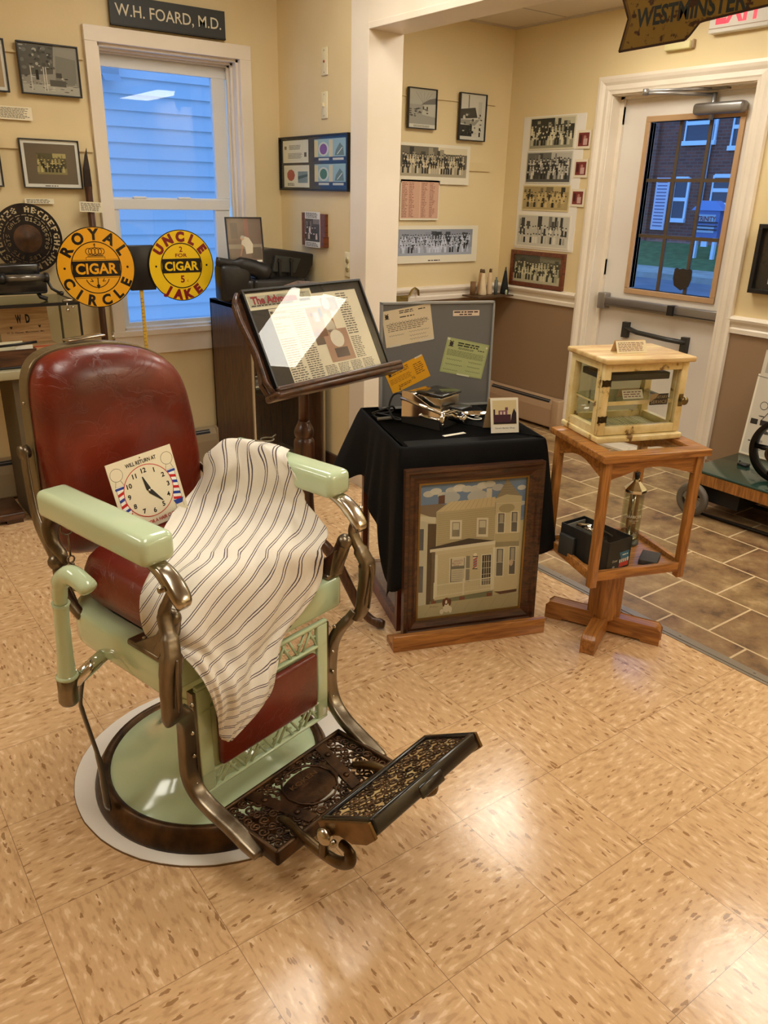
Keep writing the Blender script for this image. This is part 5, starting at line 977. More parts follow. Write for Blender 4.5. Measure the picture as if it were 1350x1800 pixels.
# wooden box lettered WD
wb = thing('cigar_box', 'pale wooden box with raised stencilled lid and red trim in the display case', 'box', (.655, 2.36, .701))
pine = wood('pale_pine', (206, 164, 118), (180, 136, 92), .55, 8, 0)
m = MB(); m.box(-.105, .105, -.055, .055, 0, .075); m.build('box_body', pine, wb)
m = MB(M=frame_m((0, .055, .075), (1, 0, 0), (0, .12, 1))); m.box(-.105, .105, 0, .165, -.006, 0); m.build('box_lid', pine, wb)
m = MB(M=frame_m((0, .055, .075), (1, 0, 0), (0, .12, 1))); m.text('W', -.022, .085, .036, .0006, (40, 32, 26), .024, .05); m.text('D', .016, .085, .036, .0006, (40, 32, 26), .018, .05)
for x in (-.058, .062): m.poly([(x, .058), (x + .006, .068), (x + .003, .072), (x, .069), (x - .003, .072), (x - .006, .068)], .0006, (50, 36, 28))
m.text('W. D. Hoover, Manchester, Md.', 0, .040, .008, .0006, (60, 44, 34), .16, .01); m.build('lid_lettering', M_PRINT, wb)
m = MB(); m.box(-.1055, .1055, -.0560, -.0552, .068, .075); m.box(-.1055, .1055, -.0560, -.0552, 0, .006); m.box(.086, .094, -.0560, -.0552, 0, .075); m.box(.1052, .106, -.055, .055, .068, .074); m.build('red_trim', mat('red_paper_trim', (190, 84, 52), .6), wb)
m = MB(); m.box(.03, .07, -.0562, -.0552, .045, .062); m.build('green_stamp', mat('green_stamp', (104, 124, 80), .6), wb)
ty = thing('wooden_tray', 'dark wooden tray box of papers at the front of the left table', 'tray', (.545, 2.255, .701))
m = MB(); m.box(-.13, .10, -.035, -.029, 0, .068); m.box(-.13, .10, .029, .035, 0, .068); m.box(.094, .10, -.029, .029, 0, .068); m.box(-.13, -.124, -.029, .029, 0, .068); m.box(-.124, .094, -.029, .029, 0, .005); m.build('tray_body', M_WALNUTX, ty)
m = MB(M=TR((0, .0, 0), rx=-.25)); m.box(-.12, .06, .0, .004, .03, .098); m.build('cream_paper', mat('cream_paper', (226, 216, 180), .6), ty); m = MB(); m.box(.02, .09, -.02, -.015, .03, .082); m.build('white_card', mat('white_paper', (232, 226, 206), .6), ty)
m = MB(); m.tube([(-.14, -.01, .080), (.02, -.02, .088), (.11, -.01, .092)], .006, 8, flat=.6); m.build('straight_razor', M_BLACK, None, 'black handled straight razor lying across the papers in the tray', 'razor', loc=(.545, 2.252, .701))
m = MB(); m.rbox(-.2, .13, -.02, .075, 0, .010, .003, 2); m.build('dark_book', mat('dark_cloth_cover', (40, 34, 28), .5), None, 'flat dark board under the tray at the left table edge', 'board', loc=(.53, 2.24, .7005)); 
for nm in ('wooden_tray', 'straight_razor'): bpy.data.objects[nm].location.z += .011
# black office machine on the case
mc = thing('addressing_machine', 'old black mechanical office machine with a metal roller on the glass case', 'office machine', (.60, 2.34, .967))
m = MB(); m.rbox(-.16, .14, -.06, .06, .03, .105, .012, 3); m.rbox(-.05, .13, .0, .07, .09, .15, .01, 3); m.build('body', mat('black_japanned', (28, 26, 24), .25, coat=.4), mc)
m = MB(); m.cyl((-.03, -.065, .098), (.135, -.065, .098), .015); m.build('roller', mat('grey_roller', (122, 116, 106), .25, .7), mc)
m = MB(); m.cyl((-.055, -.065, .098), (-.03, -.065, .098), .022); m.cyl((.13, -.065, .098), (.145, -.065, .098), .020); m.build('roller_knob', M_BLACK, mc)
for sx in (-.14, .10):
    m = MB(); m.tube([(sx, -.03, .04), (sx + .01, -.04, .015), (sx + .035, -.05, .006)], .009, 8); m.build('foot', M_BLACK, mc)
m = MB(); m.tube([(.14, -.05, .09), (.155, -.06, .05), (.185, -.07, .03)], .006, 8); m.sph((.19, -.072, .030), .010, 10); m.build('crank_handle', M_BLACK, mc)
# ------------------------------------------------------------------ cigar signs on a yardstick stand
Y = 2.3; st = thing('sign_stand', 'black plate on a yellow yardstick post carrying the two round cigar signs', 'sign stand', (0, 0, 0))
m = MB(); m.rbox(1.105, 1.225, Y - .01, Y + .01, .99, 1.188, .004, 2); m.build('black_plate', M_BLACK, st)
m = MB(); m.box(1.147, 1.163, Y - .002, Y + .002, .30, .99); 
m.build('yardstick', mat('yellow_ruler', (200, 160, 50), .5), st)
m = MB(); 
for k in range(38): m.box(1.147, 1.147 + (.009 if k % 4 else .014), Y - .0026, Y - .0021, .34 + k * .0165, .342 + k * .0165)
m.build('inch_marks', mat('dark_ink', (60, 44, 24), .6), st)
m = MB(); m.lathe([(.09, 0), (.09, .012), (.012, .02), (.012, .30)], 24); o = m.build('stand_foot', M_BLACK, st); o.location = (1.155, Y, 0)
def cdisc(cx, cz, rx, label, paint):
    m = MB(); pts = [(rx * math.cos(2 * PI * k / 64), rx * math.sin(2 * PI * k / 64)) for k in range(64)]; m.prism(pts, -.003, 0, col=(30, 24, 16)); paint(m, rx); o = m.build('cigar_sign', print_mat('enamel_sign', .25, coat=.3), None, label, 'sign'); o.matrix_world = frame_m((cx, Y - .016, cz), (1, 0, 0), (0, .0, 1)); return o
def royal(m, r):
    o_ = (226, 160, 30); k = (26, 22, 18); m.disc(0, 0, r * .975, r * .975, .0003, o_, 64); m.ring(0, 0, r * .62, r * .645, .0006, k, 60)
    m.arc_text('ROYAL', 0, 0, r * .685, r * .27, .0006, k, 149, -29.5, .045); m.arc_text('CIRCLE', 0, 0, r * .945, r * .26, .0006, k, 207, 25.2, .045, inward=True)
    m.poly([(-r * .61, -r * .22), (r * .61, -r * .22), (r * .61, r * .17), (-r * .61, r * .17)], .0009, k); m.text('CIGAR', 0, -r * .145, r * .26, .0012, o_, r * 1.06, .03); m.line([(-r * .6, r * .195), (r * .6, r * .195)], .0015, .0009, k); m.line([(-r * .58, -r * .25), (r * .58, -r * .25)], .0015, .0009, k)
    for s in (-1, 1): m.disc(s * r * .80, -.0, r * .03, r * .03, .0009, k, 12)
    for q in (-.16, -.08, 0, .08, .16): m.ring(q * r, r * .40, r * (.085 - abs(q) * .1), r * (.10 - abs(q) * .1), .0009, k, 20)
    m.line([(-.2 * r, .29 * r), (.2 * r, .29 * r)], .003, .0009, k); m.line([(-.24 * r, .2 * r), (-.24 * r, .26 * r), (.24 * r, .26 * r), (.24 * r, .2 * r)], .0016, .0009, k); m.line([(0, .50 * r), (0, .60 * r)], .003, .0009, k); m.line([(-.03 * r, .56 * r), (.03 * r, .56 * r)], .003, .0009, k)
    m.ring(0, -.18 * r, r * .30, r * .32, .0009, k, 24, a0=200, a1=340); m.line([(0, -.25 * r), (0, -.5 * r)], .004, .0009, k); m.poly([(-.05 * r, -.44 * r), (0, -.40 * r), (.05 * r, -.44 * r), (0, -.53 * r)], .001, k); 
    for s in (-1, 1): m.line([(s * .17 * r, -.27 * r), (s * .12 * r, -.34 * r), (s * .2 * r, -.33 * r)], .003, .0009, k)
def jake(m, r):
    o_ = (230, 190, 28); k = (26, 22, 18); d = (120, 28, 30); m.disc(0, 0, r * .975, r * .975, .0003, o_, 64); m.ring(0, 0, r * .61, r * .64, .0006, k, 60)
    m.arc_text('UNCLE', 0, 0, r * .685, r * .255, .0006, d, 145, -27.5, .075); m.arc_text('JAKE', 0, 0, r * .935, r * .255, .0006, d, 236, 23.0, .075, inward=True)
    m.poly([(-r * .60, -r * .20), (r * .60, -r * .20), (r * .60, r * .20), (-r * .60, r * .20)], .0009, k); m.text('CIGAR', 0, -r * .125, r * .25, .0012, o_, r * 1.04, .03); m.text('2', 0, r * .39, r * .15, .0009, d, None, .02); m.text('FOR', 0, r * .245, r * .10, .0009, d, r * .36, .02); m.text('5', 0, -r * .47, r * .20, .0009, d, None, .03); m.text('c', r * .16, -r * .46, r * .09, .0009, d)
    for s in (-1, 1): m.disc(s * r * .78, 0, r * .03, r * .03, .0009, k, 12)
cdisc(.957, 1.097, .172, 'round orange yellow cigar sign with a crown, left of the pair', royal); cdisc(1.353, 1.094, .160, 'round bright yellow cigar sign reading 2 for 5c, right of the pair', jake)
for s, cx in ((-1, 1.09), (1, 1.215)): pass
# ------------------------------------------------------------------ walnut display cabinet with things on top
cb = thing('display_cabinet', 'dark walnut cabinet with glass front in the corner behind the newspaper stand', 'cabinet', (0, 0, 0))
X0, X1, YF, YB, ZT = 1.600, 2.02, 2.10, 2.545, .905
m = MB(); m.box(X0, X0 + .02, YF, YB, 0, ZT); m.build('side_panel', M_WALNUT, cb, bevel=.001); m = MB(); m.box(X1 - .02, X1, YF, YB, 0, ZT); m.build('side_panel', M_WALNUT, cb)
m = MB(); m.box(X0, X1, YF, YB, ZT - .02, ZT); m.build('cabinet_top', M_WALNUT, cb); m = MB(); m.box(X0, X1, YF, YB, .03, .06); m.build('cabinet_floor', M_WALNUT, cb); m = MB(); m.box(X0, X1, YB - .01, YB, .06, ZT); m.build('back_panel', M_WALNUT, cb)
m = MB(); m.box(X0 + .02, X1 - .02, YF + .03, YB - .01, .47, .478); m.build('glass_shelf', glass_pane('green_shelf_glass', (190, 205, 180)), cb)
m = MB(); m.box(X0, X0 + .008, YF - .012, YF, .0, ZT); m.box(X1 - .01, X1, YF - .012, YF, 0, ZT); m.box(X0, X1, YF - .012, YF, .03, .045); m.box(X0, X1, YF - .012, YF, ZT - .012, ZT); m.build('metal_edging', mat('pale_metal_strip', (196, 184, 158), .3, .7), cb); m = MB(); m.box(X0 + .008, X1 - .01, YF - .008, YF - .004, .045, ZT - .012); m.build('front_pane', M_GLASS, cb)
def ph2(m, z): m.rect(.01, .17, .01, .10, z, (120, 112, 100)); blotch(m, .01, .01, .16, .09, 30, (60, 90, 160, 190), .03, .1, 4, z + .0002)
o = sheet('old_photograph', 'old grey photograph lying inside the walnut cabinet on its shelf', frame_m((1.66, 2.24, .479), (1, 0, 0), (0, .9, .3)), .18, .11, ph2); 
m = MB(); m.rbox(-.10, .10, -.06, .06, 0, .05, .01, 2); m.build('dark_bundle', mat('brown_dark_leather', (52, 38, 28), .6), None, 'dark leather item on the floor of the walnut cabinet', 'leather item', loc=(1.83, 2.3, .061))
# leather saddle bag
LBK = mat('black_leather', (24, 22, 21), .38, bump=(40, .3)); sb = thing('leather_satchel', 'large black leather saddle bag draped over the walnut cabinet top', 'satchel', (0, 0, 0))
m = MB(); m.rbox(1.63, 1.80, 2.16, 2.50, .906, 1.03, .02, 3); m.tube(spline([(1.49, 2.2, 1.115), (1.58, 2.19, 1.10), (1.68, 2.185, 1.08), (1.76, 2.18, 1.04)], 4), [.022] * 5 + [.040] * 5 + [.05, .045, .03], 10, flat=.5, up=(0, 0, 1)); m.build('left_flap', LBK, sb)
m = MB(); m.rbox(1.50, 1.66, 2.17, 2.26, .93, 1.10, .02, 3); m.build('left_pouch', LBK, sb)
m = MB(); m.prism([(1.72, 1.02), (1.80, 1.005), (1.93, .98), (2.0, 1.02), (2.045, 1.08), (2.052, 1.135), (1.95, 1.150), (1.82, 1.165), (1.76, 1.16), (1.74, 1.08)], 0, .20, M=Matrix(((1, 0, 0, 0), (0, 0, 1, 2.24), (0, 1, 0, 0), (0, 0, 0, 1)))); m.build('right_shell', LBK, sb, bevel=.008)
m = MB(); m.prism([(1.80, 1.055), (1.93, 1.045), (1.965, 1.115), (1.82, 1.135)], 0, .02, M=Matrix(((1, 0, 0, 0), (0, 0, 1, 2.222), (0, 1, 0, 0), (0, 0, 0, 1)))); m.build('pocket_flap', mat('dark_grey_leather', (48, 50, 46), .4), sb, bevel=.004)
for x in (1.838, 1.905):
    m = MB(); m.box(x - .006, x + .006, 2.212, 2.222, 1.035, 1.118); m.box(x - .012, x + .012, 2.21, 2.214, 1.104, 1.112); m.build('strap', LBK, sb)
m = MB(); m.rbox(1.66, 1.94, 2.14, 2.24, .906, 1.03, .015, 3); m.build('front_pouch', LBK, sb)
def p_barber(m, x, y, w, h, z):
    m.rect(x, x + w, y, y + h, z, (104, 82, 74)); m.rect(x + w * .5, x + w * .62, y + h * .4, y + h, z + .0001, (130, 84, 76)); m.rect(x, x + w, y + h * .32, y + h * .42, z + .0001, (136, 122, 108)); m.poly([(x + w * .40, y + h * .50), (x + w * .50, y + h * .60), (x + w * .62, y + h * .56), (x + w * .72, y + h * .42), (x + w * .70, y + h * .22), (x + w * .50, y + h * .20), (x + w * .48, y + h * .36), (x + w * .38, y + h * .42)], z + .0003, (206, 194, 176)); m.disc(x + w * .42, y + h * .56, w * .06, h * .05, z + .0004, (190, 150, 124), 10); m.disc(x + w * .43, y + h * .585, w * .055, h * .035, z + .0005, (180, 170, 160), 10); m.rect(x, x + w * .5, y, y + h * .12, z + .0003, (60, 48, 44)); m.line([(x + w * .42, y + h * .4), (x + w * .34, y + h * .16)], .006, z + .0005, (176, 120, 92)); m.rect(x + w * .8, x + w * .96, y + .003, y + .012, z + .0006, (226, 222, 210)); m.rect(x + w * .1, x + w * .3, y + h * .55, y + h * .9, z + .0002, (84, 66, 62)); m.rect(x + w * .66, x + w * .95, y + h * .1, y + h * .35, z + .0002, (84, 70, 62))
f = framed('standing_photograph', 'black framed colour photo of a stooping barber standing on the walnut cabinet', frame_m((1.553, 2.20, 1.10), (1, 0, -.0), (.0, .12, 1)), .190, .212, .005, M_BLACK, p_barber, .012)
# ------------------------------------------------------------------ newspaper stand
ns = thing('reading_stand', 'dark wooden pedestal music stand holding a framed newspaper page', 'music stand', (0, 0, 0))
e = Vector((math.cos(math.radians(14.7)), math.sin(math.radians(14.7)), 0)); nn = Vector((-e.y, e.x, 0)); f65 = math.radians(62.5); upv = nn * math.cos(f65) + Vector((0, 0, 1)) * math.sin(f65)
NM = frame_m((.901, .562, .900), e, upv)
LW, LH = .512, .300
dsk = [(-.018, -.02), (.53, -.02), (.53, .02), (.50, .06), (.46, .2), (.44, .27), (.36, .295), (.33, .308), (.25, .318), (.19, .308), (.16, .295), (.02, .295), (-.012, .285), (-.028, .262), (-.030, .22), (-.018, .12), (-.022, .07), (-.034, .03)]
m = MB(M=NM); m.prism(dsk, -.028, -.010); m.build('desk_board', M_WALNUT, ns, bevel=.003)
m = MB(M=NM); m.tube([(-.012, -.018, .006), (-.028, .03, .0), (-.020, .12, -.004), (-.032, .22, -.006), (-.026, .27, -.008), (-.005, .292, -.01)], .0085, 8); m.build('desk_moulding', M_WALNUTX, ns)
m = MB(M=NM); m.rbox(-.030, LW + .03, -.026, -.004, -.03, .038, .009, 3); m.rbox(-.025, LW + .026, -.010, .006, .026, .040, .006, 3); m.build('ledge', M_WALNUTX, ns)
px, py = 1.13, .80
m = MB(); m.lathe([(.017, .70), (.017, .86), (.022, .875)], 24); o = m.build('pole', M_WALNUT, ns); o.location = (px, py, 0)
m = MB(); m.lathe(spline([(.019, .725), (.022, .715), (.030, .70), (.033, .685), (.030, .672), (.026, .668), (.034, .655), (.035, .62), (.034, .58), (.029, .565), (.031, .545), (.028, .50), (.031, .42), (.036, .36), (.037, .30), (.032, .25), (.028, .22)], 3), 28); o = m.build('baluster', M_WALNUT, ns); o.location = (px, py, 0)
a0 = math.atan2(.545 - py, 1.29 - px)
for k in range(3):
    a = a0 + k * 2 * PI / 3; d = (math.cos(a), math.sin(a)); m = MB(); m.tube(spline([(px + d[0] * r, py + d[1] * r, z) for r, z in ((.02, .30), (.07, .285), (.12, .23), (.17, .14), (.215, .065), (.26, .028), (.305, .024))], 4), [.022] * 8 + [.019] * 8 + [.017] * 6 + [.02, .018, .014], 10, flat=.75, up=(0, 0, 1)); m.build('leg', M_WALNUT, ns)
m = MB(); m.tube([(px, py, .86), tuple(NM @ Vector((.256, .12, -.028)))], .014, 8); m.build('tilt_bracket', M_WALNUT, ns)
# framed newspaper
M2 = NM @ TR((0, 0, -.009)); t = thing('framed_newspaper', 'black framed newspaper page with a red masthead on the wooden stand', 'framed newspaper', (0, 0, 0)); t.matrix_world = M2
m = MB(); fw = .007; m.box(0, LW, 0, fw, 0, .016); m.box(0, LW, LH - fw, LH, 0, .016); m.box(0, fw, fw, LH - fw, 0, .016); m.box(LW - fw, LW, fw, LH - fw, 0, .016); m.build('frame', M_BLACK, t, bevel=.001)
n_p = MB(); W = LW; H = LH; z = .0082; n_p.box(fw, LW - fw, fw, LH - fw, .002, .008, col=(54, 48, 42)); pp = (222, 210, 186); ink = (92, 84, 74)
n_p.rect(.010, .275, H * .795, H - .012, z + .0006, (226, 216, 190)); n_p.poly([(.016, H * .82), (.268, H * .82), (.268, H - .020), (.016, H - .020)], z + .0008, (186, 180, 158))
n_p.poly([(.06, H * .86), (.09, H * .93), (.12, H * .91), (.14, H * .93), (.19, H * .9), (.19, H * .84), (.05, H * .84)], z + .0009, (150, 146, 128)); n_p.text('The Advocate', .118, H * .853, .0225, z + .0012, (52, 40, 40), .182, .045); n_p.text('The Advocate', .1170, H * .855, .0222, z + .0014, (158, 44, 52), .180, .025); n_p.rect(.215, .262, H * .835, H * .862, z + .0012, (40, 36, 34)); n_p.line([(.238, H * .87), (.238, H * .945)], .001, z + .0012, ink); n_p.line([(.228, H * .92), (.250, H * .92)], .0012, z + .0012, ink); n_p.scribble(.022, .19, H * .825, H * .845, 1, z + .0012, (60, 54, 48), .6, .05, seed=1)
n_p.rect(.080, W - .035, .004, H * .79, z, pp); n_p.rect(.27, W - .035, H * .79, H - .03, z, pp); n_p.text('More than', .115, H * .735, .0115, z + .0003, (44, 38, 34), None, .02); n_p.text('just a haircut', .120, H * .68, .0115, z + .0003, (44, 38, 34), .070, .02)
n_p.scribble(.084, .140, H * .53, H * .65, 4, z + .0003, (150, 138, 120), .5, .4, seed=2); n_p.scribble(.084, .150, .012, H * .49, 19, z + .0003, ink, .42, .2, seed=3); n_p.scribble(.157, .218, .012, H * .765, 32, z + .0003, ink, .42, .12, seed=4)
n_p.rect(.224, .330, H * .36, H * .76, z + .0003, (170, 128, 90)); n_p.rect(.224, .330, H * .36, H * .5, z + .0005, (110, 92, 78)); n_p.rect(.236, .246, H * .66, H * .70, z + .0006, (86, 60, 40)); n_p.rect(.250, .272, H * .60, H * .70, z + .0006, (150, 160, 164)); n_p.rect(.276, .290, H * .64, H * .74, z + .0006, (84, 100, 120)); n_p.disc(.300, H * .62, .014, .016, z + .0008, (206, 178, 148), 12); n_p.disc(.306, H * .54, .022, .026, z + .0007, (196, 184, 166), 12); n_p.rect(.240, .285, H * .44, H * .52, z + .0008, (120, 84, 62))
n_p.rect(.300, .372, H * .70, H * .84, z + .0006, (120, 112, 104)); n_p.disc(.320, H * .78, .016, .02, z + .0009, (200, 190, 180), 10); n_p.disc(.345, H * .74, .014, .018, z + .0009, (150, 130, 116), 10); n_p.scribble(.378, .430, H * .42, H * .88, 18, z + .0003, ink, .42, .15, seed=5)
n_p.rect(.262, .372, H * .16, H * .50, z + .0007, (170, 132, 110)); n_p.disc(.318, H * .40, .03, .028, z + .0009, (216, 206, 190), 14); n_p.rect(.290, .350, H * .20, H * .30, z + .0009, (92, 76, 72)); n_p.scribble(.380, .428, H * .16, H * .40, 12, z + .0003, ink, .42, .2, seed=6)
for i, x in enumerate((.224, .282, .340, .398)): n_p.scribble(x, x + .052, .010, H * .145, 7, z + .0003, ink, .45, .12, seed=20 + i)
n_p.build('newspaper', M_PRINT, t); m = MB(); m.box(fw, LW - fw, fw, LH - fw, .0125, .0132); m.build('glazing', glass_pane('newspaper_glass', gain=1.0), t)
# ------------------------------------------------------------------ cloth covered table (local u,v rotated -20 deg)
TA = math.radians(-20); TT = TR((1.64, .66, 0), rz=TA); TC = (1.64, .66, 0)
dt = thing('display_table', 'dark wood framed glass sided display table under the black cloth', 'table', TC, TA)
M_DW = M_WALNUTX
for u in (-.235, .235):
    for v in (-.235, .235):
        m = MB(); m.box(u - .013, u + .013, v - .013, v + .013, 0, .655); m.build('corner_post', M_MAHOG, dt)
for a in ((-.222, .222, -.247, -.225), (-.222, .222, .225, .247), (-.247, -.225, -.222, .222), (.225, .247, -.222, .222)):
    m = MB(); m.box(*a, 0, .045); m.build('bottom_rail', M_MAHOG, dt); m = MB(); m.box(*a, .62, .655); m.build('top_rail', M_MAHOG, dt)
m = MB(); m.box(-.225, .225, -.225, .225, .030, .042); m.build('floor_board', mat('mauve_grey_board', (150, 134, 122), .6), dt)
m = MB(); m.box(-.238, -.235, -.222, .222, .045, .62); m.build('side_pane', M_GLASS, dt); m = MB(); m.box(.235, .238, -.222, .222, .045, .62); m.build('side_pane', M_GLASS, dt)
m = MB(); m.box(-.25, .25, -.25, .25, .655, .675); m.build('table_top', M_MAHOG, dt)
# black cloth
def per(t):   # rounded square perimeter, t in 0..1 starting at back left, going front-left, front-right, back-right
    h = .254; r = .012; s = (t % 1) * 4; k = int(s); f = s - k; C4 = [((-h, h), (-h, -h)), ((-h, -h), (h, -h)), ((h, -h), (h, h)), ((h, h), (-h, h))][k]; N4 = [(-1, 0), (0, -1), (1, 0), (0, 1)]
    x = C4[0][0] + (C4[1][0] - C4[0][0]) * f; y = C4[0][1] + (C4[1][1] - C4[0][1]) * f; n1 = N4[k]; w = .10
    n = list(n1)
    if f < w: q = N4[k - 1]; b = .5 - .5 * f / w; n = [n1[0] * (1 - b) + q[0] * b, n1[1] * (1 - b) + q[1] * b]
    elif f > 1 - w: q = N4[(k + 1) % 4]; b = .5 - .5 * (1 - f) / w; n = [n1[0] * (1 - b) + q[0] * b, n1[1] * (1 - b) + q[1] * b]
    l = math.hypot(*n); return x, y, n[0] / l, n[1] / l
# drop length (m) and flare (m) by t : 0 back-left corner, .25 front-left, .5 front-right, .75 back-right
DL = [(0, .25, .11), (.02, .27, .09), (.06, .22, .03), (.12, .26, .02), (.17, .33, .02), (.205, .52, .02), (.225, .56, .02), (.25, .50, .03), (.30, .34, .02), (.375, .28, .015), (.45, .32, .02), (.485, .40, .04), (.50, .38, .06), (.515, .34, .06), (.56, .26, .04), (.625, .20, .03), (.70, .24, .03), (.75, .34, .06), (.80, .24, .03), (.875, .2, .02), (.95, .22, .04), (.98, .25, .09), (1, .25, .11)]
def dl(t):
    for a, b in zip(DL[:-1], DL[1:]):
        if a[0] <= t <= b[0]: f = (t - a[0]) / (b[0] - a[0]); f = f * f * (3 - 2 * f); return a[1] + (b[1] - a[1]) * f, a[2] + (b[2] - a[2]) * f
NT, NS = 240, 16; V = []; F = []
for j in range(NT):
    t = j / NT; x, y, nx, ny = per(t); L, fl_ = dl(t)
    V.append((x * .985, y * .985, .6795)); V.append((x, y, .6785)); V.append((x + nx * .004, y + ny * .004, .672))
    for i in range(1, NS + 1):
        s = i / NS; wv = .014 * s * math.sin(t * 2 * PI * 9 + 1.2 * math.sin(t * 21)) + .006 * s * math.sin(t * 2 * PI * 23)
        d = .005 + fl_ * s ** .9 + wv; d = max(d, .005); V.append((x + nx * d, y + ny * d, .672 - (L - .004) * s))
K = NS + 3
for j in range(NT):
    q = (j + 1) % NT
    for i in range(K - 1): F.append((j * K + i, j * K + i + 1, q * K + i + 1, q * K + i))
F.append(tuple(j * K for j in range(NT))[::-1])
m = MB(); m.add(V, F, sm=True); bcl = m.build('black_cloth', mat('black_cloth_fabric', (14, 13, 13), .85, spec=.25, bump=(300, .2)), None, 'black cloth draped over the display table, hanging in points', 'tablecloth', loc=TC, rotz=TA)
md = bcl.modifiers.new('thick', 'SOLIDIFY'); md.thickness = .0015; md.offset = 1
ZT_ = .6812
# grey board standing on the table
gbm = TT @ frame_m((-.192, .212, ZT_), (1, 0, 0), (0, .03, 1)); gb = thing('notice_board', 'grey metal notice board with certificates standing on the black clothed table', 'board', (0, 0, 0)); gb.matrix_world = gbm
gw, gh = .440, .388
m = MB(); m.box(.006, gw - .006, .006, gh - .006, -.012, -.002); m.build('board_panel', mat('slate_grey_enamel', (108, 108, 106), .5), gb)
m = MB(); m.box(0, gw, 0, .007, -.02, .004); m.box(0, gw, gh - .007, gh, -.02, .004); m.box(0, .007, 0, gh, -.02, .004); m.box(gw - .007, gw, 0, gh, -.02, .004); m.build('board_rim', mat('pale_grey_rim', (150, 150, 146), .4), gb)
def cert(name, label, x, y, w, h, rot, col, paint):
    m = MB(); m.box(0, w, 0, h, 0, .0006, col=col); paint(m, w, h, .0009); o = m.build(name, M_PRINT, None, label, 'certificate'); o.matrix_world = gbm @ TR((x, y, -.0018)) @ Matrix.Rotation(rot, 4, 'Z'); return o
def seal(m, x, y, s, z): m.disc(x, y, s, s * 1.1, z, (60, 52, 44), 10); m.rect(x - s * 1.2, x + s * 1.2, y - s * 1.3, y - s * .9, z, (60, 52, 44)); m.rect(x - s, x - s * .5, y + s * .9, y + s * 1.4, z, (60, 52, 44)); m.rect(x + s * .5, x + s, y + s * .9, y + s * 1.4, z, (60, 52, 44))
def c1(m, w, h, z):
    seal(m, w * .09, h * .84, .007, z); m.scribble(w * .35, w * .65, h * .86, h * .96, 2, z, (70, 62, 50), .5, .1, seed=1); m.scribble(w * .35, w * .68, h * .74, h * .80, 1, z, (70, 62, 50), .5, .1, seed=2); m.scribble(w * .74, w * .92, h * .88, h * .93, 1, z, (50, 46, 42), .5, .3, seed=5)
    for i, y in enumerate((.62, .58)): m.scribble(w * .06, w * .95, h * (y - .03), h * (y + .01), 1, z, (96, 86, 70), .4, .05, seed=6 + i)
    m.scribble(w * .08, w * .92, h * .40, h * .55, 3, z, (110, 100, 82), .4, .2, seed=8)
    p = [(w * (.12 + .78 * k / 40), h * (.635 + .025 * math.sin(k * 1.9))) for k in range(41)]; m.line(p, .0008, z + .0002, (50, 46, 60))
    for a, b, y in ((.08, .4, .30), (.5, .92, .33), (.5, .85, .22), (.5, .88, .12)): m.line([(w * (a + (b - a) * k / 20), h * (y + .02 * math.sin(k * 2.3))) for k in range(21)], .0008, z + .0002, (60, 54, 60))
    m.rect(w * .06, w * .3, -.001, .006, z + .0003, (214, 208, 190)); m.rect(w * .7, w * .98, -.001, .006, z + .0003, (214, 208, 190))
cert('certificate', 'cream certificate pinned at the upper left of the grey notice board', .022, .226, .186, .130, math.radians(9), (222, 206, 172), c1)
def c2(m, w, h, z):
    m.line([(.003, .003), (w - .003, .003), (w - .003, h - .003), (.003, h - .003), (.003, .003)], .0007, z, (110, 116, 80)); seal(m, w * .12, h * .84, .008, z); m.scribble(w * .27, w * .78, h * .80, h * .93, 2, z, (60, 62, 44), .6, .1, seed=1); m.scribble(w * .3, w * .68, h * .72, h * .78, 2, z, (70, 72, 50), .5, .1, seed=3); m.scribble(w * .76, w * .93, h * .76, h * .80, 1, z, (50, 50, 40), .6, .1, seed=4)
    m.scribble(w * .06, w * .95, h * .50, h * .68, 6, z, (100, 104, 72), .4, .05, seed=5)
    for a, b, y in ((.08, .45, .40), (.08, .48, .26), (.6, .93, .41), (.6, .9, .28), (.58, .93, .15), (.05, .4, .10)): m.line([(w * (a + (b - a) * k / 20), h * (y + .02 * math.sin(k * 2.1))) for k in range(21)], .0009, z + .0002, (66, 68, 54))
    m.disc(w * .95, h * .9, .004, .004, z + .0004, (220, 216, 190), 10); m.rect(.002, .012, h - .009, h - .002, z + .0004, (214, 214, 190)); m.rect(w * .4, w * .7, -.001, .005, z + .0004, (210, 214, 180))
cert('certificate', 'pale green certificate pinned at the right of the grey notice board', .232, .134, .174, .130, math.radians(-12), (176, 184, 128), c2)
def c3(m, w, h, z):
    m.scribble(w * .15, w * .6, h * .70, h * .92, 3, z, (130, 90, 20), .5, .1, seed=1); m.scribble(w * .04, w * .62, h * .36, h * .6, 4, z, (150, 104, 24), .4, .1, seed=2); m.text('76', w * .60, h * .20, .012, z, (120, 84, 20), None, .0); m.scribble(w * .7, w * .95, h * .3, h * .8, 6, z, (120, 84, 20), .4, .2, seed=3); seal(m, w * .1, h * .8, .006, z); m.scribble(w * .2, w * .55, h * .12, h * .25, 2, z, (120, 84, 20), .5, .1, seed=4); m.rect(w * .8, w * .98, h - .005, h + .001, z + .0004, (220, 210, 180)); m.disc(w * .2, h * .08, .003, .003, z + .0004, (60, 50, 30), 8)
cert('certificate', 'bright orange yellow certificate tilted at the lower left of the notice board', .052, .054, .158, .090, math.radians(24), (230, 166, 28), c3)
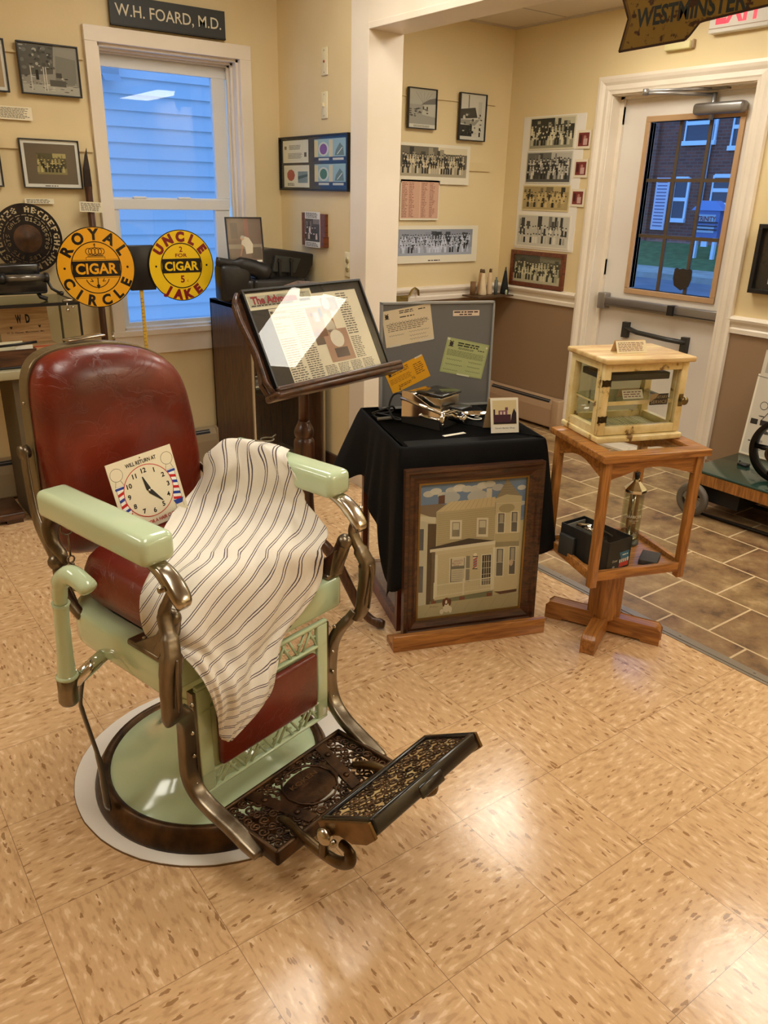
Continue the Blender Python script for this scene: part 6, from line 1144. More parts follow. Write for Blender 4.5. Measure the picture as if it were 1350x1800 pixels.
m = MB(); m.box(0, .104, 0, .020, 0, .0008, col=(228, 208, 184)); m.scribble(.004, .1, .010, .018, 1, .0011, (60, 40, 34), .6, .02, seed=2); m.scribble(.025, .08, .002, .009, 1, .0011, (60, 40, 34), .6, .02, seed=3); o = m.build('title_strip', M_PRINT, None, 'small pinkish typed title strip at the upper right of the notice board', 'label'); o.matrix_world = gbm @ TR((.276, .336, -.0018))
# chrome latherizer machine: local box on the table
lm = thing('lather_machine', 'polished chrome barber lather machine with a black lid on the black cloth', 'lather machine', TT @ Vector((-.062, -.002, ZT_)), TA + math.radians(-54.6)); lm.scale = (1, 1, 1.25)
# x along the long side (.166), y toward the back right
m = MB(); m.prism([(-.083, 0), (.083, 0), (.083, .062), (.040, .062), (-.040, .090), (-.083, .092)], -.07, -.066, M=Matrix(((1, 0, 0, 0), (0, 0, 1, 0), (0, 1, 0, 0), (0, 0, 0, 1)))); m.rbox(-.083, .083, -.066, .07, .0, .048, .006, 3); m.rbox(-.083, -.030, -.066, .07, .045, .088, .008, 3); m.build('chrome_body', M_CHROME, lm, bevel=.001)
m = MB(); m.rbox(-.028, .072, -.052, .058, .045, .088, .006, 3); m.build('tank', mat('brushed_steel', (176, 168, 154), .25, 1), lm); m = MB(); m.rbox(-.032, .078, -.058, .064, .088, .096, .003, 2); m.build('black_lid', mat('black_lid_gloss', (18, 18, 16), .12, coat=.5), lm)
m = MB(); m.tube([(-.085, -.073, .070), (.086, -.073, .050)], .004, 8); m.tube([(.0, -.073, .032), (.082, -.073, .030)], .004, 8); m.sph((.0, -.073, .032), .006, 8); m.sph((.078, -.073, .031), .006, 8); m.tube([(.086, -.073, .050), (.088, .04, .052)], .004, 8); m.build('chrome_rails', M_CHROME, lm)
m = MB(); m.cyl((.078, .01, .032), (.130, .01, .028), .009); m.cyl((.125, .01, .028), (.134, .01, .0275), .012); m.build('spout', M_CHROME, lm); m = MB(); m.cyl((.084, -.062, .05), (.088, -.066, 0), .012, .006); m.build('corner_foot', M_CHROME, lm); m = MB(); m.rbox(.080, .135, -.02, .045, .056, .062, .002, 2); m.build('drip_tray', M_BLACK, lm)
# cord
pts = [tuple(TT @ Vector(p)) for p in [(-.15, .035, ZT_ + .075), (-.165, .05, ZT_ + .098), (-.19, .06, ZT_ + .088), (-.205, .05, ZT_ + .045), (-.19, .03, ZT_ + .012), (-.16, .04, ZT_ + .006), (-.19, .10, ZT_ + .006), (-.235, .13, ZT_ + .01), (-.25, .09, ZT_ + .022), (-.22, .05, ZT_ + .045), (-.19, .06, ZT_ + .05), (-.175, .09, ZT_ + .025), (-.205, .13, ZT_ + .007), (-.243, .12, ZT_ + .007), (-.235, .07, ZT_ + .007), (-.19, .05, ZT_ + .006)]]
m = MB(); m.tube(spline(pts, 8), .0035, 8); m.build('appliance_cord', M_DARK, None, 'black electric cord looped beside the chrome lather machine', 'cord')
m = MB(); m.tube([(0, 0, .004), (.05, .01, .012)], .006, 8, flat=.7); m.build('cord_plug', mat('grey_plug', (130, 124, 112), .4), None, 'grey plug tip at the left edge of the black cloth', 'plug', loc=TT @ Vector((-.245, .06, ZT_ + .002)), rotz=-.9)
m = MB(); m.rbox(-.045, .045, -.008, .008, 0, .0012, .0004, 1); m.build('white_label', mat('white_paper'), None, 'narrow white paper label lying flat in front of the lather machine', 'label', loc=TT @ Vector((-.036, -.158, ZT_)), rotz=TA + .28)
t = thing('folded_photo_card', 'white framed snapshot of an old house on a folded tan card, table right', 'photo card', TT @ Vector((.095, -.135, ZT_ + .001)), TA + math.radians(-4))
m = MB(M=frame_m((0, -.038, 0), (1, 0, 0), (0, .30, 1))); m.box(0, .100, 0, .118, -.001, 0, col=(236, 230, 210)); m.rect(.007, .093, .028, .110, .0002, (214, 198, 150)); q = (72, 38, 48)
m.rect(.010, .072, .030, .062, .0004, q); m.rect(.028, .060, .060, .076, .0004, (128, 84, 100)); m.rect(.052, .062, .076, .086, .0004, (110, 70, 84)); m.poly([(.070, .03), (.092, .03), (.092, .066), (.084, .082), (.076, .062)], .0005, (40, 26, 34)); m.rect(.010, .016, .06, .08, .0005, (60, 36, 40)); m.rect(.034, .04, .062, .072, .0006, (220, 200, 180)); m.rect(.046, .052, .062, .072, .0006, (220, 200, 180)); m.rect(.01, .092, .03, .036, .0006, (36, 22, 24))
m.text("Gene's Barber Shop", .05, .014, .005, .0004, (50, 44, 40), .07); m.build('snapshot_face', M_PRINT, t)
m = MB(M=frame_m((0, .036, 0), (1, 0, 0), (0, -.30, 1))); m.box(-.004, .096, 0, .118, 0, .001, col=(196, 166, 122)); m.build('card_back', M_PRINT, t)
# bent shoehorn-like chrome dish and white handled clip behind
t = thing('chrome_razor_tray', 'small chrome oval tray with a white wire handle behind the folded photo card', 'tray', TT @ Vector((.115, .03, ZT_)), TA)
m = MB(); V = []; F = []; n = 20
for k in range(n):
    a = 2 * PI * k / n
    for r, z in ((0.3, .004), (.75, .006), (1, .018)): V.append((.055 * r * math.cos(a), .030 * r * math.sin(a), z))
for k in range(n): q = (k + 1) % n; F += [(3 * k, 3 * k + 1, 3 * q + 1, 3 * q), (3 * k + 1, 3 * k + 2, 3 * q + 2, 3 * q + 1)]
F.append(tuple(3 * k for k in range(n))); m.add(V, F, sm=True); m.build('tray_bowl', M_CHROME, t); m = MB(); m.tube(spline([(-.045, -.005, .018), (-.052, -.03, .018), (-.03, -.05, .010), (.0, -.045, .006), (.012, -.03, .006), (-.02, -.02, .012)], 5), .0022, 6); m.build('wire_handle', mat('white_wire', (226, 222, 210), .4), t)
# oak ledge on the floor and framed painting
lo_ = math.atan2(.213 - .403, 1.751 - 1.23); OL = TR((1.23, .403, 0), rz=lo_)
m = MB(); m.rbox(0, .556, 0, .020, 0, .058, .002, 2); m.rbox(0, .556, .020, .085, 0, .022, .002, 2); o = m.build('oak_ledge', M_OAKX, None, 'long golden oak ledge on the floor in front of the house painting', 'ledge', loc=(1.23, .403, 0), rotz=lo_)
PW, PH = .490, .592
PM = TT @ frame_m((-.250, -.306, .0225), (1, 0, 0), (0, .048, 1)); t = thing('house_painting', 'framed painting of a turreted barber shop house in a dark wood frame', 'painting', (0, 0, 0)); t.matrix_world = PM
prf = [(0, 0), (0, .028), (.010, .030), (.018, .022), (.028, .024), (.040, .016), (.050, .012), (.050, 0)]
fr = MB(); C = [(0, 0, 1, 1), (PW, 0, -1, 1), (PW, PH, -1, -1), (0, PH, 1, -1)]; V = [(cx + sx * d, cy + sy * d, z) for cx, cy, sx, sy in C for d, z in prf]; k = len(prf); F = [(i * k + j, ((i + 1) % 4) * k + j, ((i + 1) % 4) * k + j + 1, i * k + j + 1) for i in range(4) for j in range(k - 1)]; fr.add(V, F); fr.build('frame', M_WALNUTX, t)
m = MB(); 
for a in ((.050, PW - .05, .050, .056), (.050, PW - .05, PH - .056, PH - .05), (.05, .056, .056, PH - .056), (PW - .056, PW - .05, .056, PH - .056)): m.box(*a, .004, .013)
m.build('gilt_fillet', mat('dull_gold', (140, 110, 56), .35, .6), t)
pt = MB(); iw, ih = PW - .112, PH - .112; pt.box(.05, PW - .05, .05, PH - .05, 0, .004, col=(184, 168, 128))
def G(cx, cy):    # picture-plan coordinates, top left origin, to panel metres
    u = cy_ = 0; v = (cy - 278) / 790
    for _ in range(4): u = (cx - 451) / (617 - 28 * v); v = (cy - (278 - 50 * u)) / (790 - 12 * u)
    return .056 + u * iw, .056 + (1 - v) * ih
zl = [.0043]
def Q(pts, col): zl[0] += .000012; pt.poly([G(*p) for p in pts], zl[0], col)
def QR(x0, y0, x1, y1, col, sk=0): Q([(x0, y0), (x0, y1), (x1, y1 + sk), (x1, y0 + sk)], col)
def QL(p, w, col): zl[0] += .000012; pt.line([G(*a) for a in p], w, zl[0], col)
def QD(x, y, r, col, ry=None): zl[0] += .000012; a = G(x, y); s = iw / 617; pt.disc(a[0], a[1], r * s, (ry or r) * s, zl[0], col, 18)
sky = (112, 134, 166); cl1 = (196, 194, 184); cr = (206, 194, 158); cr2 = (186, 172, 136); dk = (84, 72, 60); wh = (222, 214, 190)
Q([(452, 278), (452, 1068), (1044, 1008), (1068, 228)], (196, 186, 150)); Q([(452, 278), (452, 400), (1062, 470), (1068, 228)], sky)
for x, y, r, c in ((500, 330, 32, cl1), (540, 315, 34, (206, 204, 192)), (580, 335, 30, cl1), (630, 310, 36, cl1), (675, 295, 38, (212, 208, 196)), (720, 300, 34, cl1), (770, 300, 40, cl1), (810, 280, 36, (206, 204, 192)), (850, 272, 34, cl1), (900, 290, 36, (180, 182, 182)), (1040, 290, 26, cl1), (620, 350, 60, (176, 180, 180)), (780, 340, 60, (186, 188, 184)), (1045, 380, 24, (190, 190, 184)), (1045, 470, 20, (130, 146, 170))): QD(x, y, r, c, r * .55)
Q([(452, 395), (560, 385), (600, 390), (545, 470), (452, 440)], (128, 112, 92)); Q([(556, 340), (592, 334), (592, 384), (556, 386)], (104, 70, 56)); Q([(832, 297), (864, 294), (864, 350), (832, 352)], (206, 200, 184)); 
QR(452, 460, 505, 990, (200, 194, 170), 0); QR(455, 530, 478, 655, (96, 98, 100)); QR(455, 750, 480, 910, (110, 108, 106)); QR(500, 500, 548, 985, (92, 74, 56)); Q([(452, 455), (545, 462), (540, 500), (452, 480)], (214, 206, 180))
Q([(545, 432), (555, 640), (890, 600), (885, 395)], cr2); Q([(545, 432), (620, 374), (885, 345), (885, 400)], (206, 190, 150))
for i in range(11): QL([(625 + i * 24, 374 - i * 2.6), (560 + i * 30, 428 - i * 2.9)], .0009, (160, 144, 110))
for i in range(16): QL([(555, 450 + i * 12), (888, 412 + i * 12.2)], .0009, (150, 134, 100))
for x in (632, 786): QR(x - 6, 478 - (x - 632) * .08, x + 62, 590 - (x - 632) * .08, wh); QR(x + 6, 490 - (x - 632) * .08, x + 50, 575 - (x - 632) * .08, (140, 132, 112)); QR(x + 10, 495 - (x - 632) * .08, x + 46, 535 - (x - 632) * .08, (206, 200, 176))
# turret
Q([(888, 355), (952, 240), (1042, 345)], (150, 138, 112)); 
for i in range(7): QL([(892 + (952 - 892) * i / 7.5, 350 - i * 15), (1040 - (1040 - 952) * i / 7.5, 342 - i * 14)], .0006, (112, 102, 82))
Q([(884, 355), (884, 375), (900, 385), (1030, 380), (1044, 365), (1044, 338), (950, 330)], (196, 184, 148)); Q([(888, 380), (888, 900), (1035, 890), (1040, 375)], cr)
QD(955, 410, 48, (170, 158, 124), 26); QR(890, 560, 1040, 610, (184, 170, 132), -6); QR(893, 610, 1036, 640, (150, 138, 108), -6)
for i in range(8): QL([(890, 388 + i * 7), (1038, 384 + i * 7)], .0009, (166, 150, 112))
for i in range(10): QL([(892, 830 + i * 8), (1034, 824 + i * 8)], .0009, (160, 146, 106))
for x0, y0, x1, y1 in ((905, 440, 942, 552), (985, 432, 1020, 548), (903, 650, 942, 815), (980, 640, 1015, 805)): QR(x0 - 5, y0 - 5, x1 + 5, y1 + 5, wh); QR(x0, y0, x1, y1, (104, 100, 92)); QR(x0 + 8, y0 + 6, x1 - 6, (y0 + y1) / 2, (164, 156, 136)); QL([(x0, (y0 + y1) / 2), (x1, (y0 + y1) / 2)], .0012, wh)
QD(992, 735, 12, (196, 176, 150), 20)
Q([(888, 830), (895, 915), (1030, 905), (1036, 820)], cr); Q([(892, 912), (930, 930), (1030, 915), (1030, 898), (930, 912)], (92, 62, 50))
# porch
Q([(515, 640), (735, 586), (890, 600), (893, 618), (515, 665)], (72, 62, 54)); Q([(515, 650), (893, 600), (893, 622), (515, 668)], wh); Q([(525, 665), (540, 960), (885, 905), (890, 622)], cr)
for i in range(24): QL([(545, 690 + i * 9), (885, 645 + i * 9.2)], .0008, (164, 148, 108))
QR(525, 665, 545, 962, (110, 94, 72)); QR(545, 680, 560, 940, wh); QR(880, 640, 893, 900, wh)
QR(628, 700, 722, 860, wh, -6); QR(634, 706, 716, 850, (120, 116, 104), -6); QR(642, 704, 712, 752, (210, 200, 176), -4); QR(640, 770, 716, 845, (196, 188, 164), -4)
zl[0] += .00003
for s, x, y, h, c in (("GENO'S", 677, 726, .0075, (140, 50, 50)), ('Barber', 672, 738, .006, (140, 50, 50)), ('Shop', 668, 750, .006, (140, 50, 50))): a = G(x, y); pt.text(s, a[0], a[1], h, zl[0], c, .034 if s != 'Shop' else .02)
for i in range(5): a = G(645, 782 + i * 13); b = G(705, 778 + i * 13); pt.line([a, b], .0010, zl[0], (100, 90, 80))
QR(724, 690, 746, 848, (134, 128, 112)); QR(722, 765, 748, 770, wh)
QR(766, 695, 788, 768, (222, 216, 200))
for i in range(4): Q([(766, 712 + i * 16), (788, 698 + i * 16), (788, 706 + i * 16), (766, 720 + i * 16)], (176, 60, 54)); 
for i in range(3): Q([(766, 721 + i * 16), (788, 707 + i * 16), (788, 712 + i * 16), (766, 726 + i * 16)], (80, 96, 130))
QD(776, 684, 11, (232, 226, 204)); QR(762, 692, 792, 698, dk); QR(762, 766, 792, 772, dk)
QR(812, 682, 876, 876, wh, -4); QR(818, 688, 870, 870, (66, 60, 54), -4)
for i in range(1, 4): QL([(818 + i * 13, 690), (818 + i * 13, 866)], .0014, wh)
for i in range(1, 5): QL([(818, 690 + i * 38), (870, 686 + i * 38)], .0014, wh)
QL([(540, 868), (885, 822)], .0035, wh); QL([(540, 935), (885, 890)], .0035, wh); 
for i in range(40): x = 545 + i * 8.6; QL([(x, 868 - (x - 540) * .133), (x, 935 - (x - 540) * .130)], .0011, (222, 212, 182))
for x in (545, 712, 878): QR(x - 5, 850 - (x - 540) * .13, x + 5, 950 - (x - 540) * .13, wh)
Q([(520, 965), (885, 905), (885, 940), (520, 985)], (122, 124, 96)); QR(690, 938, 722, 962, (128, 80, 62)); QR(850, 918, 882, 944, (128, 80, 62)); QR(528, 962, 556, 985, (128, 80, 62))
Q([(452, 990), (452, 1068), (1044, 1008), (1046, 925), (885, 938)], (178, 168, 134))
for i in range(7): x = 530 + i * 75; QL([(x, 990 - i * 8), (x - 36, 1050 - i * 7)], .0007, (140, 128, 100))
# dog
QD(618, 1005, 22, (222, 214, 190), 30); QD(616, 965, 17, (112, 66, 46), 22); QD(600, 975, 8, (96, 54, 38), 24); QD(636, 972, 8, (96, 54, 38), 22); QD(615, 972, 6, (232, 226, 206), 14); QD(590, 1030, 12, (222, 214, 190), 16); QD(640, 1018, 10, (222, 214, 190), 20); QD(615, 984, 4, (40, 30, 26))
a = G(545, 1002); pt.text('Phillips', a[0], a[1], .006, zl[0] + .00002, (120, 108, 84), .03)
pt.build('painted_panel', M_PRINT, t)
m = MB(); m.box(.056, PW - .056, .056, PH - .056, .0075, .0082); m.build('glazing', M_PGLASS, t)
# ------------------------------------------------------------------ oak pedestal stand with glass
OA = math.radians(-19.5); OT = TR((1.948, .118, 0), rz=OA); OC = (1.948, .118, 0)
os_ = thing('oak_display_stand', 'golden oak open pedestal display stand with crossed feet', 'display stand', OC, OA)
m = MB(); hu, hv, bw_ = .190, .174, .052
for a in ((-hu, hu, -hv, -hv + bw_), (-hu, hu, hv - bw_, hv), (-hu, -hu + bw_, -hv + bw_, hv - bw_), (hu - bw_, hu, -hv + bw_, hv - bw_)): m.rbox(*a, .690, .712, .0025, 2)
m.build('top_frame', M_OAKX, os_); m = MB(); m.box(-hu + bw_, hu - bw_, -hv + bw_, hv - bw_, .698, .704); m.build('top_glass', M_GLASS, os_)
pu, pv = .164, .147
for u in (-pu, pu):
    for v in (-pv, pv): m = MB(); m.rbox(u - .013, u + .013, v - .013, v + .013, .262, .690, .002, 2); m.build('corner_post', M_OAK, os_)
def apron(L, M):
    pts = [(-L, .69), (-L, .628)] + [(-L + 2 * L * k / 20, .628 + .024 * math.sin(PI * k / 20) ** .8 + (.010 if 3 < k < 17 else 0) * math.sin(PI * (k - 3) / 14)) for k in range(1, 20)] + [(L, .628), (L, .69)]
    m = MB(); m.prism(pts, -.006, .006, M=M); m.build('scalloped_apron', M_OAKX, os_)
apron(pu - .012, frame_m((0, -pv, 0), (1, 0, 0), (0, 0, 1))); apron(pu - .012, frame_m((0, pv, 0), (1, 0, 0), (0, 0, 1))); apron(pv - .012, frame_m((-pu, 0, 0), (0, -1, 0), (0, 0, 1))); apron(pv - .012, frame_m((pu, 0, 0), (0, -1, 0), (0, 0, 1)))
m = MB()
for a in ((-pu + .012, pu - .012, -pv - .012, -pv + .004), (-pu + .012, pu - .012, pv - .004, pv + .012), (-pu - .012, -pu + .004, -pv + .012, pv - .012), (pu - .004, pu + .012, -pv + .012, pv - .012)): m.rbox(*a, .285, .318, .002, 2)
m.build('shelf_frame', M_OAKX, os_); m = MB(); m.box(-pu, pu, -pv, pv, .288, .302); m.build('shelf_board', M_OAKX, os_)
for n_i, a in enumerate(((-pu + .013, pu - .013, -pv - .001, -pv + .001), (-pu - .001, -pu + .001, -pv + .013, pv - .013), (pu - .001, pu + .001, -pv + .013, pv - .013))): m = MB(); m.box(*a, .318, .63); m.build('side_pane', glass_pane('thin_clear_glass', gain=.35), os_)
m = MB(); m.prism([(-.045, -.035), (-.035, -.045), (.035, -.045), (.045, -.035), (.045, .035), (.035, .045), (-.035, .045), (-.045, .035)], .055, .288); m.build('pedestal_column', M_OAK, os_)
for a in (45, 135, 225, 315):
    m = MB(); w = .024; V = []; pr = [(.02, .012), (.02, .066), (.186, .066), (.200, .052), (.200, 0), (.150, 0), (.138, .012)]; V = [(x, -w, z) for x, z in pr] + [(x, w, z) for x, z in pr]; k = len(pr)
    m.add(V, [tuple(range(k)), tuple(range(2 * k - 1, k - 1, -1))] + [(i, (i + 1) % k, k + (i + 1) % k, k + i) for i in range(k)]); m.build('foot', M_OAKX, os_, bevel=.003, rotz=math.radians(a))
# cream cabinet
CC = OT @ Vector((.010, .072, .7125)); cc = thing('cream_cabinet', 'small worn cream painted glass cabinet standing on the oak stand', 'cabinet', CC, OA)
def cream_paint():
    m = mat('worn_cream_paint', (226, 204, 142), .35, coat=.2); n, l = nodes(m); b = n['Principled BSDF']; tc = n.new('ShaderNodeTexCoord'); t = n.new('ShaderNodeTexNoise'); t.inputs['Scale'].default_value = 16; t.inputs['Detail'].default_value = 6; t.inputs['Roughness'].default_value = .6; l.new(tc.outputs['Object'], t.inputs[0])
    rp = n.new('ShaderNodeValToRGB'); e = rp.color_ramp.elements; e[0].position = .355; e[0].color = S(130, 96, 54); e[1].position = .40; e[1].color = S(222, 196, 130); x = e.new(.65); x.color = S(238, 220, 168); l.new(t.outputs[0], rp.inputs[0]); l.new(rp.outputs[0], b.inputs['Base Color']); return m
M_CRP = cream_paint()
m = MB(); m.rbox(-.155, .155, -.120, .118, 0, .020, .005, 3); m.build('base_board', M_CRP, cc)
cu, cv, z0, z1 = .138, .100, .020, .250
for u in (-cu, cu):
    m = MB(); m.box(u - .013, u + .013, cv - .026, cv, z0, z1); m.build('corner_stile', M_CRP, cc, bevel=.0015); m = MB(); m.box(u - .013, u + .013, -cv + .014, -cv + .036, z0, z1); m.build('corner_stile', M_CRP, cc, bevel=.0015)
for u in (-cu - .012, cu - .006):
    for za, zb_ in ((z0, z0 + .026), (z1 - .022, z1)): m = MB(); m.box(u, u + .018, -cv + .036, cv - .026, za, zb_); m.build('side_rail', M_CRP, cc)
for za, zb_ in ((z0, z0 + .026), (z1 - .022, z1)): m = MB(); m.box(-cu, cu, cv - .02, cv, za, zb_); m.build('rear_rail', M_CRP, cc)
m = MB(); m.rbox(-.160, .160, -.126, .120, z1, z1 + .017, .005, 3); m.build('cabinet_top', mat('worn_cream_top', (226, 200, 140), .4, noise=(14, (196, 152, 92), 6, (.5, 2, 1))), cc)
door_ = MB(); w = .024
for a in ((-cu - .012, -cu - .012 + w, z0 + .002, z1 - .002), (cu + .012 - w, cu + .012, z0 + .002, z1 - .002)): door_.rbox(a[0], a[1], -cv - .006, -cv + .012, a[2], a[3], .002, 2)
door_.rbox(-cu + .012, cu - .012, -cv - .006, -cv + .012, z0 + .002, z0 + .030, .002, 2); door_.rbox(-cu + .012, cu - .012, -cv - .006, -cv + .012, z1 - .026, z1 - .002, .002, 2); do = door_.build('cabinet_door', M_CRP, cc)
m = MB(); m.box(-cu + .012, cu - .012, -cv, -cv + .002, z0 + .03, z1 - .026); m.build('door_glass', M_GLASS, do)
m = MB(); m.box(-cu - .004, -cu - .002, -cv + .036, cv - .026, z0 + .026, z1 - .022); m.build('side_glass', M_GLASS, cc); m = MB(); m.box(cu + .002, cu + .004, -cv + .036, cv - .026, z0 + .026, z1 - .022); m.build('side_glass', M_GLASS, cc); m = MB(); m.box(-cu, cu, cv - .008, cv - .006, z0 + .026, z1 - .022); m.build('back_glass', glass_pane('frosted_back', (214, 214, 196)), cc)
brz = mat('dark_bronze_hinge', (64, 52, 34), .4, .8)
for z in (.075, .190):
    h_ = MB(); q = [(-.022, -.012), (-.012, -.009), (.0, -.011), (.012, -.009), (.022, -.012), (.020, 0), (.022, .012), (.012, .009), (0, .011), (-.012, .009), (-.022, .012), (-.020, 0)]
    h_.prism([(x * .75, y) for x, y in q], 0, .0018, M=frame_m((-cu - .002, -cv - .0062, z), (1, 0, 0), (0, 0, 1))); h_.sph((-cu + .008, -cv - .009, z), .0025, 6); h_.sph((-cu - .010, -cv - .009, z), .0025, 6); h_.build('hinge', brz, do)
m = MB(); m.prism([(-.007, -.02), (.007, -.02), (.009, 0), (.007, .02), (-.007, .02), (-.009, 0)], 0, .002, M=frame_m((cu, -cv - .0062, .125), (1, 0, 0), (0, 0, 1))); m.cyl((cu, -cv - .006, .127), (cu, -cv - .022, .127), .005); m.sph((cu, -cv - .027, .127), .0135, 16, sc=(1, .55, 1)); m.build('door_knob', mat('aged_brass_knob', (132, 116, 78), .3, .85), do)
m = MB(); m.box(-cu + .004, cu - .004, -cv + .02, cv - .012, .118, .121); m.build('glass_shelf', glass_pane('shelf_pane', (214, 220, 200), 1.6), cc)
m = MB(); m.box(-cu + .004, cu - .004, -cv + .018, -cv + .022, .112, .124); m.box(-cu + .004, -cu + .010, -cv + .02, cv - .012, .112, .118); m.box(cu - .010, cu - .004, -cv + .02, cv - .012, .112, .118); m.build('shelf_support', M_CRP, cc)
m = MB(); 
for k in range(22): x = -cu + .012 + k * (2 * cu - .024) / 22; m.box(x, x + .006, -cv + .02, cv - .014, .021, .026)
m.build('slatted_tray', mat('pale_slats', (200, 190, 158), .5), cc)
m = MB(); m.rbox(-cu + .014, cu - .030, -cv + .025, cv - .03, .188, .210, .003, 2); m.build('drawer_tray', mat('dark_tray_enamel', (44, 44, 42), .3), cc)
m = MB(M=frame_m((.028, -cv - .0005, .112), (1, 0, 0), (0, 0, 1))); m.rect(0, .066, 0, .036, 0, (58, 48, 40)); m.poly([(0, .036), (0, .010), (.018, .020), (.032, .036)], .0001, (150, 126, 84)); m.text('SANITARY', .036, .021, .0095, .0002, (150, 134, 96), .055, .01); m.text('SERVICE', .034, .005, .0105, .0002, (150, 134, 96), .058, .01); m.build('service_decal', M_PRINT, do)
def tent(name, label, M, w, h, rows, col=(236, 220, 180), cat='label'):
    t = thing(name, label, cat, (0, 0, 0)); t.matrix_world = M
    m = MB(M=frame_m((0, -.022, 0), (1, 0, 0), (0, .55, 1))); m.box(-w / 2, w / 2, 0, h, 0, .0008, col=col); m.scribble(-w * .44, w * .44, h * .12, h * .88, rows, .0011, (130, 76, 66), .42, .12, seed=4); m.build('front_flap', M_PRINT, t)
    m = MB(M=frame_m((0, .018, 0), (1, 0, 0), (0, -.42, 1))); m.box(-w / 2, w / 2, 0, h * 1.0, 0, .0008, col=(224, 190, 146)); m.build('back_flap', M_PRINT, t); return t
tent('tent_card', 'folded typed card standing on the top of the cream cabinet', OT @ TR((-.005, .060, .7125 + .2672)), .108, .040, 6)
tent('tent_card', 'folded typed card on the glass shelf inside the cream cabinet', OT @ TR((.012, .045, .7125 + .1215)), .075, .030, 3, (226, 214, 178))
# things on the lower shelf
ZS = .3025
bx_ = thing('clipper_box', 'open black cardboard box of clippers with a red and blue label, on the oak shelf', 'box', OT @ Vector((-.092, -.028, ZS)), OA + math.radians(18))
M_BC = mat('black_cardboard', (26, 26, 26), .6); m = MB(); bw2, bl2, bh = .056, .104, .106
m.box(-bw2, bw2, -bl2, -bl2 + .003, 0, bh); m.box(-bw2, bw2, bl2 - .003, bl2, 0, bh); m.box(-bw2, -bw2 + .003, -bl2, bl2, 0, bh); m.box(bw2 - .003, bw2, -bl2, bl2, 0, bh); m.box(-bw2, bw2, -bl2, bl2, 0, .004); m.build('box_body', M_BC, bx_)
m = MB(); m.box(-bw2 + .006, -bw2 + .009, -bl2 + .01, bl2 - .01, .01, bh - .01); m.box(-bw2 + .006, bw2 - .006, bl2 - .012, bl2 - .009, .01, bh - .008); m.build('grey_lining', mat('grey_lining', (140, 136, 128), .7), bx_)
m = MB(); m.rbox(-bw2 - .016, -bw2 - .003, .03, .095, 0, .075, .003, 2); m.build('folded_lid', mat('dark_grey_card', (50, 50, 48), .6), bx_)
m = MB(M=frame_m((0, -bl2 - .0003, 0), (1, 0, 0), (0, 0, 1))); m.poly([(.004, .006), (.050, .006), (.050, .060), (.000, .060), (.010, .040)], .0002, (56, 108, 140)); m.rect(.005, .050, .006, .024, .0004, (196, 56, 44)); m.rect(.004, .050, .022, .034, .0004, (216, 210, 200))
rd = random.Random(5)
for k in range(9): x = .006 + k * .0047; m.rect(x, x + .003, .022, .028 + rd.random() * .010, .0006, (60, 60, 70) if k % 2 else (230, 226, 216))
m.text('Oster', -.018, .030, .009, .0004, (214, 206, 186), .026, 0); m.text('10', -.022, .008, .009, .0004, (226, 222, 210), None, .03); m.scribble(.016, .046, .046, .052, 1, .0006, (226, 222, 210), .6, .05, seed=2); m.build('box_label', M_PRINT, bx_)
cp_ = thing('hair_clippers', 'silver hair clipper with a coiled black cord inside the open black box', 'clippers', OT @ Vector((-.092, -.028, ZS + .0045)), OA + math.radians(18))
m = MB(); m.tube([(-.01, .07, .085), (-.005, .02, .09), (0, -.02, .085)], [.018, .022, .016], 14, flat=.8); m.build('clipper_body', M_CHROME, cp_); m = MB()
for k in range(3): curl(m, .01 + .004 * k, -.055 + .008 * k, .03 - .003 * k, 40 * k, 1.0, 0, .0035, 1, 1, M=Matrix.Translation((.0, 0, .080)) @ Matrix.Rotation(.9, 4, 'X') @ Matrix.Translation((0, .04, 0)))
m.tube(spline([(0, .02, .09), (-.02, .0, .120), (-.01, -.04, .11), (.02, -.05, .09)], 6), .0035, 8); m.build('clipper_cord', M_DARK, cp_)
jr = thing('disinfectant_jar', 'tall clear glass disinfectant jar with a conical chrome lid on the oak shelf', 'jar', OT @ Vector((.095, .055, ZS)), OA)
m = MB(); m.lathe([(.036, 0), (.038, .004), (.038, .016), (.034, .022), (.0345, .19), (.036, .196), (.034, .196), (.032, .19), (.0315, .02), (.001, .018)], 8, close=False, sm=False); 
gj = glass_pane('ribbed_jar_glass', (240, 242, 236), 1.8, .06); m.build('jar_glass', gj, jr); m = MB(); m.lathe([(.037, .194), (.039, .197), (.039, .206), (.036, .208), (.012, .232), (.011, .240), (.004, .243)], 8, sm=False); m.build('jar_lid', M_CHROME, jr); m = MB(); m.cyl((0, 0, .24), (0, 0, .262), .008, .010, 12); m.build('lid_knob', M_BLACK, jr); m = MB(); m.lathe([(.036, .0), (.037, .012), (.03, .014)], 16); m.build('jar_base', mat('blue_grey_glass', (78, 88, 92), .2), jr)
m = MB(); m.cyl((0, 0, .02), (0, 0, .20), .007, n=10); m.lathe([(.029, .024), (.029, .028)], 16); m.build('comb_lifter', M_CHROME, jr)
jl = MB(M=TR(rz=math.radians(-18)))
M_JL = MB(); V, F = text_mesh('BARBICIDE', .01); x0 = min(v[0] for v in V); x1 = max(v[0] for v in V); w = .052
for dy, s, hh in ((.108, 'BARBICIDE', .010), (.096, 'DISINFECTANT', .004), (.089, 'JAR', .004)):
    V, F = text_mesh(s, .01); x0 = min(v[0] for v in V); x1 = max(v[0] for v in V); w = {'BARBICIDE': .052, 'DISINFECTANT': .034, 'JAR': .010}[s]; P3 = []
    for a, b in V: an = ((a - x0) / (x1 - x0) - .5) * w / .0365; P3.append((.0368 * math.sin(an), -.0368 * math.cos(an), dy + b * hh / .73))
    jl.add(P3, F)
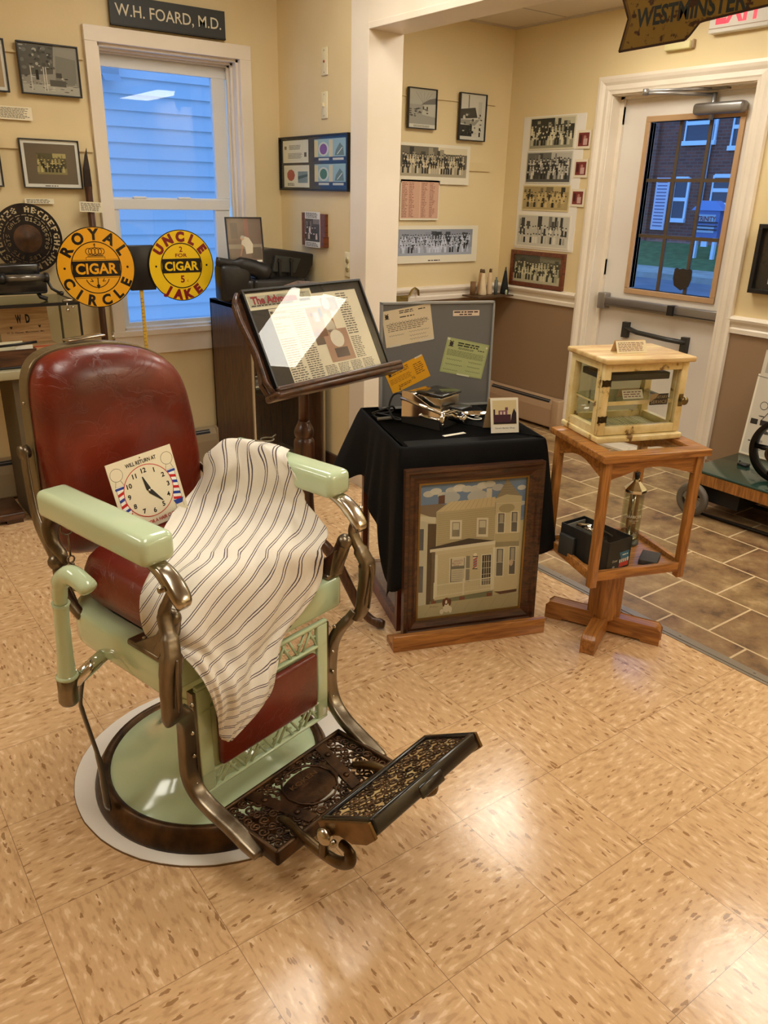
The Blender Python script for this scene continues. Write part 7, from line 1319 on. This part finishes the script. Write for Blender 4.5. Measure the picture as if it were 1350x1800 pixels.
jl.build('jar_lettering', mat('white_jar_print', (226, 220, 206), .5), jr)
m = MB(); m.rbox(-.030, .030, -.045, .045, 0, .018, .002, 2); m.build('small_dark_box', mat('slate_box', (62, 58, 58), .6), None, 'small flat dark grey box beside the open box on the oak shelf', 'box', loc=OT @ Vector((.083, -.095, ZS)), rotz=OA - .75)
m = MB(); m.rbox(-.052, .052, -.008, .008, 0, .0015, .0005, 1); m.build('white_slip', mat('white_paper'), None, 'narrow white slip of paper along the front edge of the oak shelf', 'label', loc=OT @ Vector((-.045, -.132, ZS)), rotz=OA + .03)
# ------------------------------------------------------------------ engine on a cart by the right wall
ec_ = thing('engine_cart', 'low wheeled cart with green deck and oak sides by the right wall', 'cart', (3.43, .10, 0)); ecx = 3.43
ZD = .225
m = MB(); m.rbox(-.215, .215, -1.0, .56, ZD - .012, ZD, .004, 2); m.build('green_deck', mat('dark_green_enamel', (38, 62, 50), .15, coat=.4), ec_)
m = MB(); m.box(-.215, -.180, -1.0, .54, ZD - .066, ZD - .012); m.build('oak_side_rail', M_OAK, ec_); m = MB(); m.box(.180, .215, -1.0, .54, ZD - .066, ZD - .012); m.build('oak_side_rail', M_OAK, ec_)
m = MB(); m.box(-.17, .17, .30, .52, .07, ZD - .012); m.build('black_axle_block', M_DARK, ec_)
m = MB(); m.rbox(.02, .06, .40, .45, ZD, ZD + .012, .003, 2); m.sph((.10, .48, ZD), .006, 6, sc=(1, 1, .4)); m.build('deck_bolt', M_BLACK, ec_)
for x in (-.235, .235):
    w_ = MB(); Mx = Matrix.Translation((x, .50, .082)) @ Matrix.Rotation(PI / 2, 4, 'Y'); w_.lathe([(.050, -.012), (.070, -.018), (.080, -.012), (.082, 0), (.080, .012), (.070, .018), (.050, .012)], 32, M=Mx, close=False); wo = w_.build('wheel', mat('grey_rubber', (96, 88, 78), .6), ec_)
    h_ = MB(); h_.lathe([(.0001, -.012), (.018, -.014), (.022, -.008), (.022, .008), (.018, .014), (.0001, .012)], 20, M=Mx, close=False)
    for k in range(4): a = k * PI / 2 + .4; h_.add([tuple(Mx @ Vector((r * math.cos(a + d * .018 / r), r * math.sin(a + d * .018 / r), z))) for r in (.02, .052) for d in (-1, 1) for z in (-.008, .008)], [(0, 4, 5, 1), (2, 3, 7, 6), (0, 2, 6, 4), (1, 5, 7, 3)])
    h_.build('wheel_hub', mat('grey_hub', (128, 120, 108), .5), wo)
m = MB(); m.tube([(-.20, .49, .004 + .008), (-.15, -.2, .012), (-.14, -1.0, .012)], .008, 8); m.build('lower_black_rod', M_BLACK, ec_)
m = MB(); m.tube([(.16, .38, .05), (.05, .42, .05), (.02, .36, .05), (.02, -1.0, .05)], .008, 8); m.build('frame_rod', M_BLACK, ec_)
en = thing('hit_and_miss_engine', 'black antique cast iron engine with a spoked flywheel on the green cart', 'engine', (3.36, .20, ZD)); M_ENG = mat('oily_black_iron', (36, 30, 25), .35, .6, noise=(14, (22, 18, 16), 5))
fw_ = MB(); Mx = Matrix.Translation((0, .10, .150)) @ Matrix.Rotation(PI / 2, 4, 'Y'); fw_.lathe([(.125, -.020), (.148, -.020), (.150, 0), (.148, .020), (.125, .020), (.122, 0), (.125, -.02)], 48, M=Mx, close=False)
for k in range(5): a = k * 2 * PI / 5 + .3; fw_.tube([tuple(Mx @ Vector((.02 * math.cos(a), .02 * math.sin(a), 0))), tuple(Mx @ Vector((.128 * math.cos(a), .128 * math.sin(a), 0)))], .012, 8)
fw_.build('flywheel', M_ENG, en)
h_ = MB(); h_.lathe([(.028, -.075), (.040, -.078), (.045, -.06), (.048, -.02), (.042, .03), (.03, .04)], 28, M=Mx, close=False); h_.lathe([(.0001, -.055), (.028, -.056), (.028, -.075)], 28, M=Mx, close=False); h_.build('crank_hub', mat('brown_iron', (78, 64, 50), .4, .7), en)
b_ = MB(); b_.rbox(.03, .17, -.22, .10, .0, .13, .02, 3); b_.rbox(.04, .16, -.10, .06, .12, .22, .03, 3); b_.tube([(.10, -.20, .16), (.10, .02, .16)], .06, 16); b_.build('engine_block', M_ENG, en)
p_ = MB(); p_.tube([(.02, .165, .10), (.02, .160, .25), (.02, .155, .345)], .013, 10); p_.sph((.02, .155, .350), .020, 10); p_.cyl((.02, .155, .355), (.02, .06, .355), .013); p_.sph((.02, .115, .355), .018, 10); p_.build('exhaust_pipe', M_ENG, en)
p_ = MB(); p_.rbox(.06, .12, .10, .15, .02, .11, .01, 2); p_.sph((.05, .13, .12), .018, 10); p_.sph((.04, .12, .15), .012, 8); p_.build('oiler', mat('grey_fitting', (110, 100, 88), .35, .7), en)
def engp(m, z):
    m.rect(.01, .59, .01, .53, z, (206, 196, 176)); m.rect(.03, .57, .42, .50, z + .0002, (170, 160, 142)); m.scribble(.05, .5, .43, .49, 2, z + .0004, (90, 80, 70), .5, .1, seed=3); m.line([(.0, .40), (.5, .36)], .003, z + .0004, (80, 70, 60)); m.ring(.17, .33, .030, .034, z + .0005, (60, 54, 48)); m.ring(.07, .26, .018, .021, z + .0005, (60, 54, 48)); m.line([(.07, .18), (.16, .33)], .004, z + .0005, (70, 62, 54)); blotch(m, .02, .02, .55, .2, 60, (90, 120, 150, 70), .01, .05, 8, z + .0004); m.scribble(.02, .14, .16, .19, 1, z + .0008, (50, 44, 38), .9, .05, seed=7)
sheet('engine_poster', 'cream illustrated poster board leaning on the wall behind the engine', frame_m((3.655, .660, ZD + .001), (0, -1, 0), (.10, 0, 1)), .6, .41, lambda m, z: engp(m, z), 'poster', .004)
